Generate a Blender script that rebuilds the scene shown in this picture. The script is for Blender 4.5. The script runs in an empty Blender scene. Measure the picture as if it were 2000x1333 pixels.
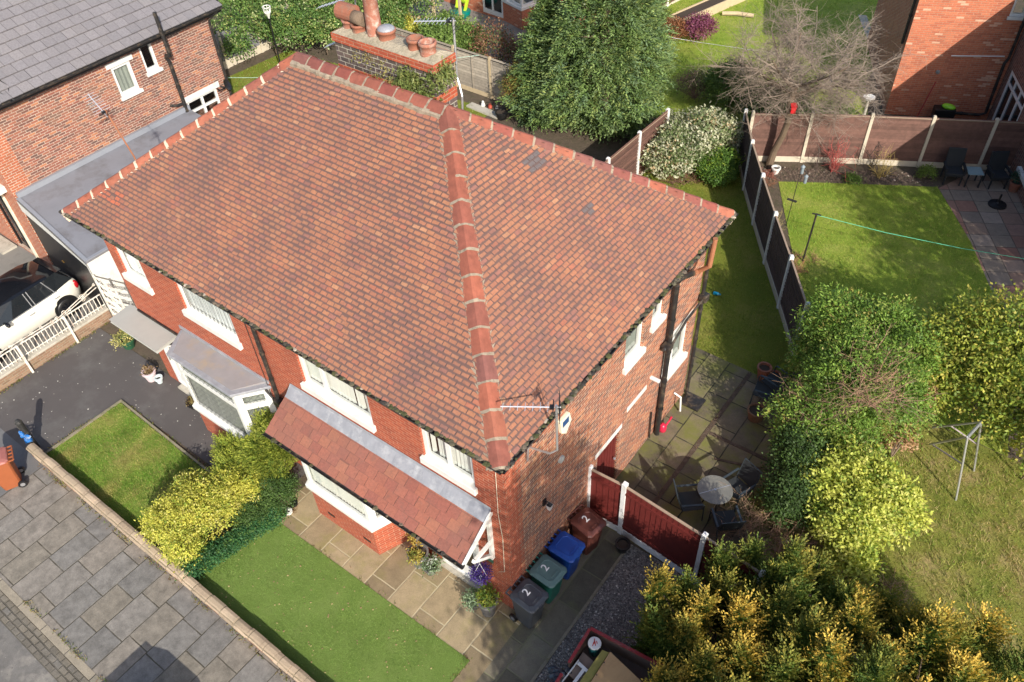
import bpy, math, random
import numpy as np
from mathutils import Vector, Matrix
R = math.radians
rnd = random.Random(11)
rng = np.random.default_rng(11)
D = bpy.data
S = bpy.context.scene
COL = S.collection
# ---------------------------------------------------------------- camera
def cam_axes(yaw, pitch, roll):
    f = Vector((-math.sin(yaw)*math.cos(pitch), math.cos(yaw)*math.cos(pitch), -math.sin(pitch)))
    r = Vector((math.cos(yaw), math.sin(yaw), 0)); u = r.cross(f)
    return math.cos(roll)*r+math.sin(roll)*u, -math.sin(roll)*r+math.cos(roll)*u, f
cr, cu, cf = cam_axes(R(38.9418), R(44.6258), R(-3.118))
cam = D.objects.new('camera', D.cameras.new('camera')); COL.objects.link(cam)
cam.matrix_world = Matrix(((cr.x, cu.x, -cf.x, 5.3789), (cr.y, cu.y, -cf.y, -6.2242), (cr.z, cu.z, -cf.z, 15.9816), (0, 0, 0, 1)))
cam.data.sensor_width = 36; cam.data.lens = 1598.49/2000*36
cam.data.clip_start = .1; cam.data.clip_end = 400
S.camera = cam
# ---------------------------------------------------------------- light
SUN_TO = Vector((.84, -.545, 0)).normalized(); SUN_EL = R(31.5)
W = D.worlds.new('World'); S.world = W; W.use_nodes = True
wn = W.node_tree.nodes; sky = wn.new('ShaderNodeTexSky'); sky.sky_type = 'NISHITA'; sky.sun_disc = False
sky.sun_elevation = SUN_EL; sky.sun_rotation = math.atan2(SUN_TO.x, SUN_TO.y); sky.dust_density = 2.0
bg = wn['Background']; bg.inputs['Strength'].default_value = .15
W.node_tree.links.new(sky.outputs[0], bg.inputs['Color'])
sun = D.objects.new('sun', D.lights.new('sun', 'SUN')); COL.objects.link(sun)
sun.data.energy = 4.6; sun.data.angle = R(.55); sun.data.color = (1, .93, .82)
sdir = Vector((SUN_TO.x*math.cos(SUN_EL), SUN_TO.y*math.cos(SUN_EL), math.sin(SUN_EL)))
sun.rotation_euler = sdir.to_track_quat('Z', 'Y').to_euler(); sun.location = sdir*60
S.view_settings.view_transform = 'Standard'; S.view_settings.look = 'None'
S.view_settings.exposure = .52; S.view_settings.gamma = 1
S.cycles.max_bounces = 6; S.cycles.transparent_max_bounces = 12; S.cycles.sample_clamp_indirect = 6
S.cycles.caustics_reflective = False; S.cycles.caustics_refractive = False
# ---------------------------------------------------------------- mesh builder
class MB:
    def __init__(s): s.v = []; s.f = []; s.c = []; s.cur = (1, 1, 1); s.uv = None
    def add(s, vs, fs, col=None):
        n = len(s.v); s.v += [tuple(p) for p in vs]
        s.f += [tuple(i+n for i in f) for f in fs]; s.c += [col or s.cur]*len(fs); return s
    BF = [(0, 3, 2, 1), (4, 5, 6, 7), (0, 1, 5, 4), (1, 2, 6, 5), (2, 3, 7, 6), (3, 0, 4, 7)]
    def box(s, x0, y0, z0, x1, y1, z1, col=None):
        return s.add([(x0, y0, z0), (x1, y0, z0), (x1, y1, z0), (x0, y1, z0), (x0, y0, z1), (x1, y0, z1), (x1, y1, z1), (x0, y1, z1)], s.BF, col)
    def ob(s, c, size, rz=0, rx=0, ry=0, col=None):
        M = Matrix.Translation(c) @ Matrix.Rotation(rz, 4, 'Z') @ Matrix.Rotation(ry, 4, 'Y') @ Matrix.Rotation(rx, 4, 'X')
        a, b, h = size[0]/2, size[1]/2, size[2]/2
        return s.add([M @ Vector(p) for p in ((-a, -b, -h), (a, -b, -h), (a, b, -h), (-a, b, -h), (-a, -b, h), (a, -b, h), (a, b, h), (-a, b, h))], s.BF, col)
    def bar(s, a, b, w, h, col=None, up=(0, 0, 1)):
        a, b = Vector(a), Vector(b); t = (b-a).normalized(); u = Vector(up)
        if abs(t.dot(u)) > .99: u = Vector((0, 1, 0))
        r = t.cross(u).normalized()*w/2; q = r.cross(t).normalized()*h/2
        return s.add([a-r-q, a+r-q, a+r+q, a-r+q, b-r-q, b+r-q, b+r+q, b-r+q], [(0, 1, 2, 3), (7, 6, 5, 4), (0, 4, 5, 1), (1, 5, 6, 2), (2, 6, 7, 3), (3, 7, 4, 0)], col)
    def tube(s, pts, r, n=6, col=None, cap=True):
        pts = [Vector(p) for p in pts]; m = len(pts); rs = r if isinstance(r, (list, tuple)) else [r]*m
        vs = []; fs = []; prev = None
        for i, p in enumerate(pts):
            t = (pts[min(i+1, m-1)]-pts[max(i-1, 0)]).normalized()
            if prev is None:
                u = Vector((0, 0, 1)) if abs(t.z) < .9 else Vector((1, 0, 0))
                a = t.cross(u).normalized()
            else: a = (prev-t*prev.dot(t)).normalized()
            prev = a; b = t.cross(a)
            for k in range(n):
                an = 2*math.pi*k/n; vs.append(p+(a*math.cos(an)+b*math.sin(an))*rs[i])
        for i in range(m-1):
            for k in range(n):
                k2 = (k+1) % n; fs.append((i*n+k, i*n+k2, (i+1)*n+k2, (i+1)*n+k))
        if cap: fs.append(tuple(range(n))[::-1]); fs.append(tuple((m-1)*n+k for k in range(n)))
        return s.add(vs, fs, col)
    def lathe(s, prof, c=(0, 0, 0), n=18, col=None, M=None):
        vs = []; fs = []; c = Vector(c)
        for r, z in prof:
            for k in range(n):
                an = 2*math.pi*k/n; p = Vector((r*math.cos(an), r*math.sin(an), z))
                vs.append((M @ p if M else p)+c)
        for i in range(len(prof)-1):
            for k in range(n):
                k2 = (k+1) % n; fs.append((i*n+k, i*n+k2, (i+1)*n+k2, (i+1)*n+k))
        if prof[0][0] > 1e-4: fs.append(tuple(range(n))[::-1])
        if prof[-1][0] > 1e-4: fs.append(tuple((len(prof)-1)*n+k for k in range(n)))
        return s.add(vs, fs, col)
    def prism(s, poly, z0, z1, col=None):
        n = len(poly)
        if sum(poly[i][0]*poly[(i+1) % n][1]-poly[(i+1) % n][0]*poly[i][1] for i in range(n)) < 0: poly = poly[::-1]
        vs = [(p[0], p[1], z0) for p in poly]+[(p[0], p[1], z1) for p in poly]
        return s.add(vs, [tuple(range(n))[::-1], tuple(range(n, 2*n))]+[(i, (i+1) % n, (i+1) % n+n, i+n) for i in range(n)], col)
    def poly(s, pts, col=None): return s.add(pts, [tuple(range(len(pts)))], col)
    def ell(s, c, r, n=10, m=7, col=None, jit=0):
        c = Vector(c); vs = []; fs = []
        for i in range(m+1):
            th = math.pi*i/m
            for k in range(n):
                a = 2*math.pi*k/n; q = 1+jit*(rnd.random()-.5)
                vs.append((c.x+r[0]*math.sin(th)*math.cos(a)*q, c.y+r[1]*math.sin(th)*math.sin(a)*q, c.z+r[2]*math.cos(th)*q))
        for i in range(m):
            for k in range(n): fs.append((i*n+k, (i+1)*n+k, (i+1)*n+(k+1) % n, i*n+(k+1) % n))
        return s.add(vs, fs, col)
OFF = {}
def link(o, name):
    COL.objects.link(o); return o
def set_cols(me, cols):
    a = me.color_attributes.new('Col', 'FLOAT_COLOR', 'CORNER')
    cnt = np.array([p.loop_total for p in me.polygons]); c = np.repeat(np.c_[np.asarray(cols, float), np.ones(len(cols))], cnt, axis=0)
    a.data.foreach_set('color', c.astype(np.float32).ravel())
def obj(name, mb, mat, parent=None, smooth=False, bevel=0, origin=None):
    """links ONE mesh object; vertices are given in world space unless the thing was built in local space"""
    if parent is None:
        if origin is None:
            a = np.array(mb.v); origin = (a[:, 0].mean(), a[:, 1].mean(), a[:, 2].min())
        off = Vector(origin)
    else: off = OFF[parent.name]
    me = D.meshes.new(name)
    me.from_pydata([(v[0]-off.x, v[1]-off.y, v[2]-off.z) for v in mb.v], [], mb.f)
    if any(c != (1, 1, 1) for c in mb.c): set_cols(me, mb.c)
    if isinstance(mat, (list, tuple)):
        for m in mat: me.materials.append(m)
    else: me.materials.append(mat)
    if smooth: me.shade_smooth()
    o = D.objects.new(name, me); COL.objects.link(o)
    if parent is None: o.location = off
    else: o.parent = parent
    OFF[o.name] = off
    if bevel:
        b = o.modifiers.new('bevel', 'BEVEL'); b.width = bevel; b.segments = 2; b.limit_method = 'ANGLE'; b.angle_limit = R(40)
    return o
def npobj(name, v, f, mat, parent=None, cols=None, origin=None, smooth=False):
    """f: (N,k) array of same-size faces"""
    v = np.asarray(v, float)
    off = OFF[parent.name] if parent is not None else Vector(origin if origin is not None else (v[:, 0].mean(), v[:, 1].mean(), v[:, 2].min()))
    v = v-np.array(off); k = f.shape[1]
    me = D.meshes.new(name); me.vertices.add(len(v)); me.vertices.foreach_set('co', v.astype(np.float32).ravel())
    me.loops.add(f.size); me.loops.foreach_set('vertex_index', f.astype(np.int32).ravel())
    me.polygons.add(len(f)); me.polygons.foreach_set('loop_start', np.arange(0, f.size, k, dtype=np.int32))
    me.update(calc_edges=True)
    if cols is not None:
        a = me.color_attributes.new('Col', 'FLOAT_COLOR', 'CORNER')
        c = np.repeat(np.c_[cols, np.ones(len(cols))], k, axis=0); a.data.foreach_set('color', c.astype(np.float32).ravel())
    if isinstance(mat, (list, tuple)):
        for m in mat: me.materials.append(m)
    else: me.materials.append(mat)
    if smooth: me.shade_smooth()
    o = D.objects.new(name, me); COL.objects.link(o)
    if parent is None: o.location = off
    else: o.parent = parent
    OFF[o.name] = off; return o
def tag(o, label, cat, group=None):
    o['label'] = label; o['category'] = cat
    if group: o['group'] = group
    return o
def thing(name, label, cat, loc=(0, 0, 0), rz=0, group=None, local=False):
    o = D.objects.new(name, None); COL.objects.link(o); o.location = loc; o.rotation_euler = (0, 0, rz); o.empty_display_size = .2
    OFF[o.name] = Vector((0, 0, 0)) if local or rz else Vector(loc)
    return tag(o, label, cat, group)
def struct(name, mb, mat):
    o = obj(name, mb, mat, origin=(0, 0, 0)); o['kind'] = 'structure'; return o
def stuff(o): o['kind'] = 'stuff'; return o
def lab(o, text): o['label'] = text; return o
def kids(o): return [c for c in D.objects if c.parent == o]
def dup(root, loc, rz, label=None, group=None, scale=None):
    r = root.copy(); COL.objects.link(r); r.location = loc; r.rotation_euler = (0, 0, rz)
    if scale: r.scale = scale
    if label: r['label'] = label
    if group: r['group'] = group
    for ch in kids(root):
        c = ch.copy(); COL.objects.link(c); c.parent = r
        for g in kids(ch):
            d = g.copy(); COL.objects.link(d); d.parent = c
    return r
# ---------------------------------------------------------------- materials
class NT:
    def __init__(s, name, rough=.7):
        s.m = D.materials.new(name); s.m.use_nodes = True; s.t = s.m.node_tree; s.b = s.t.nodes['Principled BSDF']
        s.b.inputs['Roughness'].default_value = rough; s.out = s.t.nodes['Material Output']
        s._oc = None
    def new(s, t, **kw):
        n = s.t.nodes.new('ShaderNode'+t)
        for k, v in kw.items(): setattr(n, k, v)
        return n
    def put(s, sock, v):
        if hasattr(v, 'is_output'): s.t.links.new(v, sock)
        elif isinstance(v, (tuple, list)) and len(v) == 3 and sock.type == 'RGBA': sock.default_value = (*v, 1)
        else: sock.default_value = v
    def math(s, op, a, b=0, c=0):
        n = s.new('Math', operation=op)
        for i, v in enumerate((a, b, c)): s.put(n.inputs[i], v)
        return n.outputs[0]
    def mix(s, fac, a, b, mode='MIX'):
        n = s.new('Mix', data_type='RGBA', blend_type=mode)
        s.put(n.inputs[0], fac); s.put(n.inputs[6], a); s.put(n.inputs[7], b); return n.outputs[2]
    def coord(s):
        if s._oc is None: s._oc = s.new('TexCoord').outputs['Object']
        return s._oc
    def noise(s, scale, detail=4, rough=.6, vec=None, dist=0):
        n = s.new('TexNoise'); s.put(n.inputs['Vector'], vec or s.coord()); n.inputs['Scale'].default_value = scale
        n.inputs['Detail'].default_value = detail; n.inputs['Roughness'].default_value = rough; n.inputs['Distortion'].default_value = dist
        return n.outputs['Fac']
    def vor(s, scale, feature='F1', vec=None):
        n = s.new('TexVoronoi', feature=feature); s.put(n.inputs['Vector'], vec or s.coord()); n.inputs['Scale'].default_value = scale; return n
    def ramp(s, fac, stops, interp='LINEAR'):
        n = s.new('ValToRGB'); n.color_ramp.interpolation = interp; e = n.color_ramp.elements
        while len(e) < len(stops): e.new(.5)
        for i, (p, c) in enumerate(stops):
            e[i].position = p; e[i].color = (*c, 1) if isinstance(c, (tuple, list)) else (c, c, c, 1)
        s.put(n.inputs[0], fac); return n.outputs[0]
    def xyz(s):
        n = s.new('SeparateXYZ'); s.put(n.inputs[0], s.coord()); return n.outputs
    def comb(s, x, y, z=0):
        n = s.new('CombineXYZ')
        for i, v in enumerate((x, y, z)): s.put(n.inputs[i], v)
        return n.outputs[0]
    def white(s, vec):
        n = s.new('TexWhiteNoise', noise_dimensions='3D'); s.put(n.inputs[0], vec); return n.outputs['Value']
    def col(s): return s.new('VertexColor', layer_name='Col').outputs[0]
    def bump(s, h, dist=.01, strength=1):
        n = s.new('Bump'); n.inputs['Distance'].default_value = dist; n.inputs['Strength'].default_value = strength
        s.put(n.inputs['Height'], h); s.t.links.new(n.outputs[0], s.b.inputs['Normal']); return s
    def base(s, c): s.put(s.b.inputs['Base Color'], c); return s
    def cells(s, u, v, cw, ch, joint, shift=.5, jitter=0):
        """rows of cells: returns (random 0..1 per cell, joint mask 0..1)"""
        vr = s.math('DIVIDE', v, ch); row = s.math('FLOOR', vr); fv = s.math('SUBTRACT', vr, row)
        if jitter: off = s.math('MULTIPLY', s.white(s.comb(row, 3.3, 1.7)), jitter)
        else: off = s.math('MULTIPLY', s.math('FLOORED_MODULO', row, 2), shift)
        ur = s.math('ADD', s.math('DIVIDE', u, cw), off); colm = s.math('FLOOR', ur); fu = s.math('SUBTRACT', ur, colm)
        rn = s.white(s.comb(colm, row, .37))
        eu = s.math('MULTIPLY', s.math('MINIMUM', fu, s.math('SUBTRACT', 1, fu)), cw)
        ev = s.math('MULTIPLY', s.math('MINIMUM', fv, s.math('SUBTRACT', 1, fv)), ch)
        d = s.math('MINIMUM', eu, ev)
        return rn, d, joint
    def edge(s, d, joint, soft):
        n = s.new('MapRange', interpolation_type='SMOOTHSTEP'); s.put(n.inputs[0], d)
        n.inputs[1].default_value = joint/2; n.inputs[2].default_value = joint/2+soft; n.inputs[3].default_value = 1; n.inputs[4].default_value = 0
        return n.outputs[0]
def plain(name, c, rough=.6, var=.25, scale=4, metal=0, bump=0, bscale=60, spec=.5, dirt=None):
    t = NT(name, rough); a = tuple(x*(1-var) for x in c); b = tuple(min(1, x*(1+var)) for x in c)
    cc = t.mix(t.noise(scale, 6, .65), a, b)
    if dirt: cc = t.mix(t.ramp(t.noise(scale*.7, 8, .7), [(.5, 0.), (.72, 1.)]), cc, dirt)
    t.base(cc); t.b.inputs['Metallic'].default_value = metal; t.b.inputs['Specular IOR Level'].default_value = spec
    if bump: t.bump(t.noise(bscale, 5, .7), bump)
    return t.m
def vcol(name, rough=.8, var=.2, scale=6, bump=0, bscale=40, metal=0, dirt=None):
    t = NT(name, rough); n = t.ramp(t.noise(scale, 6, .7), [(.2, 1-var), (.8, 1+var)])
    t.base(t.mix(t.ramp(t.noise(scale*2.3, 8, .75), [(.6, 0.), (.78, .7)]), t.mix(1, t.col(), n, 'MULTIPLY'), dirt) if dirt else t.mix(1, t.col(), n, 'MULTIPLY')); t.b.inputs['Metallic'].default_value = metal
    if bump: t.bump(t.noise(bscale, 5, .7), bump)
    return t.m
def brick(name, stops, mortar, joint=.012, bw=.225, bh=.075, var=.25, stain=(.05, .04, .035), stain_amt=.3):
    t = NT(name, .88); o = t.xyz(); g = t.new('NewGeometry'); tr = t.new('VectorTransform', vector_type='NORMAL', convert_from='WORLD', convert_to='OBJECT')
    t.t.links.new(g.outputs['Normal'], tr.inputs[0]); sp = t.new('SeparateXYZ'); t.t.links.new(tr.outputs[0], sp.inputs[0])
    isx = t.math('GREATER_THAN', t.math('ABSOLUTE', sp.outputs[0]), t.math('ABSOLUTE', sp.outputs[1]))
    u = t.math('ADD', t.math('MULTIPLY', o[1], isx), t.math('MULTIPLY', o[0], t.math('SUBTRACT', 1, isx)))
    u = t.math('ADD', u, 40); v = t.math('ADD', o[2], 10)
    rn, d, j = t.cells(u, v, bw, bh, joint)
    cc = t.ramp(rn, stops, 'CONSTANT' if len(stops) > 3 else 'LINEAR')
    cc = t.mix(1, cc, t.ramp(t.noise(18, 6, .7), [(.2, 1-var), (.8, 1+var)]), 'MULTIPLY')
    e = t.edge(d, joint, .005); e2 = t.math('MULTIPLY', e, t.ramp(t.noise(5, 5, .7), [(.25, .35), (.6, 1.)]))
    cc = t.mix(e2, cc, t.mix(t.noise(9, 4), tuple(x*.75 for x in mortar), mortar))
    st = t.math('MULTIPLY', t.ramp(t.noise(1.3, 7, .7), [(.48, 0.), (.75, 1.)]), stain_amt)
    cc = t.mix(st, cc, stain)
    t.base(cc); t.bump(t.math('SUBTRACT', t.math('MULTIPLY', t.noise(45, 4), .35), e), .006)
    return t.m
def slabs(name, stops, jointc, cw, ch, joint, ang=0, axis='x', jitter=1, var=.25, stain=None, soft=.01, bump=.006, shift=.5, fine=60):
    t = NT(name, .9); o = t.xyz(); ca, sa = math.cos(ang), math.sin(ang)
    wob = t.math('MULTIPLY', t.math('SUBTRACT', t.noise(2.5, 3), .5), .03)
    x = t.math('ADD', t.math('ADD', t.math('MULTIPLY', o[0], ca), t.math('MULTIPLY', o[1], sa)), wob)
    y = t.math('ADD', t.math('SUBTRACT', t.math('MULTIPLY', o[1], ca), t.math('MULTIPLY', o[0], sa)), wob)
    u, v = (x, y) if axis == 'x' else (y, x)
    rn, d, j = t.cells(t.math('ADD', u, 60), t.math('ADD', v, 60.1), cw, ch, joint, shift, jitter)
    cc = t.ramp(rn, stops)
    cc = t.mix(1, cc, t.ramp(t.noise(4, 8, .75), [(.25, 1-var), (.75, 1+var)]), 'MULTIPLY')
    cc = t.mix(1, cc, t.ramp(t.noise(fine, 4, .8), [(.3, .75), (.7, 1.25)]), 'MULTIPLY')
    if stain: cc = t.mix(t.ramp(t.noise(stain[1], 8, .7), [(stain[2], 0.), (stain[2]+.18, stain[3])]), cc, stain[0])
    e = t.edge(d, joint, soft); e = t.math('MULTIPLY', e, t.ramp(t.noise(3, 5), [(.3, .4), (.55, 1.)]))
    cc = t.mix(e, cc, jointc); t.base(cc)
    t.bump(t.math('SUBTRACT', t.math('MULTIPLY', t.noise(fine, 5, .7), .5), e), bump); return t.m
def lawn(name, a, b, c3, scale=1.2, fine=90, rough=.95):
    t = NT(name, rough); cc = t.ramp(t.noise(scale, 7, .7), [(.28, a), (.5, b), (.72, c3)])
    cc = t.mix(1, cc, t.ramp(t.noise(fine, 5, .85), [(.3, .45), (.7, 1.5)]), 'MULTIPLY')
    cc = t.mix(t.ramp(t.noise(scale*3.1, 6, .75), [(.55, 0.), (.75, .55)]), cc, tuple(x*.6 for x in a))
    t.base(cc); t.bump(t.noise(fine*.8, 5, .8), .03); t.b.inputs['Specular IOR Level'].default_value = .15; return t.m
def leafmat(name, trans=.35, rough=.55, var=.3):
    t = NT(name, rough); c = t.mix(1, t.col(), t.ramp(t.noise(2.3, 4, .6), [(.25, 1-var), (.75, 1+var)]), 'MULTIPLY'); t.base(c); t.b.inputs['Specular IOR Level'].default_value = .3
    tr = t.new('BsdfTranslucent'); t.put(tr.inputs[0], t.mix(1, c, (1.3, 1.25, .55), 'MULTIPLY'))
    mx = t.new('MixShader'); mx.inputs[0].default_value = trans
    t.t.links.new(t.b.outputs[0], mx.inputs[1]); t.t.links.new(tr.outputs[0], mx.inputs[2]); t.t.links.new(mx.outputs[0], t.out.inputs[0]); return t.m
def glassmat(name, tint=(.88, .9, .89), dark=False):
    t = NT(name, .02); gl = t.new('BsdfGlossy'); gl.inputs['Roughness'].default_value = .015; tp = t.new('BsdfTransparent'); t.put(tp.inputs[0], tint)
    lw = t.new('LayerWeight'); lw.inputs[0].default_value = .5; mx = t.new('MixShader'); t.t.links.new(t.math('ADD', t.math('MULTIPLY', t.math('POWER', lw.outputs['Facing'], 4), .9), .04), mx.inputs[0])
    t.t.links.new(tp.outputs[0], mx.inputs[1]); t.t.links.new(gl.outputs[0], mx.inputs[2]); t.t.links.new(mx.outputs[0], t.out.inputs[0]); return t.m
M = {}
M['white'] = plain('white_paint', (.66, .66, .63), .4, .06, 3, dirt=(.55, .53, .46))
M['upvc'] = plain('white_frame', (.68, .68, .66), .3, .04)
M['cream'] = plain('cream_paint', (.7, .66, .52), .5, .12, dirt=(.4, .3, .2))
M['glass'] = glassmat('window_glass')
M['darkglass'] = plain('dark_glass', (.012, .015, .018), .04, .3)
M['blind'] = plain('blind_fabric', (.62, .63, .59), .9, .08)
M['frost'] = plain('frosted_pane', (.26, .28, .25), .5, .35, 3)
M['lace'] = plain('net_curtain', (.72, .74, .74), .9, .1, 20)
M['blackpl'] = plain('black_plastic', (.012, .012, .013), .4, .3)
M['blackpipe'] = plain('black_pipe', (.018, .017, .017), .5, .5, 8, dirt=(.12, .09, .06))
M['lead'] = plain('lead_sheet', (.27, .28, .31), .55, .28, 7, metal=.1, dirt=(.4, .41, .43), bump=.004, bscale=12)
M['bayroof'] = plain('bay_roof_felt', (.24, .225, .23), .85, .22, 3, dirt=(.3, .24, .18), bump=.003)
M['canopytop'] = plain('canopy_felt', (.34, .335, .31), .85, .1, 2.5, bump=.002)
M['concrete'] = plain('concrete', (.42, .39, .33), .9, .2, 5, dirt=(.22, .2, .15), bump=.004)
M['galv'] = plain('galvanised_steel', (.55, .56, .58), .35, .15, 9, metal=.7)
M['alu'] = plain('aerial_aluminium', (.62, .63, .68), .35, .15, 9, metal=.6)
M['rust'] = plain('rusted_pole', (.3, .12, .06), .7, .35, 12)
M['redwood'] = plain('red_fence_stain', (.11, .013, .01), .65, .35, 5, bump=.002)
M['brownwood'] = vcol('brown_fence_wood', .85, .35, 6, .004, 30)
M['darkbrown'] = vcol('dark_fence_wood', .85, .35, 6, .004, 30)
M['greywood'] = vcol('weathered_wood', .9, .3, 7, .004, 30)
M['edging'] = plain('edging_stone', (.24, .21, .15), .95, .35, 9, dirt=(.12, .12, .05), bump=.01)
M['palewood'] = plain('pale_timber', (.48, .38, .24), .85, .2, 7)
M['terracotta'] = plain('terracotta', (.27, .1, .06), .85, .35, 7, dirt=(.2, .15, .11))
M['soil'] = plain('soil', (.085, .058, .04), .95, .4, 7, bump=.03, bscale=25, dirt=(.16, .12, .09))
M['bark'] = plain('bark', (.16, .115, .08), .9, .35, 8, bump=.01)
M['twig'] = plain('twig_bark', (.3, .24, .19), .9, .3, 6)
M['orangebin'] = plain('orange_brown_plastic', (.27, .08, .03), .5, .15, 5)
# ---------------------------------------------------------------- setting: ground, road, pavements, lawns
def sheet(name, poly, z, mat, thick=.0):
    mb = MB(); mb.poly([(x, y, z) for x, y in poly]); return struct(name, mb, mat)
M['ground'] = lawn('ground_grass', (.07, .085, .025), (.1, .11, .035), (.15, .13, .06), .5)
M['soilground'] = plain('garden_soil', (.1, .075, .052), .95, .45, 5, bump=.04, bscale=22, dirt=(.05, .055, .02))
M['asphalt'] = plain('road_asphalt', (.15, .142, .132), .92, .5, 4.5, bump=.015, bscale=60, dirt=(.27, .25, .22))
M['tarmac'] = plain('driveway_tarmac', (.082, .073, .071), .9, .16, 1.1, bump=.006, bscale=150, dirt=(.12, .115, .11))
M['tarmac2'] = plain('crossing_tarmac', (.13, .13, .132), .9, .22, 2, bump=.006, bscale=120)
M['drive2'] = plain('concrete_drive', (.2, .19, .175), .9, .2, 1.5, bump=.004, bscale=100, dirt=(.1, .095, .09))
M['pave'] = slabs('pavement_slabs', [(0, (.15, .143, .133)), (.35, (.178, .168, .154)), (.62, (.205, .182, .155)), (1, (.178, .158, .125))], (.065, .057, .04), .92, .62, .014, axis='y', var=.5, stain=((.08, .074, .062), 2.2, .52, .5))
M['kerb'] = slabs('kerb_stone', [(0, (.2, .18, .14)), (1, (.29, .25, .19))], (.06, .055, .045), .9, 5, .012, axis='x', jitter=0, shift=0)
M['setts'] = slabs('gutter_setts', [(0, (.12, .108, .09)), (.5, (.165, .145, .115)), (1, (.14, .13, .115))], (.09, .08, .062), .22, .13, .02, axis='x', jitter=1, var=.35, bump=.02)
M['frontpave'] = slabs('front_paving', [(0, (.19, .145, .085)), (.5, (.27, .205, .12)), (1, (.32, .25, .15))], (.4, .34, .22), .92, .68, .02, axis='y', var=.28, shift=.37, jitter=0, stain=((.2, .19, .045), 1.1, .5, .6))
M['sidepave'] = slabs('side_paving', [(0, (.095, .085, .06)), (.5, (.14, .12, .085)), (1, (.17, .15, .11))], (.15, .145, .085), .9, .66, .022, axis='y', var=.3, stain=((.13, .15, .04), 1.0, .52, .55))
M['patiopave'] = slabs('mossy_patio_slabs', [(0, (.085, .07, .048)), (.5, (.13, .107, .07)), (1, (.19, .15, .098))], (.03, .028, .018), .9, .6, .02, axis='y', var=.35, stain=((.14, .15, .025), .9, .44, .8))
M['rpave'] = slabs('patchwork_patio_slabs', [(0, (.2, .16, .13)), (.4, (.25, .2, .15)), (.7, (.27, .13, .095)), (1, (.3, .25, .2))], (.07, .06, .05), .6, .6, .015, ang=R(30), jitter=0, shift=0, var=.25)
M['gravel'] = None
t = NT('driveway_gravel', .9); v = t.vor(32); cc = t.ramp(v.outputs['Color'], [(0, (.085, .078, .07)), (.5, (.18, .168, .15)), (.85, (.27, .25, .225)), (1, (.46, .43, .38))])
t.base(t.mix(1, cc, t.ramp(t.noise(2, 6), [(.3, .7), (.7, 1.25)]), 'MULTIPLY')); t.bump(t.math('SUBTRACT', 1, v.outputs['Distance']), .03); M['gravel'] = t.m
M['lawnL'] = lawn('front_lawn', (.13, .22, .03), (.21, .28, .05), (.36, .31, .11), 1.1, 70)
M['turf'] = lawn('artificial_turf', (.15, .235, .05), (.175, .26, .06), (.2, .27, .075), 1.6, 110)
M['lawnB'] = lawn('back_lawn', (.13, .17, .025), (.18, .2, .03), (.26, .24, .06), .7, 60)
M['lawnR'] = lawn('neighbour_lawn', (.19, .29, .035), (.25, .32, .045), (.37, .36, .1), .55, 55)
M['rough'] = lawn('rough_mossy_grass', (.12, .17, .025), (.22, .22, .05), (.36, .27, .13), 1.1, 40)
sheet('ground', [(-150, -150), (150, -150), (150, 150), (-150, 150)], -.16, M['ground'])
sheet('road', [(-90, -16), (90, -16), (90, -6.14), (-90, -6.14)], -.10, M['asphalt'])
sheet('gutter_strip', [(-90, -6.55), (90, -6.55), (90, -6.14), (-90, -6.14)], -.096, M['setts'])
mb = MB(); mb.box(-90, -6.16, -.14, 90, -6.0, .006); struct('kerb', mb, M['kerb'])
sheet('pavement', [(-11.75, -6.0), (40, -6.0), (40, -3.72), (-11.75, -3.72)], 0, M['pave'])
sheet('crossing', [(-60, -6.0), (-11.75, -6.0), (-11.75, -3.72), (-60, -3.72)], 0, M['tarmac2'])
sheet('garden_soil', [(-80, -3.72), (80, -3.72), (80, 90), (-80, 90)], -.012, M['soilground'])
sheet('driveway', [(-15.25, -3.72), (-12.07, -3.72), (-12.07, -1.3), (-6.2, -1.3), (-6.2, .0), (-15.25, .0)], .0, M['tarmac'])
sheet('drive_neighbour', [(-40, -3.72), (-15.25, -3.72), (-15.25, .95), (-40, .95)], .0, M['drive2'])
sheet('front_lawn', [(-12.0, -3.5), (-8.0, -3.5), (-7.9, -1.5), (-11.95, -1.38)], .008, M['lawnL'])
mb = MB(); mb.bar((-12.03, -3.5, .01), (-11.98, -1.33, .01), .07, .07); mb.bar((-12.0, -1.33, .012), (-7.9, -1.46, .012), .05, .08); struct('lawn_edging', mb, M['edging'])
sheet('garden_path', [(-1.68, 26.85), (-1.4, 26.9), (-4.1, 31.95), (-4.45, 31.85)], .004, M['concrete'])
sheet('artificial_lawn', [(-6.4, -3.55), (-.13, -3.55), (-.06, -1.38), (-5.66, -1.42)], .012, M['turf'])
sheet('front_path', [(-6.0, -1.42), (-.06, -1.38), (-.12, -3.72), (.5, -3.72), (.3, 0), (-5.9, 0)], .002, M['frontpave'])
sheet('side_path', [(.32, -3.72), (1.2, -3.72), (1.17, 2.8), (-.05, 2.8), (-.05, -.0), (.3, -.0)], .003, M['sidepave'])
mb = MB(); mb.bar((1.21, -3.6, .0), (1.17, 2.62, .0), .06, .06); struct('gravel_kerb', mb, M['edging'])
sheet('gravel_drive', [(1.2, -3.72), (5.2, -3.72), (5.2, 2.75), (1.16, 2.75)], .0, M['gravel'])
sheet('patio', [(-.05, 2.8), (3.9, 2.8), (3.6, 6.2), (2.6, 7.9), (1.5, 9.0), (-.6, 9.02), (-1.5, 9.0), (-1.5, 7.3), (-.05, 7.3)], .004, M['patiopave'])
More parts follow.
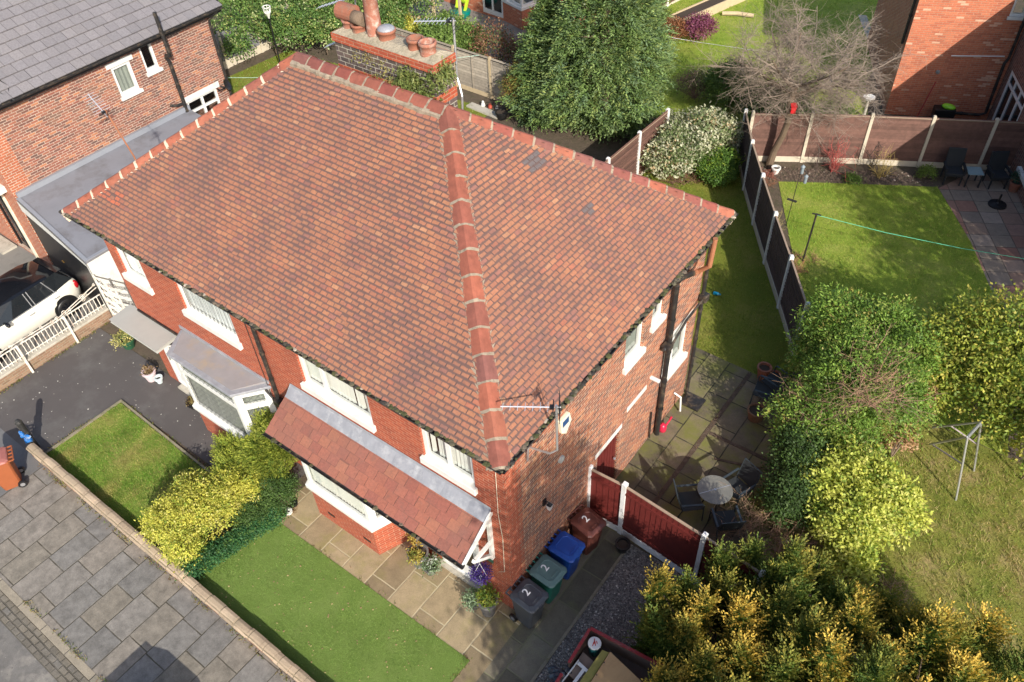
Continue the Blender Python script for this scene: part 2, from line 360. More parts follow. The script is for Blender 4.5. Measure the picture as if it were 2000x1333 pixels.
mb = MB(); mb.bar((1.06, 2.85, .0), (1.1, 8.95, .0), .11, .03); mb.bar((1.16, 6.55, 0), (3.0, 6.6, 0), .1, .03); mb.bar((1.62, 5.9, .01), (2.9, 6.35, .01), .06, .03); struct('drain_channel', mb, M['soil'])
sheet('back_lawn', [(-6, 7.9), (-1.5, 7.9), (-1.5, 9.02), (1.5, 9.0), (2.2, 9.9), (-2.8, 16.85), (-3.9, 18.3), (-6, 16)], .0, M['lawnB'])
sheet('neighbour_lawn', [(-1.95, 17.65), (.2, 18.9), (2.5, 20.2), (4.2, 17.8), (5.6, 15.3), (6.6, 12.5), (7.2, 9.9), (2.4, 10.1)], .0, M['lawnR'])
sheet('neighbour_patio', [(2.55, 20.15), (4.2, 17.8), (5.6, 15.3), (6.6, 12.5), (16, 14), (12, 25), (5.3, 23), (3.2, 21.8)], .002, M['rpave'])
sheet('rough_lawn', [(3.9, 2.8), (4.2, -3.72), (30, -3.72), (30, 12), (7.3, 9.88), (4.2, 10.0), (3.2, 8.0)], -.004, M['rough'])
sheet('far_lawn', [(-13.5, 19.0), (-3.8, 19.2), (-.4, 22.0), (-2, 26), (-3, 50), (-12.5, 50)], .0, M['lawnR'])
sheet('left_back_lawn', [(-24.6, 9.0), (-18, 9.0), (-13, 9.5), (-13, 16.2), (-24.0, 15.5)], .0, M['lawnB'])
sheet('far_patio', [(-22.0, 20.2), (-12.5, 19.6), (-12.5, 27), (-24, 27)], .0, M['drive2'])
sheet('far_left_lawn', [(-40, 17), (-22.5, 17.2), (-22.5, 40), (-40, 40)], .0, M['lawnL'])
# ---------------------------------------------------------------- wall and window helpers
M['leadcame'] = plain('lead_came', (.14, .14, .14), .6)
class Frame:
    """a wall plane: O origin on the outer face, d along the wall, inn inward"""
    def __init__(s, O, d, inn): s.O = Vector((*O, 0)); s.d = Vector((*d, 0)).normalized(); s.i = Vector((*inn, 0)).normalized()
    def P(s, a, dep, z): return s.O+s.d*a+s.i*dep+Vector((0, 0, z))
    def box(s, mb, a0, a1, d0, d1, z0, z1, col=None):
        return mb.add([s.P(a0, d0, z0), s.P(a1, d0, z0), s.P(a1, d1, z0), s.P(a0, d1, z0), s.P(a0, d0, z1), s.P(a1, d0, z1), s.P(a1, d1, z1), s.P(a0, d1, z1)], MB.BF, col)
def wall(mb, F, L0, L1, z0, z1, ops=(), dep=.12):
    A = sorted({L0, L1, *[v for o in ops for v in o[:2]]}); Z = sorted({z0, z1, *[v for o in ops for v in o[2:4]]})
    for i in range(len(A)-1):
        for k in range(len(Z)-1):
            am, zm = (A[i]+A[i+1])/2, (Z[k]+Z[k+1])/2
            if any(o[0] < am < o[1] and o[2] < zm < o[3] for o in ops): continue
            mb.poly([F.P(A[i], 0, Z[k]), F.P(A[i+1], 0, Z[k]), F.P(A[i+1], 0, Z[k+1]), F.P(A[i], 0, Z[k+1])])
    for a0, a1, b0, b1 in ops:
        for p, q in (((a0, b0), (a1, b0)), ((a1, b0), (a1, b1)), ((a1, b1), (a0, b1)), ((a0, b1), (a0, b0))):
            mb.poly([F.P(p[0], 0, p[1]), F.P(q[0], 0, q[1]), F.P(q[0], dep, q[1]), F.P(p[0], dep, p[1])])
def window(root, F, a0, a1, z0, z1, mull=(), trans=(), sill=.08, blind=None, lead=0, fw=.07, rec=.05, head=0, name='window', slit=.3, sillh=.14, mat='upvc', clip=None):
    mb = MB(); d0, d1 = rec, rec+.07
    F.box(mb, a0, a0+fw, d0, d1, z0, z1); F.box(mb, a1-fw, a1, d0, d1, z0, z1)
    F.box(mb, a0+fw, a1-fw, d0, d1, z0, z0+fw); F.box(mb, a0+fw, a1-fw, d0, d1, z1-fw, z1)
    for m in mull: F.box(mb, m-fw*.55, m+fw*.55, d0-.003, d1, z0+fw, z1-fw)
    for (ta, tb, tz) in trans: F.box(mb, ta, tb, d0-.002, d1, tz-fw*.5, tz+fw*.5)
    w = obj(name, mb, M[mat], root)
    g = MB(); g.poly([F.P(a0+fw*.5, d0+.03, z0+fw*.5), F.P(a1-fw*.5, d0+.03, z0+fw*.5), F.P(a1-fw*.5, d0+.03, z1-fw*.5), F.P(a0+fw*.5, d0+.03, z1-fw*.5)])
    obj('pane', g, M['glass'], w)
    if sill:
        s = MB(); F.box(s, a0-.05, a1+.05, -sill, rec+.02, z0-sillh, z0+.004); obj('sill', s, M['white'], w, bevel=.01)
    if head:
        s = MB(); F.box(s, a0-.12, a1+.12, -.02, rec+.05, z1+.001, z1+head); obj('lintel', s, M['white'], w)
    if blind:
        s = MB(); kind = blind
        if kind == 'slats':
            n = int((a1-a0)/.085)
            for i in range(n):
                a = a0+(i+.5)*(a1-a0)/n
                if rnd.random() < slit*.25: continue
                c = F.P(a, rec+.125, (z0+z1)/2); ang = math.atan2(F.d.y, F.d.x)+R(rnd.uniform(18, 40) if rnd.random() < .75 else rnd.uniform(40, 75))
                s.ob(c, (.088, .004, z1-z0-.06), ang)
        else:
            n = int((a1-a0)/.04)
            pts = []
            for i in range(n+1):
                a = a0+i*(a1-a0)/n; pts.append((a, rec+.1+.016*math.sin(i*1.9)+.008*math.sin(i*.7)))
            for i in range(n):
                (p, q), (p2, q2) = pts[i], pts[i+1]
                s.poly([F.P(p, q, z0+.02), F.P(p2, q2, z0+.02), F.P(p2, q2, z1), F.P(p, q, z1)])
        obj('blind' if kind == 'slats' else 'curtain', s, M['blind'] if kind == 'slats' else M['frost' if kind == 'frost' else 'lace'], w)
    if lead:
        s = MB()
        if lead == 'diamond':
            step = .15; k = -(z1-z0)
            while k < a1-a0:
                for sg in (1, -1):
                    p0 = [k, 0.] if sg == 1 else [k, z1-z0]; p1 = [k+(z1-z0), z1-z0] if sg == 1 else [k+(z1-z0), 0.]
                    t0 = max(0, -p0[0]/(z1-z0)); t1 = min(1, (a1-a0-p0[0])/(z1-z0))
                    if t1 > t0:
                        q = [F.P(a0+p0[0]+(p1[0]-p0[0])*tt, d0+.022, z0+p0[1]+(p1[1]-p0[1])*tt) for tt in (t0, t1)]
                        s.bar(q[0], q[1], .006, .006, up=F.i)
                k += step
        else:
            a = a0+.13
            while a < a1-.05: F.box(s, a-.005, a+.005, d0+.018, d0+.026, z0+fw, z1-fw); a += .14
            z = z0+.2
            while lead == 'grid' and z < z1-.05: F.box(s, a0+fw, a1-fw, d0+.016, d0+.0235, z-.005, z+.005); z += .24
        obj('leading', s, M['leadcame'], w)
    return w
def box_room(mb): pass
# ---------------------------------------------------------------- the semi-detached house
HW, HD = 11.68, 7.35
house = thing('semi_detached_house', 'red brick semi-detached house with a worn orange clay tiled hip roof', 'house', (-5.8, 3.6, 0))
M['brickF'] = brick('smooth_red_brick', [(0, (.29, .056, .026)), (.5, (.345, .068, .03)), (1, (.4, .088, .038))], (.5, .3, .2), .008, var=.2, stain=(.12, .05, .035), stain_amt=.25)
M['brickS'] = brick('mixed_stock_brick', [(0, (.13, .055, .045)), (.12, (.22, .075, .045)), (.36, (.31, .095, .05)), (.64, (.38, .13, .062)), (.82, (.17, .07, .055)), (.9, (.44, .18, .085)), (.96, (.25, .12, .075))], (.56, .43, .31), .011, var=.28, stain=(.08, .06, .05), stain_amt=.3)
FF = Frame((0, 0), (1, 0), (0, 1)); FR = Frame((0, 0), (0, 1), (-1, 0)); FL = Frame((-HW, 0), (0, 1), (1, 0)); FB = Frame((0, HD), (1, 0), (0, -1))
WF = [(-11.33, -10.32, 3.83, 5.16), (-9.04, -7.16, 3.83, 5.16), (-5.15, -3.2, 3.82, 5.16), (-1.9, -.68, 3.82, 5.16)]
fops = [*WF, (-1.9, -.78, .12, 2.16), (-11.22, -10.2, .08, 2.3)]
mb = MB(); wall(mb, FF, -HW, 0, -.1, 5.6, fops); o = obj('front_wall', mb, M['brickF'], house)
mb = MB(); wall(mb, FL, 0, HD, -.1, 5.6); wall(mb, FB, -HW, 0, -.1, 5.6)
Q = .34
wall(mb, FR, Q, HD, -.1, 5.6, [(3.98, 4.7, 3.88, 5.1), (5.02, 5.5, 4.2, 5.1), (5.86, 6.98, 1.82, 2.98), (3.12, 4.0, .05, 1.86)])
obj('side_wall', mb, M['brickS'], house)
mb = MB(); wall(mb, FR, 0, Q, -.1, 5.6); z = -.1; k = 0
while z < 5.5:
    if k % 2: mb.poly([FR.P(Q, -.002, z), FR.P(Q+.11, -.002, z), FR.P(Q+.11, -.002, z+.075), FR.P(Q, -.002, z+.075)])
    z += .075; k += 1
obj('corner_brickwork', mb, M['brickF'], house)
for i, (a0, a1, z0, z1) in enumerate(WF):
    if i < 2: window(house, FF, a0, a1, z0, z1, blind='net', lead='bars' if i else 0, fw=.085, sillh=.17)
    else: window(house, FF, a0, a1, z0, z1, blind='slats', fw=.09, sillh=.17, mull=[a0+.62] if i == 2 else [a0+.6], slit=.5)
window(house, FR, 3.98, 4.7, 3.88, 5.1, blind='frost', fw=.075, sillh=.15)
window(house, FR, 5.02, 5.5, 4.2, 5.1, blind='frost', fw=.07, sillh=.12)
window(house, FR, 5.86, 6.98, 1.82, 2.98, mull=[6.36], blind='frost', fw=.075, head=.16, sillh=.17)
mb = MB(); FR.box(mb, 4.28, 5.12, -.012, .05, 2.2, 2.34); obj('lintel', mb, M['white'], house)
mb = MB(); FR.box(mb, 3.02, 4.1, -.012, .05, 1.865, 2.0); obj('lintel', mb, M['white'], house)
mb = MB(); FR.box(mb, 3.12, 4.0, .06, .1, .05, 1.86)
for k in range(7): FR.box(mb, 3.14+k*.125, 3.24+k*.125, .05, .06, .1, 1.8)
dr = obj('side_door', mb, M['redwood'], house); mb = MB(); mb.lathe([(0, 0), (.03, .01), (.03, .04), (0, .05)], (.02, 3.85, 1.0), 10); obj('handle', mb, M['galv'], dr)
# front doors
def door(F, a0, a1, z0, z1, side):
    mb = MB(); f = .09
    F.box(mb, a0, a0+f, -.02, .08, z0, z1); F.box(mb, a1-f, a1, -.02, .08, z0, z1); F.box(mb, a0+f, a1-f, -.018, .08, z1-f, z1); F.box(mb, a0+f, a1-f, -.03, .08, z0, z0+.07)
    if side: F.box(mb, a0+.42, a0+.52, -.015, .08, z0+.07, z1-f)
    b = a0+.52 if side else a0+f
    for (p, q, r, s_) in ((b, b+.1, z0+.07, z1-f), (a1-f-.1, a1-f, z0+.07, z1-f), (b+.1, a1-f-.1, z0+.07, z0+.35), (b+.1, a1-f-.1, z1-f-.12, z1-f)): F.box(mb, p, q, .0, .05, r, s_)
    d = obj('front_door', mb, M['upvc'], house)
    g = MB(); g.poly([F.P(a0+f, .03, z0+.1), F.P(a1-f, .03, z0+.1), F.P(a1-f, .03, z1-f), F.P(a0+f, .03, z1-f)]); obj('pane', g, M['glass'], d)
    g = MB(); g.bar(F.P(b+.05, -.03, 1.0), F.P(b+.05, -.03, 1.2), .025, .02); obj('handle', g, M['galv'], d)
door(FF, -1.9, -.78, .12, 2.16, True); door(FF, -11.22, -10.2, .08, 2.3, False)
mb = MB(); mb.box(-11.1, -.16, .0, -10.2, -.001, .07); obj('door_step', mb, M['concrete'], house)
mb = MB(); mb.box(-1.95, -.1, .0, -.72, -.001, .1); obj('door_step', mb, M['concrete'], house)
# right bay
def bay(poly, zb, zt, sillz, name, brickmat, blind, lead, trz=None, secs=None):
    mb = MB()
    for i in range(3):
        a, b = Vector(poly[i]), Vector(poly[i+1]); d = (b-a).normalized(); F = Frame(a, d, (-d.y, d.x)); L = (b-a).length
        wall(mb, F, 0, L, -.1, sillz)
    br = obj(name, mb, M[brickmat], house)
    for i in range(3):
        a, b = Vector(poly[i]), Vector(poly[i+1]); d = (b-a).normalized(); F = Frame(a, d, (-d.y, d.x)); L = (b-a).length
        tr = [(.08, L-.08, trz)] if trz else []
        ml = [L*.62] if (i == 1 and secs) else []
        window(house, F, 0, L, sillz+.12, zt, mull=ml, trans=tr, sill=0, blind=blind, lead=lead, fw=.1 if i == 1 else .16, rec=.0, slit=1.5 if i == 2 else .0)
    s = MB(); cx = sum(p[0] for p in poly)/4
    op = [(p[0]+(.06 if p[0] > cx else -.06), p[1]-.07 if p[1] < -.1 else -.001) for p in poly]
    s.prism(op, sillz, sillz+.12); obj('sill', s, M['white'], house, bevel=.012)
bay([(-5.42, 0), (-5.1, -.69), (-3.19, -.69), (-2.9, 0)], 0, 2.72, 1.02, 'bay_wall', 'brickF', 'slats', 0, secs=False)
bay([(-9.62, 0), (-9.28, -.62), (-7.12, -.62), (-6.62, 0)], 0, 2.74, .86, 'bay_wall', 'brickF', 'frost', 'diamond', trz=2.25)
mb = MB()
for x in (-4.72, -3.6): mb = MB(); mb.box(x, -.7, .3, x+.22, -.688, .37); obj('air_brick', mb, M['blackpl'], house)
mb = MB(); mb.prism([(-9.72, -.005), (-9.32, -.72), (-7.06, -.72), (-6.52, -.005)], 2.76, 2.84)
br = obj('bay_roof', mb, M['lead'], house, bevel=.01)
mb = MB(); mb.add([(-9.6, -.01, 2.9), (-9.22, -.6, 2.848), (-7.14, -.6, 2.848), (-6.68, -.01, 2.9), (-9.6, -.01, 2.84), (-9.22, -.6, 2.841), (-7.14, -.6, 2.841), (-6.68, -.01, 2.84)], [(0, 1, 2, 3), (0, 4, 5, 1), (1, 5, 6, 2), (2, 6, 7, 3)])
obj('felt_panel', mb, M['bayroof'], br)
mb = MB(); mb.box(-9.7, -.03, 2.9, -6.55, -.001, 2.99); obj('flashing', mb, M['lead'], br)
# flat door canopy of the left house
mb = MB(); mb.add([(-11.98, 0, 2.47), (-10.06, 0, 2.47), (-10.06, -.62, 2.43), (-11.98, -.62, 2.43), (-11.98, 0, 2.38), (-10.06, 0, 2.38), (-10.06, -.62, 2.34), (-11.98, -.62, 2.34)], [(0, 1, 2, 3)[::-1], (4, 5, 6, 7), (0, 4, 5, 1), (1, 5, 6, 2), (2, 6, 7, 3), (3, 7, 4, 0)])
cp = obj('door_canopy', mb, M['canopytop'], house, bevel=.015)
mb = MB(); mb.box(-11.6, -.05, 2.48, -10.0, -.001, 2.53); obj('flashing', mb, M['blackpipe'], cp)
mb = MB()
for x in (-11.1, -10.3): mb = MB(); mb.bar((x, -.02, 1.95), (x, -.5, 2.36), .05, .05); obj('bracket', mb, M['white'], cp)
# ---------------------------------------------------------------- roof tiles
def tilemat(name, wv, hv, dirtc=(.105, .066, .06), amt=1., cut=.86, old=1):
    t = NT(name, .85); uv = t.new('UVMap'); sp = t.new('SeparateXYZ'); t.t.links.new(uv.outputs[0], sp.inputs[0])
    fu, fs = sp.outputs[0], sp.outputs[1]
    du = t.math('MULTIPLY', t.math('MINIMUM', fu, t.math('SUBTRACT', 1, fu)), wv*1.9)
    dv = t.math('MULTIPLY', t.math('MINIMUM', t.math('ADD', fs, .08), t.math('SUBTRACT', cut, fs)), hv)
    nn = t.noise(14, 6, .75); n2 = t.noise(1.1, 6, .65)
    q = t.math('SUBTRACT', t.math('SMOOTH_MIN', du, dv, .02), t.math('MULTIPLY', t.math('SUBTRACT', t.math('ADD', nn, n2), .8), .05*amt))
    mk = t.new('MapRange', interpolation_type='SMOOTHSTEP'); t.put(mk.inputs[0], q); mk.inputs[1].default_value = -.004; mk.inputs[2].default_value = .015; mk.inputs[3].default_value = 1; mk.inputs[4].default_value = 0
    c = t.mix(1, t.col(), t.ramp(t.noise(22, 6, .75), [(.25, .72), (.75, 1.28)]), 'MULTIPLY')
    if old: c = t.mix(t.ramp(t.noise(.55, 7, .7), [(.42, 0.), (.7, .55)]), c, (.17, .095, .075)); c = t.mix(t.ramp(t.noise(3.2, 8, .8), [(.54, 0.), (.7, .5)]), c, (.13, .085, .07)); c = t.mix(t.ramp(t.noise(16, 5, .85), [(.64, 0.), (.72, .55)]), c, (.33, .25, .19))
    sp2 = t.ramp(t.noise(30, 3, .8), [(.68, 0.), (.74, .6 if old else .15)]); c = t.mix(sp2, c, (.1, .075, .07))
    c = t.mix(t.math('MULTIPLY', mk.outputs[0], .9), c, dirtc)
    t.base(c); t.bump(t.noise(60, 4, .7), .004); return t.m
M['tile'] = tilemat('clay_roof_tile', .165, .1)
M['underlay'] = plain('tile_underlay', (.06, .045, .04), .95)  # plain dark sheet lying under the tiles
PAL = [((.335, .138, .076), 6), ((.322, .131, .074), 6), ((.348, .15, .08), 4), ((.302, .121, .073), 4), ((.385, .185, .1), .4), ((.265, .11, .082), 1.5), ((.33, .117, .07), 1.5)]
PC, PW = [p[0] for p in PAL], [p[1] for p in PAL]
def tile_slope(A, B, TL, TR, gauge, w, pal=PC, pw=PW, thick=.014, lap=.3, ch=.012, dark=None, special=None):
    A, B, TL, TR = map(Vector, (A, B, TL, TR)); d = (B-A).normalized(); nn = d.cross(TL-A).normalized()
    if nn.z < 0: nn = -nn
    up = nn.cross(d).normalized()
    if up.z < 0: up = -up
    L = (TL-A).dot(up); LT = (TL-A).dot(d); LB = (B-A).length; RT = (TR-A).dot(d)
    mb = MB(); uvs = []
    n = int(L/gauge)+1
    for i in range(n):
        s0 = i*gauge-.03; s1 = min(s0+gauge*(1+lap), L+.02)
        sm = min(max(s0+gauge*.5, 0), L); xl = LT*sm/L; xr = LB+(RT-LB)*sm/L
        j0 = int(xl/w)-1; off = (i % 2)*.5*w
        for j in range(j0, int(xr/w)+2):
            a = j*w+off; b = a+w-.004; jit = rnd.uniform(-.003, .003); a += jit; b += jit
            fu0 = 0; fu1 = 1
            if b < xl+.01 or a > xr-.01: continue
            if a < xl: fu0 = (xl-a)/w; a = xl
            if b > xr: fu1 = 1-(b-xr)/w; b = xr
            if b-a < .02: continue
            c = rnd.choices(pal, pw)[0]; g = rnd.uniform(.93, 1.06); c = tuple(min(1, x*g) for x in c)
            if special: c = special(a, s0, c)
            sj = s0+rnd.uniform(-.005, .005)-(rnd.uniform(.01, .03) if rnd.random() < .01 else 0); l0 = thick*1.6+rnd.uniform(0, .005); l1 = thick*.45; k = min(ch, (b-a)*.3)
            def P(u, s_, h): return A+d*u+up*s_+nn*h
            lk = l0+(l1-l0)*k/(s1-sj)
            V = [P(a+k, sj, l0), P(b-k, sj, l0), P(b, sj+k, lk), P(b, s1, l1), P(a, s1, l1), P(a, sj+k, lk),
                 P(a+k, sj, l0-thick), P(b-k, sj, l0-thick), P(b, sj+k, lk-thick), P(a, sj+k, lk-thick), P(b, s1, l1-thick*.4), P(a, s1, l1-thick*.4)]
            F = [(0, 1, 2, 3, 4, 5), (6, 7, 1, 0), (7, 8, 2, 1), (9, 6, 0, 5), (8, 10, 3, 2), (11, 9, 5, 4)]
            mb.add(V, F, c)
            fk = k/w; e = (s1-sj)/gauge; kk = k/gauge
            U = [(fu0+fk, 0), (fu1-fk, 0), (fu1, kk), (fu1, e), (fu0, e), (fu0, kk), (fu0+fk, -.05), (fu1-fk, -.05), (fu1, 0), (fu0, 0), (fu1, e), (fu0, e)]
            for f in F: uvs += [U[q] for q in f]
    mb.uv = uvs; return mb
def set_uv(o, uvs):
    l = o.data.uv_layers.new(name='UVMap'); l.data.foreach_set('uv', np.array(uvs, np.float32).ravel())
ZE, ZR = 5.58, 8.66; ey, ex = -.39, .29
E0 = (-HW-ex, ey, ZE); E1 = (ex, ey, ZE); E2 = (ex, HD-ey-.03, ZE); E3 = (-HW-ex, HD-ey-.03, ZE); RA = (-3.83, 3.68, ZR); RB = (-7.78, 3.68, ZR)
# a few replaced dark or bright tiles
def sp_front(a, s, c):
    if abs(a-10.2) < .22 and abs(s-2.55) < .1: return (.11, .095, .09)
    if abs(a-1.05) < .42 and abs(s-.75) < .17 and not (abs(a-1.1) < .1 and s > .7): return (.47, .12, .055)
    return c
def sp_side(a, s, c):
    if (abs(a-4.7) < .22 and abs(s-3.35) < .16) or (abs(a-4.95) < .1 and abs(s-2.0) < .1): return (.12, .1, .1)
    return c
rf = MB()
for q in ((E0, E1, RA, RB), (E1, E2, RA), (E2, E3, RB, RA), (E3, E0, RB)): rf.poly(q)
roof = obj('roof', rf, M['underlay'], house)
m1 = tile_slope(E0, E1, RB, RA, .1, .165, special=sp_front); o = obj('front_tiles', m1, M['tile'], roof); set_uv(o, m1.uv)
m1 = tile_slope(E1, E2, RA, RA, .1, .165, special=sp_side); o = obj('side_tiles', m1, M['tile'], roof); set_uv(o, m1.uv)
m1 = tile_slope(E2, E3, RA, RB, .2, .33); o = obj('back_tiles', m1, M['tile'], roof); set_uv(o, m1.uv)
m1 = tile_slope(E3, E0, RB, RB, .2, .33); o = obj('left_tiles', m1, M['tile'], roof); set_uv(o, m1.uv)
M['ridge'] = vcol('ridge_tile_clay', .85, .35, 6, .004, 50, dirt=(.15, .08, .06)); M['mortar'] = plain('ridge_mortar', (.29, .235, .175), .95, .4, 12, dirt=(.11, .085, .06), bump=.015, bscale=30)
def ridge(P0, P1, n, cols, hw=.17, hh=.13, name='ridge_tiles', mcol='mortar', lift=.035, seam=.018):
    P0, P1 = Vector(P0), Vector(P1); t = (P1-P0).normalized(); sd = t.cross(Vector((0, 0, 1))).normalized(); up = sd.cross(t).normalized()
    mb = MB(); mo = MB(); L = (P1-P0).length; l = L/n
    prof = [(-hw, -hh), (-hw*.5, -hh*.4), (-hw*.16, -.008), (hw*.16, -.008), (hw*.5, -hh*.4), (hw, -hh)]
    for i in range(n):
        c = rnd.choice(cols); g = rnd.uniform(.88, 1.1); c = tuple(x*g for x in c); s0 = i*l+.012; s1 = (i+1)*l-.012+.03
        tw = rnd.uniform(-.012, .012); V = []
        for s_, hgt in ((s0, lift+.03+rnd.uniform(-.006, .008)), (s1, lift+.012)):
            for x, y in prof: V.append(P0+t*s_+sd*(x+tw)+up*(y+hgt))
            for x, y in prof: V.append(P0+t*s_+sd*(x*.9+tw)+up*(y+hgt-.022))
        F = [(k, k+1, 13+k, 12+k) for k in range(5)]+[(6+k, 7+k, k+1, k) for k in range(5)]+[(12+k, 13+k, 19+k, 18+k) for k in range(5)]+[(0, 12, 18, 6), (5, 11, 23, 17)]
        mb.add(V, F, c)
        # pointing at the joint
        V = []; th = seam+rnd.uniform(0, .012)
        for s_ in (s0-.02-th, s0+.012):
            for x, y in prof:
                V.append(P0+t*(s_+rnd.uniform(-.008, .008))+sd*(x*1.02+tw)+up*(y+lift+.024+rnd.uniform(-.006, .006)))
        mo.add(V, [(k, k+1, 7+k, 6+k) for k in range(5)]+[(k, k+1, 6+k+1, 6+k) for k in range(0)])
    m = int(L/.09)
    for sg in (-1, 1):
        V = []
        for i in range(m+1):
            s_ = L*i/m; wv = rnd.uniform(0, .028)
            V += [P0+t*s_+sd*sg*(hw*.9)+up*(-hh*.8+lift+.01), P0+t*s_+sd*sg*(hw+.025+wv)+up*(-hh*1.02+lift-.004), P0+t*s_+sd*sg*(hw+.03+wv)+up*(-hh*1.02-.06)]
        F = []
        for i in range(m): F += [(3*i, 3*i+1, 3*i+4, 3*i+3), (3*i+1, 3*i+2, 3*i+5, 3*i+4)]
        mo.add(V, F)
    o = obj(name, mb, M['ridge'], roof); obj('mortar', mo, M[mcol], roof, smooth=False); return o
M['mortarL'] = plain('fresh_mortar', (.56, .44, .33), .95, .15, 12, bump=.01, bscale=30)
OR = [(.28, .085, .05), (.25, .076, .047), (.3, .1, .06), (.22, .072, .05)]; RD = [(.22, .06, .044), (.2, .062, .048), (.245, .076, .05), (.18, .068, .055)]
up_ = .0
ridge(E1, RA, 14, OR+RD[2:], .18, .125, 'hip_tiles')
ridge(RA, RB, 10, RD, .18, .12, 'ridge_tiles')
ridge(E2, RA, 15, OR+RD, .16, .12, 'hip_tiles')
ridge(E0, RB, 15, OR, .16, .12, 'hip_tiles', 'mortarL', seam=.03)
ridge(E3, RB, 8, RD, .16, .12, 'hip_tiles')
# gutters with moss
def gutter(pts, root, mat='blackpipe', r=.058, moss=0, name='gutter'):
    mb = MB(); prof = [(-r, .0), (-r*.9, -r*.6), (-r*.4, -r*.95), (r*.4, -r*.95), (r*.9, -r*.6), (r, 0)]
    for a, b in zip(pts[:-1], pts[1:]):
        a, b = Vector(a), Vector(b); t = (b-a).normalized(); sd = t.cross(Vector((0, 0, 1)))
        V = [p+sd*x+Vector((0, 0, z)) for p in (a, b) for x, z in prof]+[p+sd*x*.82+Vector((0, 0, z*.82+.004)) for p in (a, b) for x, z in prof]
        mb.add(V, [(k, k+1, 7+k, 6+k) for k in range(5)]+[(12+k, 13+k, 19+k, 18+k) for k in range(5)]+[(0, 6, 18, 12), (5, 11, 23, 17)])
    g = obj(name, mb, M[mat], root)
    if moss:
        mo = MB()
        for a, b in zip(pts[:-1], pts[1:]):
            a, b = Vector(a), Vector(b)
            for i in range(int((b-a).length*moss)):
                p = a.lerp(b, rnd.random()); s_ = rnd.uniform(.018, .05)
                c = rnd.choice([(.05, .055, .02), (.07, .07, .025), (.04, .035, .03), (.05, .045, .03), (.09, .08, .05), (.12, .095, .07)]) if rnd.random() < .975 else (.34, .29, .23)
                mo.ell(p+Vector((rnd.uniform(-.04, .04), rnd.uniform(-.03, .03), .0)), (s_*1.3, s_*1.3, s_*.6), 6, 4, c, .5)
        stuff(obj('moss', mo, M['mossm'], g))
    return g
M['mossm'] = vcol('gutter_moss', .95, .4, 30)
gutter([(-HW-ex-.06, ey-.04, ZE-.01), (ex+.06, ey-.04, ZE-.01), (ex+.06, HD-ey+.02, ZE-.01)], house, moss=26)
mb = MB(); mb.box(-HW-ex+.03, ey+.04, ZE-.16, ex-.03, ey+.07, ZE-.02); mb.box(ex-.06, ey+.04, ZE-.16, ex-.03, HD-ey-.07, ZE-.02); obj('fascia', mb, M['blackpipe'], house)
mb = MB(); mb.poly([(-HW-ex+.03, ey+.05, ZE-.15), (ex-.03, ey+.05, ZE-.15), (ex-.03, HD-ey-.08, ZE-.15), (-HW-ex+.03, HD-ey-.08, ZE-.15)]); obj('soffit', mb, M['blackpipe'], house)
# ---------------------------------------------------------------- lean-to canopy over the right bay and door
c0, c1, cy, cz0, cz1 = -5.7, -.33, -.86, 3.36, 2.78
mb = MB(); mb.add([(c0, -.0, cz0-.04), (c1, -.0, cz0-.04), (c1, cy, cz1-.04), (c0, cy, cz1-.04), (c0, 0, cz0-.09), (c1, 0, cz0-.09), (c1, cy, cz1-.09), (c0, cy, cz1-.09)], [(0, 1, 2, 3), (4, 7, 6, 5), (0, 3, 7, 4), (1, 5, 6, 2), (3, 2, 6, 7)])
lean = obj('lean_to_roof', mb, M['white'], house)
M['ltile'] = tilemat('lean_to_tile', .27, .21, (.15, .065, .05), .14, .99)
LP = [(.27, .095, .065), (.285, .1, .066), (.255, .088, .064), (.3, .115, .072), (.24, .082, .06)]
m1 = tile_slope((c0, cy-.03, cz1-.02), (c1, cy-.03, cz1-.02), (c0, 0, cz0), (c1, 0, cz0), .205, .262, LP, [1]*5, .012, ch=.006); o = obj('lean_to_tiles', m1, M['ltile'], lean); set_uv(o, m1.uv)
mb = MB(); n = 60; V = []
for i in range(n+1):
    x = c0+.01+(c1-c0-.02)*i/n; w = rnd.uniform(-.004, .004)
    V += [(x, -.012, cz0+.1+w), (x, -.03, cz0+.03+w), (x, -.225, cz0-.118+w+.008*math.sin(i*.9)), (x, -.23, cz0-.15)]
mb.add(V, [(4*i+k, 4*i+k+1, 4*i+k+5, 4*i+k+4) for i in range(n) for k in range(3)]+[(0, 1, 2, 3), (4*n, 4*n+1, 4*n+2, 4*n+3)]); obj('flashing', mb, M['lead'], lean)
gutter([(c0-.02, cy-.085, cz1-.03), (c1+.03, cy-.085, cz1-.03)], lean, r=.05, moss=3)
# gallows bracket at the door end
mb = MB(); x = c1-.07
mb.bar((x, -.045, 1.72), (x, -.045, 3.2), .07, .08); mb.bar((x, -.04, 3.27), (x, cy, cz1-.1), .07, .1); mb.bar((x, -.09, 2.3), (x, -.56, 2.3), .065, .07); mb.bar((x, -.07, 1.85), (x, -.58, 2.34), .06, .07)
mb.bar((c1-.005, -.01, cz0-.03), (c1-.005, cy-.03, cz1-.06), .025, .14)
obj('gallows_bracket', mb, M['white'], lean)
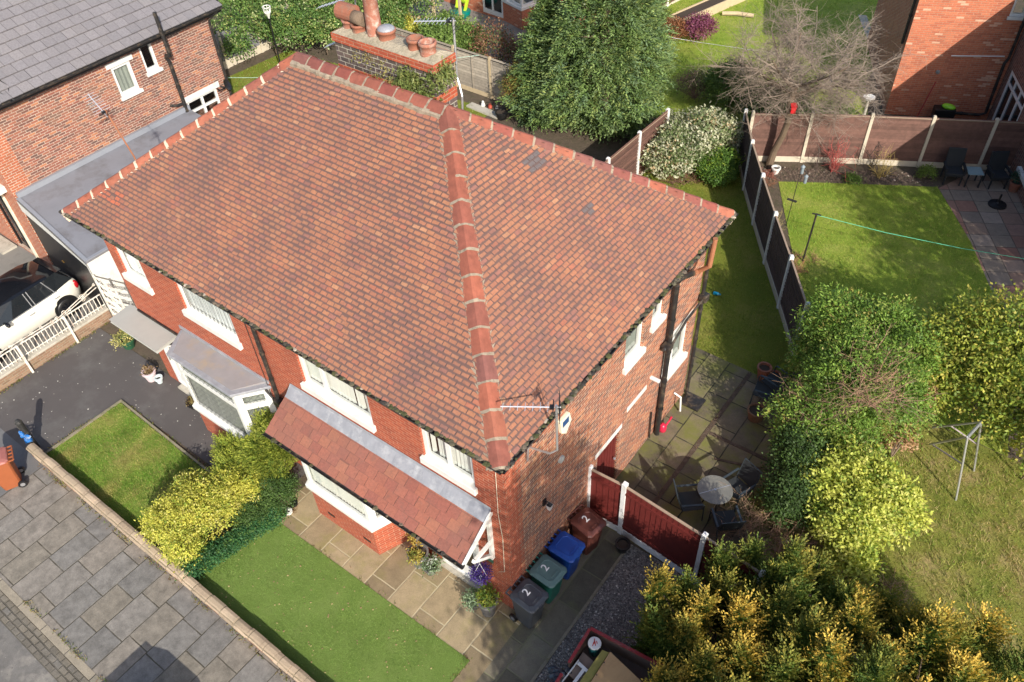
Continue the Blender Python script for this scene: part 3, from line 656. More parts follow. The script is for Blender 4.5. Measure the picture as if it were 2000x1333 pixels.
# ---------------------------------------------------------------- chimney
chy0, chy1, chx0, chx1, chz = 4.05, 4.62, -7.0, -4.42, 9.2
M['brickC'] = brick('chimney_brick', [(0, (.06, .045, .045)), (.5, (.09, .065, .065)), (1, (.13, .085, .08))], (.5, .46, .38), .014, .24, .1, stain=(.1, .1, .04))
mb = MB(); mb.box(chx0, chy0, 7.4, chx1, chy1, 9.0); ch = obj('chimney', mb, M['brickC'], house)
mb = MB(); mb.box(chx0-.035, chy0-.035, 9.0, chx1+.035, chy1+.035, 9.16); mb.box(chx0-.012, chy0-.012, 8.3, chx1+.012, chy1+.012, 8.52); obj('brick_band', mb, M['brickF'], ch)
mb = MB(); mb.add([(chx0-.02, chy0-.02, 9.162), (chx1+.02, chy0-.02, 9.162), (chx1+.02, chy1+.02, 9.162), (chx0-.02, chy1+.02, 9.162), (chx0+.15, chy0+.16, 9.24), (chx1-.15, chy0+.16, 9.24), (chx1-.15, chy1-.16, 9.24), (chx0+.15, chy1-.16, 9.24)], [(4, 5, 6, 7), (0, 1, 5, 4), (1, 2, 6, 5), (2, 3, 7, 6), (3, 0, 4, 7)]); obj('flaunching', mb, plain('flaunching_mortar', (.36, .31, .23), .95, .35, 5, bump=.03, bscale=18, dirt=(.14, .13, .08)), ch)
mb = MB(); mb.box(chx0-.03, chy0-.06, 8.24, chx1+.03, chy0-.001, 8.36); obj('flashing', mb, M['lead'], ch)
M['potw'] = plain('whitened_clay', (.3, .12, .08), .9, .35, 9, dirt=(.46, .4, .34))
mid = (chy0+chy1)/2
def pot(x, prof, mat, y=mid, Mx=None, z=9.2):
    prof = [(r*.88, h) for r, h in prof] 
    m = MB(); m.lathe(prof, (x, y, z), 20, None, Mx); return obj('chimney_pot', m, M[mat], ch, smooth=True)
hol = lambda r, h: [(r*1.08, 0), (r, .03), (r*.96, h*.7), (r*1.12, h*.74), (r*1.12, h), (r*.86, h), (r*.8, .05)]
pot(-6.12, [(.2, 0), (.17, .04), (.155, .9), (.19, .92), (.19, 1.0), (.13, 1.0), (.12, .2)], 'potw')
pot(-5.05, hol(.17, .22), 'terracotta', mid-.02); pot(-4.72, hol(.175, .24), 'potw', mid-.05)
pot(-5.8, hol(.19, .2), 'terracotta')
m = MB(); m.ell((-5.8, mid, 9.4), (.17, .17, .07), 16, 8); obj('pot_cap', m, M['lead'], ch, smooth=True)
pot(-6.78, hol(.17, .18), 'potw'); pot(-6.5, hol(.17, .16), 'terracotta', mid-.03)
m = MB(); m.lathe([(.12, -.2), (.17, -.2), (.17, .2), (.12, .2)], (-6.8, mid, 9.5), 16, None, Matrix.Rotation(R(90), 4, 'Y')); obj('half_round_cowl', m, M['terracotta'], ch)
m = MB(); m.lathe([(.09, -.18), (.13, -.18), (.13, .18), (.09, .18)], (-6.5, mid-.03, 9.46), 16, None, Matrix.Rotation(R(90), 4, 'Y')); obj('half_round_cowl', m, M['bark'], ch, smooth=True)
# ---------------------------------------------------------------- pipes and fittings
def pipe(name, pts, r, root, mat='blackpipe', col=True):
    m = MB(); m.tube(pts, r, 10); pts = [Vector(p) for p in pts]
    if col:
        for p, q in zip(pts[:-1], pts[1:]):
            L = (q-p).length
            if L > 1.2:
                k = int(L/1.1)
                for i in range(1, k+1): c = p.lerp(q, i/(k+1)); d = (q-p).normalized(); m.tube([c-d*.03, c+d*.03], r*1.25, 10)
    return obj(name, m, M[mat], root, smooth=False)
pipe('downpipe', [(-6.24, ey-.02, 5.5), (-6.24, -.1, 5.2), (-6.24, -.09, 4.9), (-6.24, -.09, 2.5), (-6.05, -.12, 2.35), (-6.05, -.12, .1)], .045, house)
m = MB(); m.ob((-6.22, -.12, 2.62), (.2, .16, .18), 0); m.tube([(-6.6, -.12, 2.78), (-6.24, -.12, 2.5)], .03, 8); obj('hopper', m, M['blackpipe'], house, bevel=.02)
pipe('waste_pipe', [(-6.62, -.03, 5.4), (-6.6, -.03, 3.0), (-6.55, -.03, .2)], .008, house, col=False)
pipe('soil_stack', [(.11, 5.78, .0), (.11, 5.78, 4.85), (.14, 5.9, 4.98), (.14, 6.45, 4.72)], .062, house)
pipe('vent_pipe', [(.16, 6.45, 4.72), (.19, 6.62, 4.68), (.4, 6.64, 4.9), (.42, 6.66, 5.62)], .055, house, 'rust', col=False)
m = MB(); m.ob((.13, 5.66, 3.16), (.2, .24, .16)); m.tube([(.13, 5.78, 3.0), (.13, 5.5, 3.22)], .05, 8); obj('hopper', m, M['blackpipe'], house, bevel=.03)
pipe('waste_pipe', [(.12, 5.82, 2.95), (.09, 6.6, 3.2), (.12, 7.28, 3.34)], .03, house, col=False)
pipe('downpipe', [(.3, 7.5, 5.5), (.1, 7.38, 5.2), (.08, 7.36, 4.9), (.08, 7.36, .1), (.25, 7.36, .03)], .045, house)
m = MB(); m.ob((.12, 7.36, 3.36), (.2, .2, .2)); obj('hopper', m, M['blackpipe'], house, bevel=.03)
pipe('boiler_flue', [(0, 5.3, 2.42), (.22, 5.3, 2.42)], .05, house, 'upvc', col=False)
pipe('waste_pipe', [(.02, 6.7, .62), (.2, 6.72, .55), (.24, 6.72, .06)], .025, house, 'upvc', col=False)
pipe('gas_pipe', [(.05, 5.5, .1), (.05, 5.45, 1.1)], .02, house, col=False)
m = MB(); m.ob((.35, 7.2, .03), (.5, .45, .06)); m.lathe([(.16, 0), (.16, .02)], (.35, 7.2, .061), 14); obj('gully_cover', m, M['blackpipe'], house)
# alarm box, vent, lamp
m = MB(); m.prism([(1.6, 4.55), (1.9, 4.55), (1.96, 4.3), (1.78, 4.06), (1.64, 4.2)], 0, .08)
al = MB(); al.add([(v[2]+.002, v[0], v[1]) for v in m.v], m.f); a = obj('alarm_box', al, M['cream'], house, bevel=.012)
m = MB(); m.add([(.0845, 1.66, 4.34), (.0845, 1.86, 4.34), (.0845, 1.86, 4.5), (.0845, 1.66, 4.5)], [(0, 1, 2, 3)]); obj('blue_panel', m, plain('alarm_blue', (.03, .08, .2), .3), a)
m = MB(); m.lathe([(.0, 0), (.09, .0), (.08, .04), (0, .05)], (.0, 1.72, 3.3), 12, None, Matrix.Rotation(R(90), 4, 'Y')); obj('wall_vent', m, plain('grey_plastic', (.4, .4, .38), .6), house)
m = MB(); m.ob((.02, 1.14, 2.56), (.04, .09, .16)); m.tube([(.03, 1.14, 2.58), (.1, 1.14, 2.64), (.14, 1.14, 2.6)], .012, 6); m.add([(.09, 1.09, 2.58), (.19, 1.09, 2.58), (.19, 1.19, 2.58), (.09, 1.19, 2.58), (.14, 1.14, 2.63)], [(0, 1, 4), (1, 2, 4), (2, 3, 4), (3, 0, 4)]); wl = obj('wall_lantern', m, M['blackpl'], house)
m = MB(); m.add([(.085, 1.085, 2.578), (.195, 1.085, 2.578), (.195, 1.195, 2.578), (.085, 1.195, 2.578), (.11, 1.11, 2.42), (.17, 1.11, 2.42), (.17, 1.17, 2.42), (.11, 1.17, 2.42)], [(0, 1, 5, 4), (1, 2, 6, 5), (2, 3, 7, 6), (3, 0, 4, 7), (4, 5, 6, 7)]); obj('lamp_glass', m, plain('lamp_glass', (.75, .75, .75), .1), wl)
m = MB(); m.tube([(-.15, -.012, 4.9), (-.18, -.012, 3.4), (-.12, -.012, 2.6), (-.15, -.012, 1.4), (-.3, -.012, 1.25)], .006, 5); obj('cable', m, M['cream'], house)
m = MB(); m.ob((-.5, -.015, 1.5), (.16, .02, .1)); obj('number_plaque', m, plain('plaque_green', (.03, .14, .09), .4), house)
m = MB(); m.ob((-.12, -.06, 5.2), (.13, .1, .2)); obj('junction_box', m, plain('box_grey', (.35, .34, .32), .6), house, bevel=.01)
# ---------------------------------------------------------------- fences
BC = {'brownwood': (.13, .066, .05), 'darkbrown': (.075, .046, .04), 'greywood': (.3, .26, .21)}
def fence(name, label, posts, ph, boardh, matp, matw, matb, style='v', dirn=1, cap=True, phs=None, rail=None, lastpost=True, z0=0, bead=.02):
    f = thing(name, label, 'fence', (posts[0][0], posts[0][1], 0))
    for i, p in enumerate(posts):
        if i == len(posts)-1 and not lastpost: break
        m = MB(); q = Vector((*posts[min(i+1, len(posts)-1)], 0))-Vector((*posts[max(i-1, 0)], 0)); a = math.atan2(q.y, q.x)
        h = ph+.1
        m.ob((p[0], p[1], h/2), (.1, .11, h), a); m.add([], [])
        m.ob((p[0], p[1], h+.012), (.075, .08, .024), a)
        obj('post', m, M[matp], f)
    for i in range(len(posts)-1):
        a, b = Vector((*posts[i], 0)), Vector((*posts[i+1], 0)); d = (b-a).normalized(); n = Vector((-d.y, d.x, 0)); ang = math.atan2(d.y, d.x); L = (b-a).length-.1; c = (a+b)/2
        if boardh:
            m = MB(); m.ob(c+Vector((0, 0, boardh/2)), (L, .05, boardh), ang); obj('gravel_board', m, M[matb], f, bevel=.006)
        m = MB(); z0 = boardh+.003; bc = BC.get(matw)
        def shade():
            if bc: g = rnd.uniform(.72, 1.25); m.cur = tuple(x*g for x in bc)
        if style == 'v':
            k = int(L/.125); w = L/k
            for j in range(k):
                shade(); m.ob(c+d*(-L/2+w*(j+.5))+n*rnd.uniform(-.003, .003)+Vector((0, 0, z0+(ph-z0)/2+rnd.uniform(-.008, .008))), (w*1.06, .014, ph-z0), ang+R(6))
            for zz in (z0+.15, ph-.2): m.ob(c-n*.028*dirn+Vector((0, 0, zz)), (L, .035, .06), ang)
        elif style == 'vb':
            k = 5; w = L/k
            zz = z0
            while zz < ph-.03:
                shade(); m.ob(c+n*rnd.uniform(-.004, .004)+Vector((0, 0, zz+.06)), (L, .016, .135), ang, R(9)); zz += .11
            if bc: m.cur = tuple(x*.4 for x in bc)
            for j in range(k+1):
                m.ob(c+d*(-L/2+min(max(w*j, .025), L-.025))+n*.028*dirn+Vector((0, 0, (z0+ph)/2)), (.04, .03, ph-z0), ang)
        else:
            zz = z0
            while zz < ph-.03:
                shade(); m.ob(c+n*rnd.uniform(-.006, .006)+Vector((0, 0, zz+.06)), (L, .02, .135), ang, R(-13*dirn)); zz += .115
            if style == 'hs':
                for j in (.0, .5, 1.): m.ob(c+d*(L*(j-.5)*.96)-n*.03*dirn+Vector((0, 0, (z0+ph)/2)), (.04, .03, ph-z0), ang)
        m2 = MB(); obj('panel', m, M[matw], f)
        m2.ob(c+Vector((0, 0, ph+.008)), (L, .05, .03), ang); obj('capping', m2, M[rail or matw], f)
    return f
M['whitepost'] = plain('white_painted_concrete', (.68, .68, .68), .7, .1, 6, dirt=(.5, .48, .42))
M['palepost'] = plain('pale_concrete', (.52, .46, .36), .9, .15, 7)
M['fadedwood'] = plain('faded_fence_top', (.3, .22, .16), .9, .25, 8)
fence('red_fence', 'dark red stained timber fence with white posts beside the brown bin and patio', [(.0, 2.83), (.84, 2.87), (2.74, 2.74), (4.0, 2.64)], 1.75, .2, 'whitepost', 'redwood', 'whitepost', 'v', 1, rail='fadedwood')
fence('garden_fence', 'dark brown fence with pale posts running between the shaded side lawn and the sunny lawn', [(-3.72, 18.22), (-2.7, 16.55), (-1.62, 14.97), (-.5, 13.36), (.66, 11.75), (1.75, 10.2)], 1.78, .22, 'whitepost', 'darkbrown', 'palepost', 'vb', 1, rail='fadedwood', lastpost=True)
fence('garden_fence', 'brown horizontal board fence with cream posts behind the flower bed, half in sun', [(-3.45, 18.2), (-1.8, 19.2), (-.13, 20.15), (1.57, 21.05), (3.26, 21.95), (5.0, 22.85)], 1.8, .22, 'palepost', 'brownwood', 'palepost', 'h', 1, rail='fadedwood')
fence('garden_fence', 'reddish brown fence with one white post beside the variegated bush, mostly behind the roof', [(-6.0, 9.4), (-6.02, 11.3), (-6.02, 13.2), (-6.0, 15.1), (-5.95, 16.9)], 1.75, .1, 'whitepost', 'brownwood', 'palepost', 'h', -1, rail='fadedwood')
fence('garden_fence', 'weathered grey overlap fence panels behind the chimney, beneath the shrubs', [(-19.2, 17.0), (-17.35, 16.97), (-15.5, 16.93), (-13.65, 16.9), (-11.8, 16.87), (-9.95, 16.83)], 1.62, .2, 'palewood', 'greywood', 'palewood', 'hs', 1)
M['slatefence'] = plain('slate_grey_fence', (.2, .2, .215), .9, .25, 7)
fence('garden_fence', 'slate grey fence with pale gravel boards half covered by the ivy hedge', [(-25.0, 11.0), (-24.95, 12.85), (-24.85, 14.7), (-24.75, 16.5), (-24.65, 18.4)], 1.5, .35, 'palepost', 'slatefence', 'palepost', 'h', -1)
fence('garden_fence', 'dark brown far fence with a single white post above the long raised bed', [(-12.4, 26.2), (-12.1, 28.2), (-11.8, 30.2), (-11.4, 33), (-11, 36)], 1.6, .1, 'whitepost', 'brownwood', 'palepost', 'h', -1)
# ---------------------------------------------------------------- front garden wall, kerbs of the wall
M['coping'] = slabs('wall_coping', [(0, (.34, .26, .18)), (1, (.48, .37, .26))], (.2, .16, .1), .45, 5, .012, axis='x', jitter=0, shift=0, var=.3, stain=((.17, .15, .1), 2, .5, .6))
w = thing('garden_wall', 'low stone front garden wall with worn tan coping along the pavement', 'wall', (-6, -3.62, 0))
mb = MB(); mb.box(-12.25, -3.72, -.05, 5.2, -3.56, .27); obj('wall_body', mb, M['brickS'], w)
for x0, x1, h in ((-12.28, -6.55, .35), (-6.05, 5.2, .35), (-6.53, -6.07, .43)):
    mb = MB(); n = int((x1-x0)/.42)+1
    for i in range(n):
        a, b = x0+(x1-x0)*i/n, x0+(x1-x0)*(i+1)/n; dz = rnd.uniform(-.008, .008); dy = rnd.uniform(-.012, .012)
        mb.add([(a+.004, -3.76+dy, .272), (b-.004, -3.76+dy, .272), (b-.004, -3.53+dy, .272), (a+.004, -3.53+dy, .272), (a+.004, -3.75+dy, h-.03+dz), (b-.004, -3.75+dy, h-.03+dz), (b-.004, -3.54+dy, h-.03+dz), (a+.004, -3.54+dy, h-.03+dz), (a+.004, -3.68+dy, h+dz), (b-.004, -3.68+dy, h+dz), (b-.004, -3.6+dy, h+dz), (a+.004, -3.6+dy, h+dz)],
               [(0, 3, 2, 1), (0, 1, 5, 4), (2, 3, 7, 6), (4, 5, 9, 8), (6, 7, 11, 10), (8, 9, 10, 11), (0, 4, 8, 11, 7, 3), (1, 2, 6, 10, 9, 5)])
    obj('coping', mb, M['coping'], w)
# dark gate post with a blue bag
mb = MB(); mb.lathe([(.085, 0), (.08, .85), (.085, .86), (.085, 1.0), (.06, 1.06), (0, 1.08)], (-12.42, -3.52, 0), 12)
gp = tag(obj('gate_post', mb, plain('black_gate_post', (.02, .02, .02), .6, .4, 8, dirt=(.16, .15, .12)), smooth=False), 'black round topped gate post at the end of the low garden wall', 'gate post')
mb = MB()
for i in range(9): mb.ell((-12.36+rnd.uniform(-.07, .07), -3.56+rnd.uniform(-.05, .05), .32+i*.045), (rnd.uniform(.05, .1), rnd.uniform(.05, .09), rnd.uniform(.04, .08)), 8, 6, None, .5)
tag(obj('plastic_bag', mb, plain('blue_plastic', (.02, .14, .42), .25, .5, 12, dirt=(.5, .55, .55))), 'crumpled blue plastic bag tied round the black gate post', 'bag')
# ---------------------------------------------------------------- wall with white railings by the drive
w = thing('railing_wall', 'low brick wall carrying white iron railings beside the white car', 'wall', (-15.15, -1.5, 0))
M['brickL'] = brick('low_wall_brick', [(0, (.2, .12, .08)), (.5, (.26, .15, .1)), (1, (.32, .2, .13))], (.33, .28, .2), .014, var=.25, stain=(.1, .1, .05))
mb = MB(); mb.box(-15.24, -3.6, -.05, -15.04, .55, .36); obj('wall_body', mb, M['brickL'], w)
mb = MB(); mb.box(-15.28, -3.62, .362, -15.0, .58, .43); obj('coping', mb, M['concrete'], w, bevel=.015)
M['iron'] = plain('white_painted_iron', (.72, .68, .6), .5, .15, 10, dirt=(.3, .13, .06))
mb = MB(); x = -15.13; y = -3.55
mb.bar((x, -3.6, .52), (x, .55, .52), .02, .025); mb.bar((x, -3.6, .9), (x, .55, .9), .02, .03)
while y < .52: mb.bar((x, y, .43), (x, y, .9), .018, .018); y += .115
mb.bar((x, -3.6, 1.02), (x, -.75, .97), .016, .02); mb.bar((x, -.75, .97), (x, .5, 1.28), .016, .02); mb.bar((x, -.75, .92), (x, .5, 1.16), .016, .02)
def spiral(c, r, turns, a0, n=18):
    return [(c[0], c[1]+r*(1-.75*i/n)*math.cos(a0+turns*6.283*i/n), c[2]+r*(1-.75*i/n)*math.sin(a0+turns*6.283*i/n)) for i in range(n+1)]
for yy, zz, r in ((-.62, 1.02, .07), (-.45, 1.0, .05), (0, 1.17, .085), (.12, 1.13, .075), (.02, 1.02, .06), (.45, 1.27, .06), (-.85, .97, .06)): mb.tube(spiral((x, yy, zz), r, 1.3, rnd.uniform(0, 6)), .009, 5)
for k in range(9): mb.tube(spiral((x, -3.4+k*.3, .985), .06, 1.2, 2*k), .008, 5)
obj('railing', mb, M['iron'], w)
for yy in (-.72, -2.12, -3.52):
    mb = MB(); mb.bar((-14.98, yy, 0), (-14.98, yy, 1.03), .055, .055); mb.bar((-14.98, yy, .85), (x, yy, .9), .03, .03); obj('railing_post', mb, M['iron'], w)
# white iron gate panel
mb = MB(); gx0, gx1, gy = -14.72, -13.7, .42
for xx in (gx0, gx1, (gx0+gx1)/2): mb.bar((xx, gy, .0), (xx, gy, 1.85), .04, .04)
for zz in (.1, .95, 1.8): mb.bar((gx0, gy, zz), (gx1, gy, zz), .03, .03)
for i in range(10):
    for k in range(6):
        c = (0, gx0+.08+i*.098, .22+k*.27)
        pts = [(p[1], gy, p[2]) for p in spiral(c, .075, 1.1, i*1.7+k)]; mb.tube(pts, .011, 4)
tag(obj('iron_gate', mb, M['iron']), 'white scrolled iron side gate between the flat roofed garage and the house', 'gate')
# ---------------------------------------------------------------- garage of the left house
g = thing('garage', 'flat roofed lean-to garage with grey felt roof, black door and white side wall', 'garage', (-16.7, 3.5, 0))
mb = MB(); r0 = [(-18.66, .78, 2.66), (-14.78, .42, 2.27), (-14.75, 7.0, 2.3), (-18.66, 7.0, 2.66)]
mb.add(r0+[(x, y, z-.06) for x, y, z in r0], MB.BF[:0]+[(0, 1, 2, 3), (7, 6, 5, 4), (0, 4, 5, 1), (1, 5, 6, 2), (2, 6, 7, 3), (3, 7, 4, 0)])
M['felt'] = plain('grey_roof_felt', (.185, .19, .215), .8, .16, 1.6, bump=.004, dirt=(.12, .115, .12))
rf2 = obj('roof', mb, M['felt'], g)
mb = MB(); mb.bar((-18.62, .84, 2.74), (-18.62, 7, 2.74), .1, .16); mb.bar((-18.6, .83, 2.67), (-14.82, .48, 2.29), .1, .025); mb.bar((-14.83, .46, 2.285), (-14.8, 7, 2.31), .1, .025); obj('felt_edge', mb, plain('felt_edge', (.23, .245, .28), .7, .15), rf2)
mb = MB(); mb.add([(-18.66, .76, 2.6), (-14.8, .405, 2.21), (-14.8, .405, 2.12), (-18.66, .76, 2.22)], [(3, 2, 1, 0)]); mb.add([(-18.66, .8, 2.6), (-14.8, .44, 2.21), (-14.8, .44, 2.12), (-18.66, .8, 2.22)], [(0, 1, 2, 3)]); obj('fascia', mb, M['white'], g)
mb = MB(); F = Frame((-18.66, .8), (3.86, -.355), (.092, .996)); k = 0
for k in range(26): F.box(mb, .02+k*.148, .16+k*.148, 0, .03, .02, 2.4-.012*k)
gd = obj('garage_door', mb, M['blackpl'], g)
mb = MB(); mb.bar(F.P(1.5, -.03, 1.1), F.P(1.62, -.03, 1.1), .03, .03); obj('handle', mb, plain('brass', (.5, .3, .08), .3, metal=.8), gd)
mb = MB(); mb.box(-14.92, .45, -.05, -14.8, 6.9, 2.2); obj('side_wall', mb, M['white'], g)
# ---------------------------------------------------------------- left neighbour house
lh = thing('neighbour_house', 'brown brick house with a grey concrete tile roof, top left beyond the garage', 'house', (-22, 4.8, 0))
M['brickN'] = brick('brown_stock_brick', [(0, (.15, .066, .052)), (.2, (.235, .085, .06)), (.45, (.285, .105, .066)), (.68, (.2, .084, .06)), (.84, (.38, .155, .08)), (.93, (.125, .066, .055))], (.54, .43, .35), .012, var=.25, stain=(.4, .26, .16), stain_amt=.25)
FN = Frame((-18.7, 0), (0, 1), (-1, 0)); FNF = Frame((-28, .78), (1, 0), (0, 1))
mb = MB(); wall(mb, FN, 1.35, 8.78, -.1, 5.45, [(4.98, 5.66, 3.98, 4.92), (6.06, 6.54, 4.32, 5.36), (7.02, 8.26, 1.75, 2.86)])
obj('side_wall', mb, M['brickN'], lh)
M['brickO'] = brick('orange_facing_brick', [(0, (.34, .095, .045)), (.5, (.42, .13, .06)), (1, (.36, .1, .05))], (.58, .48, .38), .012, var=.22)
mb = MB(); wall(mb, FN, .78, 1.35, -.1, 5.45); wall(mb, FNF, 0, 9.3, -.1, 5.45, [(7.2, 8.3, .05, 2.3)]); obj('front_wall', mb, M['brickO'], lh)
mb = MB(); mb.poly([(-28, 8.78, -.1), (-18.7, 8.78, -.1), (-18.7, 8.78, 5.45), (-28, 8.78, 5.45)]); obj('back_wall', mb, M['brickN'], lh)
mb = MB(); mb.box(-20.78, .84, .05, -20.7, .9, 2.3); mb.box(-19.8, .84, .05, -19.72, .9, 2.3); mb.box(-20.7, .84, 2.2, -19.8, .9, 2.3); mb.box(-20.25, .84, .1, -20.17, .9, 2.2); fd = obj('front_door', mb, M['blackpl'], lh)
mb = MB(); mb.box(-20.69, .87, .06, -19.81, .88, 2.19); obj('pane', mb, M['darkglass'], fd)
mb = MB(); mb.box(-19.62, .72, 0, -19.52, .777, 2.7); obj('porch_frame', mb, M['cream'], lh)
mb = MB(); mb.box(-24, .1, 2.75, -19.05, .777, 2.95); obj('porch_canopy', mb, M['white'], lh)
mb = MB(); mb.box(-22, .2, .0, -20.75, .7, .07); obj('door_step', mb, M['concrete'], lh)
window(lh, FN, 4.98, 5.66, 3.98, 4.92, blind='frost', fw=.1, head=.16, sillh=.1)
window(lh, FN, 6.06, 6.54, 4.32, 5.36, blind=None, fw=.09, sillh=.1)
window(lh, FN, 7.02, 8.26, 1.75, 2.86, mull=[7.64], trans=[(7.1, 8.2, 2.45)], fw=.08, head=.2, sillh=.1)
m1 = MB(); m1.poly([(-18.4, 9.15, 5.42), (-18.4, -3, 5.42), (-23.4, -3, 8.3), (-23.4, 9.15, 8.3)]); m1.poly([(-28.4, 9.15, 5.42), (-28.4, -3, 5.42), (-23.4, -3, 8.3), (-23.4, 9.15, 8.3)])
rn = obj('roof', m1, M['underlay'], lh)
GP = [(.178, .166, .175), (.184, .171, .178), (.175, .164, .173), (.188, .174, .179), (.181, .169, .177)]
M['gtile'] = tilemat('grey_concrete_tile', .33, .33, (.06, .055, .058), .1, .99, 0)
m1 = tile_slope((-18.38, 9.15, 5.44), (-18.38, -3, 5.44), (-23.4, 9.15, 8.33), (-23.4, -3, 8.33), .335, .33, GP, [1]*5, .03, ch=.002); o = obj('side_tiles', m1, M['gtile'], rn); set_uv(o, m1.uv)
mb = MB()
for k in range(27): a, b = -3+k*.45, -3+k*.45+.44; mb.add([(-23.6, a, 8.27), (-23.4, a, 8.4), (-23.2, a, 8.27), (-23.6, b, 8.27), (-23.4, b, 8.4), (-23.2, b, 8.27)], [(0, 1, 4, 3), (1, 2, 5, 4), (0, 2, 1), (3, 4, 5)])
obj('ridge_tiles', mb, M['gtile'], rn)
gutter([(-18.34, -3, 5.4), (-18.34, 9.15, 5.4)], lh)
mb = MB(); mb.box(-18.46, -3, 5.24, -18.42, 9.12, 5.4); mb.box(-18.7, -3, 5.24, -18.46, 9.1, 5.26); mb.bar((-18.4, 9.14, 5.4), (-23.4, 9.14, 8.28), .05, .16); obj('fascia', mb, M['blackpl'], lh)
pipe('soil_stack', [(-18.6, 6.86, 1.8), (-18.6, 6.86, 4.4), (-18.6, 6.8, 4.55), (-18.52, 6.78, 4.66), (-18.3, 6.78, 4.7), (-18.26, 6.76, 4.85), (-18.26, 6.74, 6.1)], .06, lh)
pipe('waste_pipe', [(-18.6, 6.86, 2.95), (-18.6, 6.6, 2.98), (-18.66, 6.4, 3.05)], .045, lh)
pipe('downpipe', [(-18.34, 8.9, 5.35), (-18.6, 8.7, 5.1), (-18.63, 8.68, 4.9), (-18.63, 8.68, 1.9)], .045, lh)
pipe('flue_pipe', [(-18.68, 6.75, 2.4), (-18.45, 6.75, 2.42), (-18.42, 6.72, 2.2)], .05, lh, col=False)
mb = MB(); mb.tube([(-18.3, 1.8, 5.4), (-18.7, 2.05, 5.66), (-19.3, 1.9, 6.0)], .014, 4); mb.tube([(-18.3, 1.9, 5.4), (-18.6, 1.75, 5.6), (-19.3, 1.6, 6.0)], .014, 4); obj('loose_cable', mb, M['blackpl'], lh)
t_ = thing('satellite_dish', 'small black satellite dish on the corner of the brown brick house', 'satellite dish', (-18.5, 8.4, 2.9))
mb = MB(); mb.lathe([(0, 0), (.1, .012), (.17, .035), (.2, .06), (.19, .062), (.1, .03), (0, .02)], (-18.38, 8.45, 2.95), 16, None, Matrix.Rotation(R(60), 4, 'Y') @ Matrix.Rotation(R(-30), 4, 'X')); obj('dish', mb, M['blackpl'], t_)
mb = MB(); mb.tube([(-18.68, 8.4, 2.85), (-18.45, 8.42, 2.88), (-18.36, 8.45, 2.95)], .025, 6); mb.tube([(-18.45, 8.42, 2.85), (-18.3, 8.1, 2.95), (-18.28, 8.02, 3.05)], .02, 6); obj('arm', mb, M['blackpl'], t_)
# ---------------------------------------------------------------- aerials
def aerial(name, label, root_pts, boom0, boom1, n, mast_r=.018, mat='galv', elen=.16, refl=True, vert=False):
    a = thing(name, label, 'aerial', root_pts[0])
    mb = MB(); mb.tube(root_pts, mast_r, 7); obj('mast', mb, M[mat], a)
    b0, b1 = Vector(boom0), Vector(boom1); d = (b1-b0).normalized(); s = Vector((0, 0, 1)) if vert else d.cross(Vector((0, 0, 1))).normalized(); u = s.cross(d)
    mb = MB(); mb.tube([b0-d*.12, b1], .011, 6)
    for i in range(n):
        p = b0.lerp(b1, (i+.5)/n+.03); e = elen*(1-.3*i/n); mb.tube([p-s*e, p+s*e], .005, 4)
    obj('boom', mb, M['alu'], a)
    mb = MB()
    if refl:
        for k in (-1, 1):
            for j in (.06, .12, .18):
                p = b0-d*.1+u*j*k+d*.05*j*8*0; mb.tube([p-s*.19, p+s*.19], .005, 4)
        mb.tube([b0-d*.1-u*.18, b0-d*.1+u*.18], .008, 4)
    mb.ob(b0+d*.02, (.07, .07, .05), math.atan2(d.y, d.x)); mb.tube([b0+s*.13+u*.03, b0+s*.13-u*.03, b0-s*.13-u*.03, b0-s*.13+u*.03, b0+s*.13+u*.03], .007, 5)
    obj('dipole', mb, M['blackpl'], a); return a
aerial('tv_aerial', 'silver television aerial on a cranked pole at the near roof corner', [(.03, .64, 4.45), (.06, .64, 4.85), (.5, .66, 4.98), (.62, .7, 5.12), (.66, .62, 6.35)], (.6, .62, 6.27), (-.1, .18, 6.24), 7, .02, elen=.1)
aerial('tv_aerial', 'television aerial on a tall bent silver pole right of the chimney', [(-4.34, 4.64, 7.8), (-4.32, 4.66, 8.3), (-4.4, 4.7, 8.5), (-4.46, 4.72, 8.62), (-4.46, 4.76, 9.75)], (-4.55, 4.76, 9.68), (-5.2, 4.5, 9.62), 9, .022)
aerial('tv_aerial', 'upper of two ribbed aerials poking left from behind the chimney', [(-6.95, 4.66, 8.0), (-6.95, 4.72, 9.75)], (-7.0, 4.75, 9.62), (-7.95, 4.6, 9.25), 10, .016, refl=False)
aerial('tv_aerial', 'lower of two ribbed aerials poking left from behind the chimney', [(-7.03, 4.5, 8.0), (-7.06, 4.5, 9.0)], (-7.07, 4.45, 8.88), (-7.65, 4.35, 8.6), 7, .016, refl=False)
aerial('tv_aerial', 'old aerial on a leaning rusty pole over the grey garage roof', [(-12.0, 1.6, 5.6), (-12.05, 1.62, 5.9), (-12.35, 1.55, 7.05)], (-12.35, 1.5, 7.0), (-12.75, 1.5, 7.35), 8, .02, 'rust', .2)
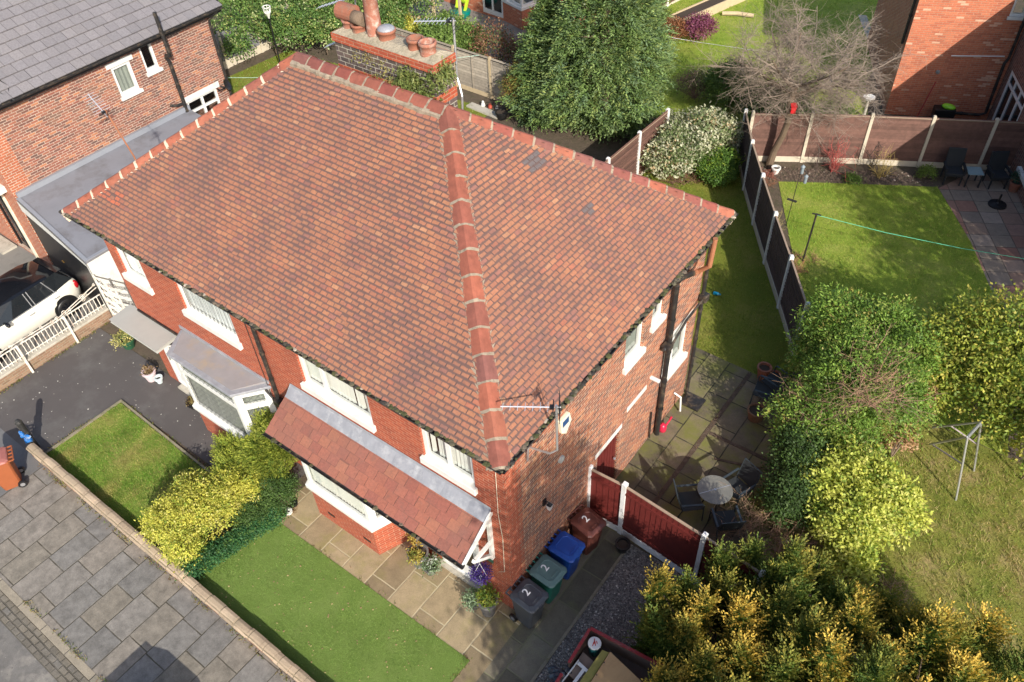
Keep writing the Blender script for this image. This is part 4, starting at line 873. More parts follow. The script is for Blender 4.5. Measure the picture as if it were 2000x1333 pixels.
# ---------------------------------------------------------------- wheelie bins
def text_mesh(ch, size):
    cu_ = D.curves.new('glyph', 'FONT'); cu_.body = ch; cu_.size = size; cu_.align_x = 'CENTER'; cu_.align_y = 'CENTER'; cu_.extrude = .0015; cu_.offset = .012*size
    o = D.objects.new('glyph', cu_); COL.objects.link(o); dg = bpy.context.evaluated_depsgraph_get()
    me = D.meshes.new_from_object(o.evaluated_get(dg)); D.objects.remove(o); D.curves.remove(cu_); return me
def make_bin(label, loc, rz, body, lid, num, group, openlid=False):
    b = thing('wheelie_bin', label, 'bin', loc, rz, group, local=True)
    mb = MB(); V = []
    for z, w, y0, y1 in ((.04, .2, -.2, .2), (.5, .222, -.235, .25), (.9, .24, -.27, .29), (.905, .265, -.29, .325), (.96, .265, -.29, .325)):
        k = .04
        V += [(-w+k, y0, z), (w-k, y0, z), (w, y0+k, z), (w, y1-k, z), (w-k, y1, z), (-w+k, y1, z), (-w, y1-k, z), (-w, y0+k, z)]
    F = [tuple(range(8))[::-1]]
    for i in range(4): F += [(i*8+k, i*8+(k+1) % 8, i*8+8+(k+1) % 8, i*8+8+k) for k in range(8)]
    F.append(tuple(range(32, 40))); mb.add(V, F); obj('body', mb, body, b, bevel=.012)
    mb = MB(); V = []
    for z, w, y0, y1, k in ((.962, .282, -.27, .35, .06), (.985, .284, -.275, .352, .06), (1.005, .262, -.25, .33, .06), (1.03, .2, -.16, .27, .07), (1.032, .19, -.15, .26, .07), (1.024, .185, -.145, .255, .07)):
        V += [(-w+k, y0, z), (w-k, y0, z), (w, y0+k, z), (w, y1-k, z), (w-k, y1, z), (-w+k, y1, z), (-w, y1-k, z), (-w, y0+k, z)]
    F = []
    for i in range(5): F += [(i*8+k, i*8+(k+1) % 8, i*8+8+(k+1) % 8, i*8+8+k) for k in range(8)]
    F.append(tuple(range(40, 48))); mb.add(V, F); mb.ob((0, .2, 1.03), (.2, .03, .02)); mb.ob((0, .355, .975), (.16, .02, .03))
    l = obj('lid', mb, lid, b, bevel=.006)
    mb = MB(); mb.tube([(-.24, -.38, .95), (.24, -.38, .95)], .017, 7)
    for x in (-.24, -.12, 0, .12, .24): mb.bar((x, -.27, .95), (x, -.38, .95), .025, .03)
    obj('handle', mb, body, b)
    for x in (-.24, .24):
        mb = MB(); mb.lathe([(.0, -.025), (.1, -.025), (.1, .025), (0, .025)], (x, -.22, .1), 16, None, Matrix.Rotation(R(90), 4, 'Y')); wl_ = obj('wheel', mb, M['blackpl'], b)
        mb = MB(); mb.lathe([(.0, -.03), (.055, -.03), (.055, .03), (0, .03)], (x, -.22, .1), 12, None, Matrix.Rotation(R(90), 4, 'Y')); obj('hub', mb, M['hub'], wl_)
    if num:
        me = text_mesh('2', .23); me.transform(Matrix.Translation((0, -.035, 1.03)) @ Matrix.Rotation(R(180), 4, 'Z')); me.materials.append(M['numwhite'])
        o = D.objects.new('number', me); COL.objects.link(o); o.parent = l; OFF[o.name] = Vector()
    return b
M['hub'] = plain('wheel_hub', (.2, .2, .21), .5); M['numwhite'] = plain('number_white', (.75, .75, .75), .5, .1, 30)
B = dict(grey=plain('slate_bin_plastic', (.055, .06, .07), .45, .15), green=plain('green_bin_plastic', (.015, .13, .1), .45, .15), greenlid=plain('faded_green_lid', (.085, .15, .145), .55, .2, 5), blue=plain('blue_bin_plastic', (.008, .055, .28), .4, .15), brown=plain('brown_bin_plastic', (.1, .03, .022), .45, .2))
GR = 'wheelie bins by the house'
make_bin('slate grey wheelie bin numbered 2, nearest the planter at the house corner', (.37, .04, 0), R(-90-4), B['grey'], B['grey'], True, GR)
make_bin('green wheelie bin with faded grey green lid numbered 2', (.36, .7, 0), R(-90-2), B['green'], B['greenlid'], True, GR)
make_bin('bright blue wheelie bin without a number against the side wall', (.36, 1.38, 0), R(-90), B['blue'], B['blue'], False, GR)
make_bin('dark brown wheelie bin numbered 2 beside the red fence', (.4, 2.14, 0), R(-90-10), B['brown'], B['brown'], True, GR)
ob_ = make_bin('orange brown wheelie bin standing on the pavement at the left edge', (-11.86, -4.45, 0), R(180-24), M['orangebin'], plain('pinkish_bin_lid', (.33, .12, .1), .5, .2), False, GR)
# ---------------------------------------------------------------- car
def make_car(label, loc, rz):
    c = thing('car', label, 'car', loc, rz, local=True)
    P = plain('ivory_car_paint', (.74, .72, .64), .18, .03) if 'car_paint' not in M else M['car_paint']; M['car_paint'] = P; P.node_tree.nodes['Principled BSDF'].inputs['Coat Weight'].default_value = .6
    K = M.get('blackgloss') or plain('gloss_black_roof', (.008, .009, .012), .08, .2); M['blackgloss'] = K
    ys = [-1.93, -1.86, -1.65, -1.3, -.9, -.5, 0, .5, 1., 1.4, 1.7, 1.86, 1.93]
    ws = [.55, .7, .8, .84, .845, .84, .84, .845, .855, .85, .8, .72, .6]
    zt = [.66, .78, .88, .94, .97, .96, .95, .95, .96, .965, .95, .9, .76]
    zb = [.42, .3, .24, .2, .2, .2, .2, .2, .2, .2, .24, .3, .42]
    mb = MB(); V = []; F = []; n = 14
    for y, w, t_, b_ in zip(ys, ws, zt, zb):
        half = [(0, b_), (w*.85, b_), (w*.97, b_+.1), (w, (b_+t_)*.5), (w*.985, t_-.12), (w*.93, t_-.02), (w*.6, t_+.012), (0, t_+.02)]
        ring = half+[(-x, z) for x, z in half[-2:0:-1]]
        V += [(x, y, z) for x, z in ring]
    for i in range(len(ys)-1): F += [(i*n+k, i*n+(k+1) % n, (i+1)*n+(k+1) % n, (i+1)*n+k) for k in range(n)]
    F += [tuple(range(n)), tuple((len(ys)-1)*n+k for k in range(n))[::-1]]; mb.add(V, F); obj('body', mb, P, c, smooth=True)
    # greenhouse
    mb = MB(); belt = [(-.72, -.78, .95), (.72, -.78, .95), (.8, -.2, .95), (.8, 1.2, .96), (.66, 1.82, .94), (-.66, 1.82, .94), (-.8, 1.2, .96), (-.8, -.2, .95)]
    top = [(-.52, -.28, 1.36), (.52, -.28, 1.36), (.62, .1, 1.39), (.62, 1.1, 1.37), (.52, 1.5, 1.33), (-.52, 1.5, 1.33), (-.62, 1.1, 1.37), (-.62, .1, 1.39)]
    mb.add(belt+top, [(k, (k+1) % 8, 8+(k+1) % 8, 8+k) for k in range(8)]); obj('window', mb, M['darkglass'], c)
    mb = MB(); r2 = [(x*1.03, y+(.0), z+.0) for x, y, z in top]; r3 = [(x*.9, .6+(y-.6)*.92, z+.045) for x, y, z in top]
    mb.add(r2+r3+[(0, .6, 1.45)], [(k, (k+1) % 8, 8+(k+1) % 8, 8+k) for k in range(8)]+[(8+k, 8+(k+1) % 8, 16) for k in range(8)]); obj('roof', mb, K, c, smooth=True)
    for s in (-1, 1):
        mb = MB()
        for a, b in (((.805*s, .42, .95), (.635*s, .42, 1.37)), ((.805*s, .52, .95), (.635*s, .52, 1.37)), ((.8*s, 1.15, .96), (.625*s, 1.0, 1.37)), ((.81*s, -.3, .955), (.815*s, 1.2, .965))): mb.bar(a, b, .02, .02)
        obj('window_trim', mb, M['galv'], c)
    mb = MB(); mb.bar((-.55, 1.62, 1.3), (.55, 1.62, 1.3), .18, .03); obj('spoiler', mb, K, c)
    for s in (-1, 1):
        mb = MB(); mb.ell((.7*s, 1.8, .74), (.09, .09, .15), 12, 8); obj('tail_light', mb, M.get('taillight') or M.setdefault('taillight', plain('tail_light_red', (.35, .01, .015), .15)), c, smooth=True)
        mb = MB(); mb.ell((.6*s, -1.78, .72), (.14, .1, .13), 12, 8); obj('headlight', mb, M['galv'], c, smooth=True)
        mb = MB(); mb.ell((.95*s, -.42, 1.0), (.1, .06, .07), 12, 8); mb.bar((.8*s, -.42, .95), (.92*s, -.42, .98), .04, .03); obj('wing_mirror', mb, K, c, smooth=True)
        for yy in (.3, 1.12):
            mb = MB(); mb.bar((.857*s, yy-.08, .8), (.857*s, yy+.08, .8), .03, .025); obj('door_handle', mb, M['galv'], c)
        for yy in (-1.24, 1.23):
            Q_ = Matrix.Rotation(R(90), 4, 'Y')
            mb = MB(); mb.lathe([(.0, -.02), (.37, -.02), (.37, .015), (.33, .02), (0, .02)], (.835*s, yy, .35), 28, None, Q_); obj('wheel_arch', mb, M['blackpl'], c)
            mb = MB(); mb.lathe([(.17, -.1), (.28, -.1), (.31, -.06), (.31, .06), (.28, .1), (.17, .1)], (.78*s, yy, .31), 24, None, Q_); wv = obj('wheel', mb, M['blackpl'], c, smooth=True)
            mb = MB(); 
            for k in range(8): a = k*math.pi/4; mb.bar((.875*s, yy, .31), (.87*s, yy+.2*math.cos(a), .31+.2*math.sin(a)), .05, .02, up=(1, 0, 0))
            obj('rim', mb, M['blackgloss'], wv)
    return c
make_car('ivory hatchback car with a gloss black roof parked behind the white railings', (-16.95, -1.45, 0), R(4))
make_car('second ivory car parked half on the pavement just outside the bottom of the photo', (-2.4, -6.6, -.1), R(90))
# ---------------------------------------------------------------- rear right house with a wing
rh = thing('rear_house', 'orange brick house with white patio doors, half in shadow, at the top right corner', 'house', (1.5, 25, 0))
M['brickR'] = brick('orange_red_brick', [(0, (.4, .115, .06)), (.3, (.46, .14, .07)), (.7, (.5, .16, .08)), (.93, (.6, .33, .22)), (1, (.66, .42, .32))], (.5, .3, .2), .01, var=.25, stain=(.2, .08, .05), stain_amt=.35)
M['brickD'] = brick('dark_brown_brick', [(0, (.11, .05, .04)), (.5, (.17, .07, .05)), (1, (.22, .1, .07))], (.36, .3, .25), .012)
d_ = Vector((.9, .436)); n_ = Vector((.436, -.9)); Q0 = Vector((-.55, 23.95))
F1 = Frame(Q0, d_, -n_); Q1 = Q0+d_*3.55; F2 = Frame(Q1, n_, (d_.x, d_.y)); F3 = Frame(Q0, -n_, (d_.x, d_.y))
mb = MB(); wall(mb, F1, 0, 3.55, -.1, 4.7, [(2.95, 3.42, 3.8, 4.5)]); obj('rear_wall', mb, M['brickR'], rh)
mb = MB(); wall(mb, F3, 0, 6, -.1, 4.7); obj('side_wall', mb, M['brickO'], rh)
mb = MB(); wall(mb, F2, 0, 9.5, -.1, 4.7, [(.45, 2.5, .08, 2.15)]); F4 = Frame(Q1+n_*9.5, d_, -n_); wall(mb, F4, 0, 6, -.1, 4.7); obj('wing_wall', mb, M['brickD'], rh)
mb = MB(); P_ = [Q0-n_*6, Q0+n_*.25-d_*.2, Q1+n_*.25-d_*.25, Q1+n_*9.8-d_*.25, Q1+n_*9.8+d_*6.3, Q1-n_*6+d_*6.3]
mb.prism([(p.x, p.y) for p in P_], 4.7, 4.8); obj('roof', mb, M['felt'], rh)
w_ = window(rh, F1, 2.95, 3.42, 3.8, 4.5, fw=.08, sillh=.1)
mb = MB()
for a in (.45, 1.1, 1.78, 2.42): F2.box(mb, a, a+.09, .0, .08, .08, 2.15)
F2.box(mb, .54, 2.42, .002, .08, 2.05, 2.148); F2.box(mb, .54, 2.42, .002, .08, .082, .2); F2.box(mb, .54, 2.42, .002, .08, 1.68, 1.76)
pd = obj('patio_door', mb, M['upvc'], rh)
mb = MB(); mb.poly([F2.P(.5, .04, .1), F2.P(2.46, .04, .1), F2.P(2.46, .04, 2.1), F2.P(.5, .04, 2.1)]); obj('pane', mb, M['darkglass'], pd)
mb = MB(); F2.box(mb, 4.2, 6.2, -.12, .05, .55, .68); obj('window_sill', mb, M['white'], rh)
pipe('downpipe', [F3.P(.25, -.07, 4.6), F3.P(.25, -.07, 2.6)], .05, rh)
pipe('downpipe', [F1.P(3.44, -.08, 4.6), F1.P(3.44, -.08, 2.4), F1.P(3.36, -.09, 2.2), F1.P(3.4, -.09, .3), F1.P(3.2, -.09, .22), F1.P(2.0, -.09, .25)], .05, rh)
pipe('conduit', [F1.P(1.6, -.02, 2.35), F1.P(3.3, -.02, 2.42)], .02, rh, 'upvc', col=False)
mb = MB(); mb.lathe([(0, 0), (.07, 0), (.07, .05), (0, .06)], F1.P(1.35, -.02, 1.75), 12, None, Matrix.Rotation(R(90), 4, 'X')); obj('wall_vent', mb, M['galv'], rh)
def vpoly(mb, a, b, z0, z1): mb.poly([(a[0], a[1], z0), (b[0], b[1], z0), (b[0], b[1], z1), (a[0], a[1], z1)])
# ---------------------------------------------------------------- house at the top behind the conifer
bh = thing('rear_house', 'orange brick house with a corner bay and white french doors behind the big conifer', 'house', (-16.5, 24, 0))
A0, A1, A2, A3, A4 = (-21.5, 23.25), (-17.62, 22.98), (-16.35, 22.62), (-16.0, 24.0), (-11.5, 24.8)
def FRM(a, b):
    v = Vector(b)-Vector(a); return Frame(a, v, (-v.y, v.x)), v.length
F, L = FRM(A0, A1); mb = MB(); wall(mb, F, 0, L, -.1, 5, [(L-1.32, L-.08, .1, 2.2)])
mb2 = MB()
for a in (L-1.32, L-.76, L-.16): F.box(mb2, a, a+.09, .0, .08, .1, 2.2)
F.box(mb2, L-1.23, L-.16, .002, .08, .1, .3); F.box(mb2, L-1.23, L-.16, .002, .08, 2.05, 2.2)
fd = obj('french_door', mb2, M['upvc'], bh); mb2 = MB(); mb2.poly([F.P(L-1.3, .04, .1), F.P(L-.1, .04, .1), F.P(L-.1, .04, 2.2), F.P(L-1.3, .04, 2.2)]); obj('pane', mb2, M['darkglass'], fd)
for a, b in ((A1, A2), (A2, A3)):
    F, L = FRM(a, b); wall(mb, F, 0, L, -.1, .95); wall(mb, F, 0, L, 2.2, 5); window(bh, F, 0, L, 1.0, 2.2, mull=[L*.5], sill=.06, fw=.1, rec=0, sillh=.12)
F, L = FRM(A3, A4); wall(mb, F, 0, L, -.1, 5, [(1.0, 2.4, 1.0, 2.2)]); window(bh, F, 1.0, 2.4, 1.0, 2.2, fw=.1)
obj('wall', mb, M['brickR'], bh)
mb = MB(); mb.prism([(-21.8, 22.9), (-17.6, 22.6), (-16.1, 22.2), (-15.6, 23.7), (-11.3, 24.5), (-11.5, 31), (-21.8, 31)], 5, 5.15); obj('roof', mb, M['felt'], bh)
# ---------------------------------------------------------------- pots, planters and front things
M['potgrey'] = plain('grey_planter', (.13, .125, .125), .6, .2, 7); M['potsoil'] = plain('potting_soil', (.05, .035, .025), .95, .4, 20)
def planter(name, label, cat, x, y, r0, r1, h, mat, group=None, rim=.02):
    p = thing(name, label, cat, (x, y, 0), 0, group)
    mb = MB(); mb.lathe([(r0, 0), (r1, h-.06), (r1+rim, h-.055), (r1+rim, h), (r1-.025, h), (r1-.04, h-.1)], (x, y, .003), 20); obj('pot', mb, mat if not isinstance(mat, str) else M[mat], p, smooth=False)
    mb = MB(); mb.lathe([(0, h-.055), (r1-.03, h-.06)], (x, y, .003), 16); obj('soil', mb, M['potsoil'], p); return p
pl1 = planter('planter', 'tall grey planter of green leaves at the corner beside the slate grey bin', 'planter', -.4, -.33, .14, .2, .5, 'potgrey')
pl2 = planter('planter', 'grey planter with a metal solar lamp and yellow shrub between the bay and the door', 'planter', -2.32, -.32, .14, .22, .45, 'potgrey')
mb = MB(); mb.tube([(-2.42, -.22, .3), (-2.45, -.18, 1.0)], .028, 8); tag(obj('garden_lamp', mb, M['galv']), 'silver solar lamp stake standing in the planter between bay and door', 'lamp')
pl3 = planter('flower_pot', 'small pot of grey green trailing flowers right of the lamp planter', 'planter', -1.98, -.34, .1, .14, .26, 'potgrey')
pl4 = planter('flower_pot', 'small pot of pale green foliage left of the corner planter', 'planter', -.72, -.42, .1, .14, .24, 'potgrey')
planter('flower_pot', 'black square bottomed plant pot at the foot of the red fence by the gravel', 'planter', 1.1, 2.52, .11, .15, .26, 'blackpl')
plp = planter('flower_pot', 'large pale pink pot on the tarmac under the flat door canopy', 'planter', -11.98, -.36, .12, .17, .32, plain('pink_pot', (.6, .48, .5), .6, .15))
planter('flower_pot', 'small pale blue pot beside the pink pot', 'planter', -11.7, -.3, .07, .1, .2, plain('pale_blue_pot', (.5, .58, .6), .6, .15))
plb = planter('flower_pot', 'low dark pot tucked by the left bay window on the tarmac', 'planter', -10.2, -.3, .12, .17, .2, 'blackpl')
plv = planter('flower_pot', 'green pot holding a yellow variegated plant at the left end of the house', 'planter', -13.6, .05, .14, .2, .3, plain('green_pot', (.02, .08, .04), .5))
for i, (x, y) in enumerate(((-5.66, -1.12), (-5.72, -.9))):
    planter('flower_pot', ['tiny white flower pot at the corner of the artificial lawn', 'tiny dark flower pot with yellow flowers behind the tiny white pot'][i], 'planter', x, y, .05, .07, .1, 'white' if i == 0 else 'blackpl')
hb = thing('hanging_basket', 'round purple flower ball hanging beside the front door under the white bracket', 'hanging basket', (-.52, -.3, 1.2))
mb = MB(); mb.tube([(-.52, -.3, 1.7), (-.52, -.3, 2.26)], .006, 4)
for k in range(3): a = k*2.1; mb.tube([(-.52, -.3, 1.75), (-.52+.15*math.cos(a), -.3+.15*math.sin(a), 1.45)], .004, 4)
obj('chain', mb, M['white'], hb)
# ---------------------------------------------------------------- trailer in the drive
tr = thing('trailer', 'open red sided trailer loaded with cardboard, cut off by the bottom edge', 'trailer', (2.5, -.8, 0))
M['redpaint'] = plain('worn_red_paint', (.24, .02, .025), .5, .2, 6, dirt=(.2, .1, .09)); M['trin'] = plain('trailer_inside', (.1, .065, .05), .8, .3, 5)
ta = (1.74, .2); tb = (3.3, .36); td = Vector((.052, -1)); T = lambda u, v, z: Vector((ta[0], ta[1], 0))+Vector((1.56, .16, 0))*u+Vector((td.x, td.y, 0))*v+Vector((0, 0, z))
mb = MB(); mb.add([T(0, 0, .42), T(1, 0, .42), T(1, 2.6, .42), T(0, 2.6, .42), T(0, 0, .48), T(1, 0, .48), T(1, 2.6, .48), T(0, 2.6, .48)], MB.BF); obj('bed', mb, M['trin'], tr)
for a, b in ((T(0, .0, .69), T(1, .0, .69)), (T(0, .03, .69), T(0, .8, .69)), (T(1, .03, .69), T(1, 2.6, .69)), (T(0, 1.05, .69), T(0, 2.6, .69))):
    mb = MB(); mb.bar(a, b, .03, .42); s_ = obj('side_panel', mb, M['trin'], tr); mb = MB(); mb.bar(a+Vector((0, 0, .225)), b+Vector((0, 0, .225)), .055, .04); obj('rim', mb, M['redpaint'], s_)
for u in (-.06, 1.06):
    mb = MB(); mb.lathe([(.1, -.07), (.26, -.07), (.27, .07), (.1, .07)], T(u, 1.5, .27), 20, None, Matrix.Rotation(R(90), 4, 'Y')); obj('wheel', mb, M['blackpl'], tr)
M['card'] = plain('cardboard', (.47, .3, .145), .8, .14, 3, dirt=(.36, .22, .1))
def boardstack(name, label, cat, pts, z0, z1, mat, extra=None):
    mb = MB(); mb.prism([(p.x, p.y) for p in pts], z0, z1)
    o = tag(obj(name, mb, mat, bevel=.008), label, cat); return o
cb = thing('cardboard_box', 'large flattened tan cardboard box lying on top of the trailer load', 'box', T(.62, .9, .8))
mb = MB(); mb.prism([(p.x, p.y) for p in (T(.34, .2, 0), T(.82, .42, 0), T(.78, 2.3, 0), T(.3, 2.3, 0))], .78, .86); obj('top_flap', mb, M['card'], cb, bevel=.008)
mb = MB(); mb.prism([(p.x, p.y) for p in (T(.825, .44, 0), T(.94, .5, 0), T(.9, 2.3, 0), T(.785, 2.3, 0))], .72, .82); obj('side_flap', mb, M['card'], cb, bevel=.008)
mb = MB()
for k in range(6): q = T(.345, .45+k*.28, .862); mb.lathe([(0, 0), (.014, .002)], q, 8); q = T(.775, .6+k*.28, .862); mb.lathe([(0, 0), (.014, .002)], q, 8)
obj('hand_hole', mb, M['blackpl'], cb)
boardstack('board', 'mossy yellow green board lying along the trailer beside the tan cardboard', 'board', (T(.24, .22, 0), T(.33, .2, 0), T(.285, 2.3, 0), T(.15, 2.3, 0)), .7, .8, plain('mossy_board', (.3, .26, .07), .9, .3, 3, dirt=(.12, .17, .03)))
boardstack('board', 'grey brown sheet of card under the white timber in the trailer', 'board', (T(.04, .38, 0), T(.23, .45, 0), T(.2, .95, 0), T(.03, .9, 0)), .6, .66, plain('grey_brown_sheet', (.25, .18, .14), .9, .25, 5))
mb = MB(); mb.bar(T(.07, .65, .74), T(.24, .72, .74), .06, .03); mb.bar(T(.17, .7, .735), T(.1, 2.0, .735), .06, .03); mb.bar(T(.06, .6, .745), T(-.02, 2.0, .745), .02, .03)
tag(obj('painted_timber', mb, M['upvc']), 'white painted T shaped timber lying in the trailer', 'timber')
tu = thing('tub', 'teal plastic tub with a white lid and red mark in the trailer corner', 'tub', T(.12, .2, .48))
cc_ = T(.13, .2, .0); mb = MB(); mb.lathe([(.1, .48), (.12, .83), (.125, .84)], cc_, 20); obj('tub_body', mb, plain('teal_plastic', (.02, .16, .17), .4), tu, smooth=True)
mb = MB(); mb.lathe([(.13, .82), (.13, .86), (.12, .87), (0, .868)], cc_, 20); ld = obj('lid', mb, M['upvc'], tu)
mb = MB()
for k, (dx, dy, l, a) in enumerate(((-.02, .02, .11, .5), (.015, -.005, .1, .75), (-.01, -.035, .09, .3), (.03, .03, .06, .9))): mb.ob(cc_+Vector((dx, dy, .8715)), (l, .016, .003), a-1.6)
obj('red_mark', mb, plain('red_mark', (.55, .05, .03), .5), ld)
mb = MB()
for k in range(14): mb.ell(T(-.08+rnd.uniform(-.06, .08), 1.0+rnd.uniform(-.2, .35), .5+rnd.uniform(0, .2)), (rnd.uniform(.08, .16), rnd.uniform(.08, .16), rnd.uniform(.06, .12)), 9, 6, None, .4)
tag(obj('rubbish_sack', mb, plain('dark_blue_sack', (.02, .03, .045), .35, .4, 12, dirt=(.14, .16, .17))), 'crumpled dark sack slumped over the trailer side', 'sack')
# ---------------------------------------------------------------- patio table, chairs
tb_ = thing('patio_table', 'round grey glass topped patio table on the mossy slabs', 'table', (2.18, 4.6, 0))
mb = MB(); mb.lathe([(0, .715), (.385, .715), (.39, .722), (.385, .73), (0, .73)], (2.18, 4.6, 0), 36)
obj('table_top', mb, plain('speckled_glass_top', (.15, .15, .135), .25, .25, 9, dirt=(.24, .23, .2)), tb_)
mb = MB(); mb.lathe([(0, .731), (.03, .731), (.025, .738), (0, .738)], (2.18, 4.6, 0), 12); mb.bar((1.95, 4.3, .7325), (2.4, 4.9, .7325), .012, .003); obj('seam', mb, M['galv'], tb_)
for k in range(4):
    a = R(45+90*k); mb = MB(); mb.tube([(2.18+.12*math.cos(a), 4.6+.12*math.sin(a), .71), (2.18+.32*math.cos(a), 4.6+.32*math.sin(a), .01)], .016, 6); obj('leg', mb, M['blackpl'], tb_)
M['sling'] = plain('dark_sling_fabric', (.02, .024, .027), .8, .2, 20); M['cframe'] = plain('grey_chair_frame', (.035, .045, .052), .35, .15)
def chair(label, loc, rz, group):
    c = thing('patio_chair', label, 'chair', loc, rz, group, local=True)
    mb = MB(); mb.ob((0, .02, .42), (.5, .46, .014), 0, R(4)); obj('seat', mb, M['sling'], c)
    mb = MB(); mb.ob((0, -.3, .68), (.5, .014, .5), 0, R(-16)*-1); obj('backrest', mb, M['sling'], c)
    for s in (-1, 1):
        mb = MB(); mb.tube([(.27*s, .26, .01), (.27*s, .24, .6), (.27*s, .2, .63), (.27*s, -.26, .62)], .016, 6); mb.bar((.27*s, .22, .64), (.27*s, -.26, .635), .045, .02); obj('arm', mb, M['cframe'], c)
        mb = MB(); mb.tube([(.25*s, -.36, .01), (.25*s, -.22, .42), (.25*s, -.38, .95)], .015, 6); obj('leg', mb, M['cframe'], c)
    for q in (((-.25, -.38, .945), (.25, -.38, .945)), ((-.25, .25, .4), (.25, .25, .4))): mb = MB(); mb.tube(q, .014, 6); obj('rail', mb, M['cframe'], c)
    return c
G_ = 'chairs round the patio table'
chair('dark sling garden chair beyond the round table, nearest the bushes', (2.5, 5.16, 0), R(160), G_)
chair('dark sling garden chair on the house side of the round table', (1.8, 4.22, 0), R(-50), G_)
chair('dark sling garden chair on the near side of the table, turned towards the fence', (2.68, 4.2, 0), R(42), G_)
chair('dark garden chair pushed under the bushes beside the wooden tub', (1.78, 8.2, 0), R(100), 'chairs by the bushes')
c2 = chair('folded dark garden chair leaning on its neighbour by the terracotta pots', (1.86, 8.62, .02), R(75), 'chairs by the bushes')
planter('flower_pot', 'tall upright terracotta pot nearest the side lawn', 'planter', 1.42, 8.98, .12, .17, .42, 'terracotta'); planter('flower_pot', 'low terracotta pot beside the tall one under the bush', 'planter', 1.72, 9.0, .1, .15, .3, 'terracotta')
planter('wooden_tub', 'round wooden barrel tub in front of the garden chairs', 'planter', 1.86, 7.62, .17, .22, .32, plain('old_barrel', (.16, .085, .045), .85, .35, 7))
wc = thing('watering_can', 'bright red plastic watering can at the foot of the soil pipe', 'watering can', (.16, 5.98, 0))
M['redpl'] = plain('red_plastic', (.55, .02, .06), .35, .1)
mb = MB(); mb.lathe([(.08, 0), (.1, .02), (.1, .16), (.06, .23), (.04, .24)], (.16, 5.96, 0), 14); obj('can_body', mb, M['redpl'], wc, smooth=True)
mb = MB(); mb.tube([(.18, 6.03, .06), (.22, 6.18, .2), (.24, 6.24, .3)], [.03, .02, .03], 8); obj('spout', mb, M['redpl'], wc); mb = MB(); mb.tube([(.14, 5.87, .08), (.12, 5.8, .18), (.14, 5.86, .27), (.16, 5.95, .26)], .014, 6); obj('handle', mb, M['redpl'], wc)
mb = MB(); mb.lathe([(0, 0), (.05, 0), (.05, .14), (.02, .18), (.02, .22), (0, .22)], (-1.12, 11.25, .05), 10, None, Matrix.Rotation(R(80), 4, 'Y')); tag(obj('plastic_bottle', mb, plain('blue_bottle', (.01, .3, .5), .3)), 'small bright blue bottle lying on the shaded side lawn', 'bottle')
# ---------------------------------------------------------------- metal frame on the rough grass
sw = thing('swing_frame', 'bare silver metal swing frame standing on the rough grass', 'swing frame', (6.2, 8.6, 0))
p1, p2 = Vector((6.3, 8.9, 1.65)), Vector((6.18, 8.3, 1.65))
mb = MB(); mb.tube([p1, p2], .035, 8); obj('top_bar', mb, M['galv'], sw)
legs = [(p1, (6.67, 9.03, 0)), (p2, (6.57, 7.97, 0)), (p1, (5.5, 9.25, .55)), (p2, (5.6, 8.75, .5))]
for a, b in legs: mb = MB(); mb.tube([a, b], .024, 8); obj('leg', mb, M['galv'], sw)
for (a, b), (a2, b2), t0, t1 in ((legs[0], legs[2], .45, .62), (legs[1], legs[3], .42, .95)):
    mb = MB(); mb.tube([Vector(a).lerp(Vector(b), t0), Vector(a2).lerp(Vector(b2), t1)], .018, 8); obj('cross_bar', mb, plain('pinkish_bar', (.5, .42, .42), .4, .2, 20) if 'pkb' not in M else M['pkb'], sw)
# ---------------------------------------------------------------- sunny neighbour garden
cp_ = thing('clothes_post', 'dark slanting clothes line post with a green line on the sunny lawn', 'clothes post', (.39, 14.1, 0))
mb = MB(); mb.tube([(.39, 14.1, 0), (.42, 14.12, 1.75)], .028, 7); mb.bar((.3, 14.1, 1.72), (.55, 14.15, 1.72), .03, .03); obj('pole', mb, M['blackpipe'], cp_)
mb = MB(); mb.tube([(.45, 14.12, 1.7), (2.3, 14.5, 1.62), (4.2, 14.9, 1.64), (9, 16.0, 1.9)], .009, 4); obj('line', mb, plain('green_line', (.08, .45, .25), .5), cp_)
fp = thing('bird_feeder', 'thin dark bird feeder pole with hanging feeders on the lawn edge', 'bird feeder', (-.75, 15.5, 0))
mb = MB(); mb.tube([(-.75, 15.5, 0), (-.7, 15.5, 2.0), (-.6, 15.5, 2.1), (-.5, 15.5, 2.0)], .012, 5); mb.bar((-.9, 15.5, .95), (-.6, 15.5, .95), .1, .015); obj('pole', mb, M['blackpipe'], fp)
for x, z in ((-.5, 1.78), (-.66, 2.06)):
    mb = MB(); mb.lathe([(0, -.1), (.05, -.1), (.05, .12), (.07, .13), (0, .2)], (x, 15.5, z), 10); obj('feeder', mb, plain('feeder_grey', (.2, .24, .26), .3), fp)
def rchair(label, loc, rz):
    c = thing('rattan_chair', label, 'chair', loc, rz, 'rattan chairs by the dark fence', local=True); m = M.get('rattan') or M.setdefault('rattan', plain('dark_rattan', (.016, .019, .023), .7, .3, 40, bump=.01, bscale=80))
    mb = MB(); mb.ob((0, 0, .4), (.55, .55, .12)); obj('seat', mb, m, c, bevel=.02); mb = MB(); mb.ob((0, -.28, .75), (.56, .07, .65), 0, R(12)); obj('backrest', mb, m, c, bevel=.02)
    for s in (-1, 1):
        mb = MB(); mb.ob((.29*s, 0, .58), (.07, .5, .06)); mb.ob((.29*s, .22, .48), (.05, .05, .2)); obj('arm', mb, m, c)
        for y in (-.25, .24): mb = MB(); mb.ob((.25*s, y, .17), (.04, .04, .34)); obj('leg', mb, m, c)
rchair('dark rattan armchair left of the small glass table against the fence', (2.72, 20.75, 0), R(205)); rchair('dark rattan armchair right of the small glass table against the fence', (3.95, 21.3, 0), R(215))
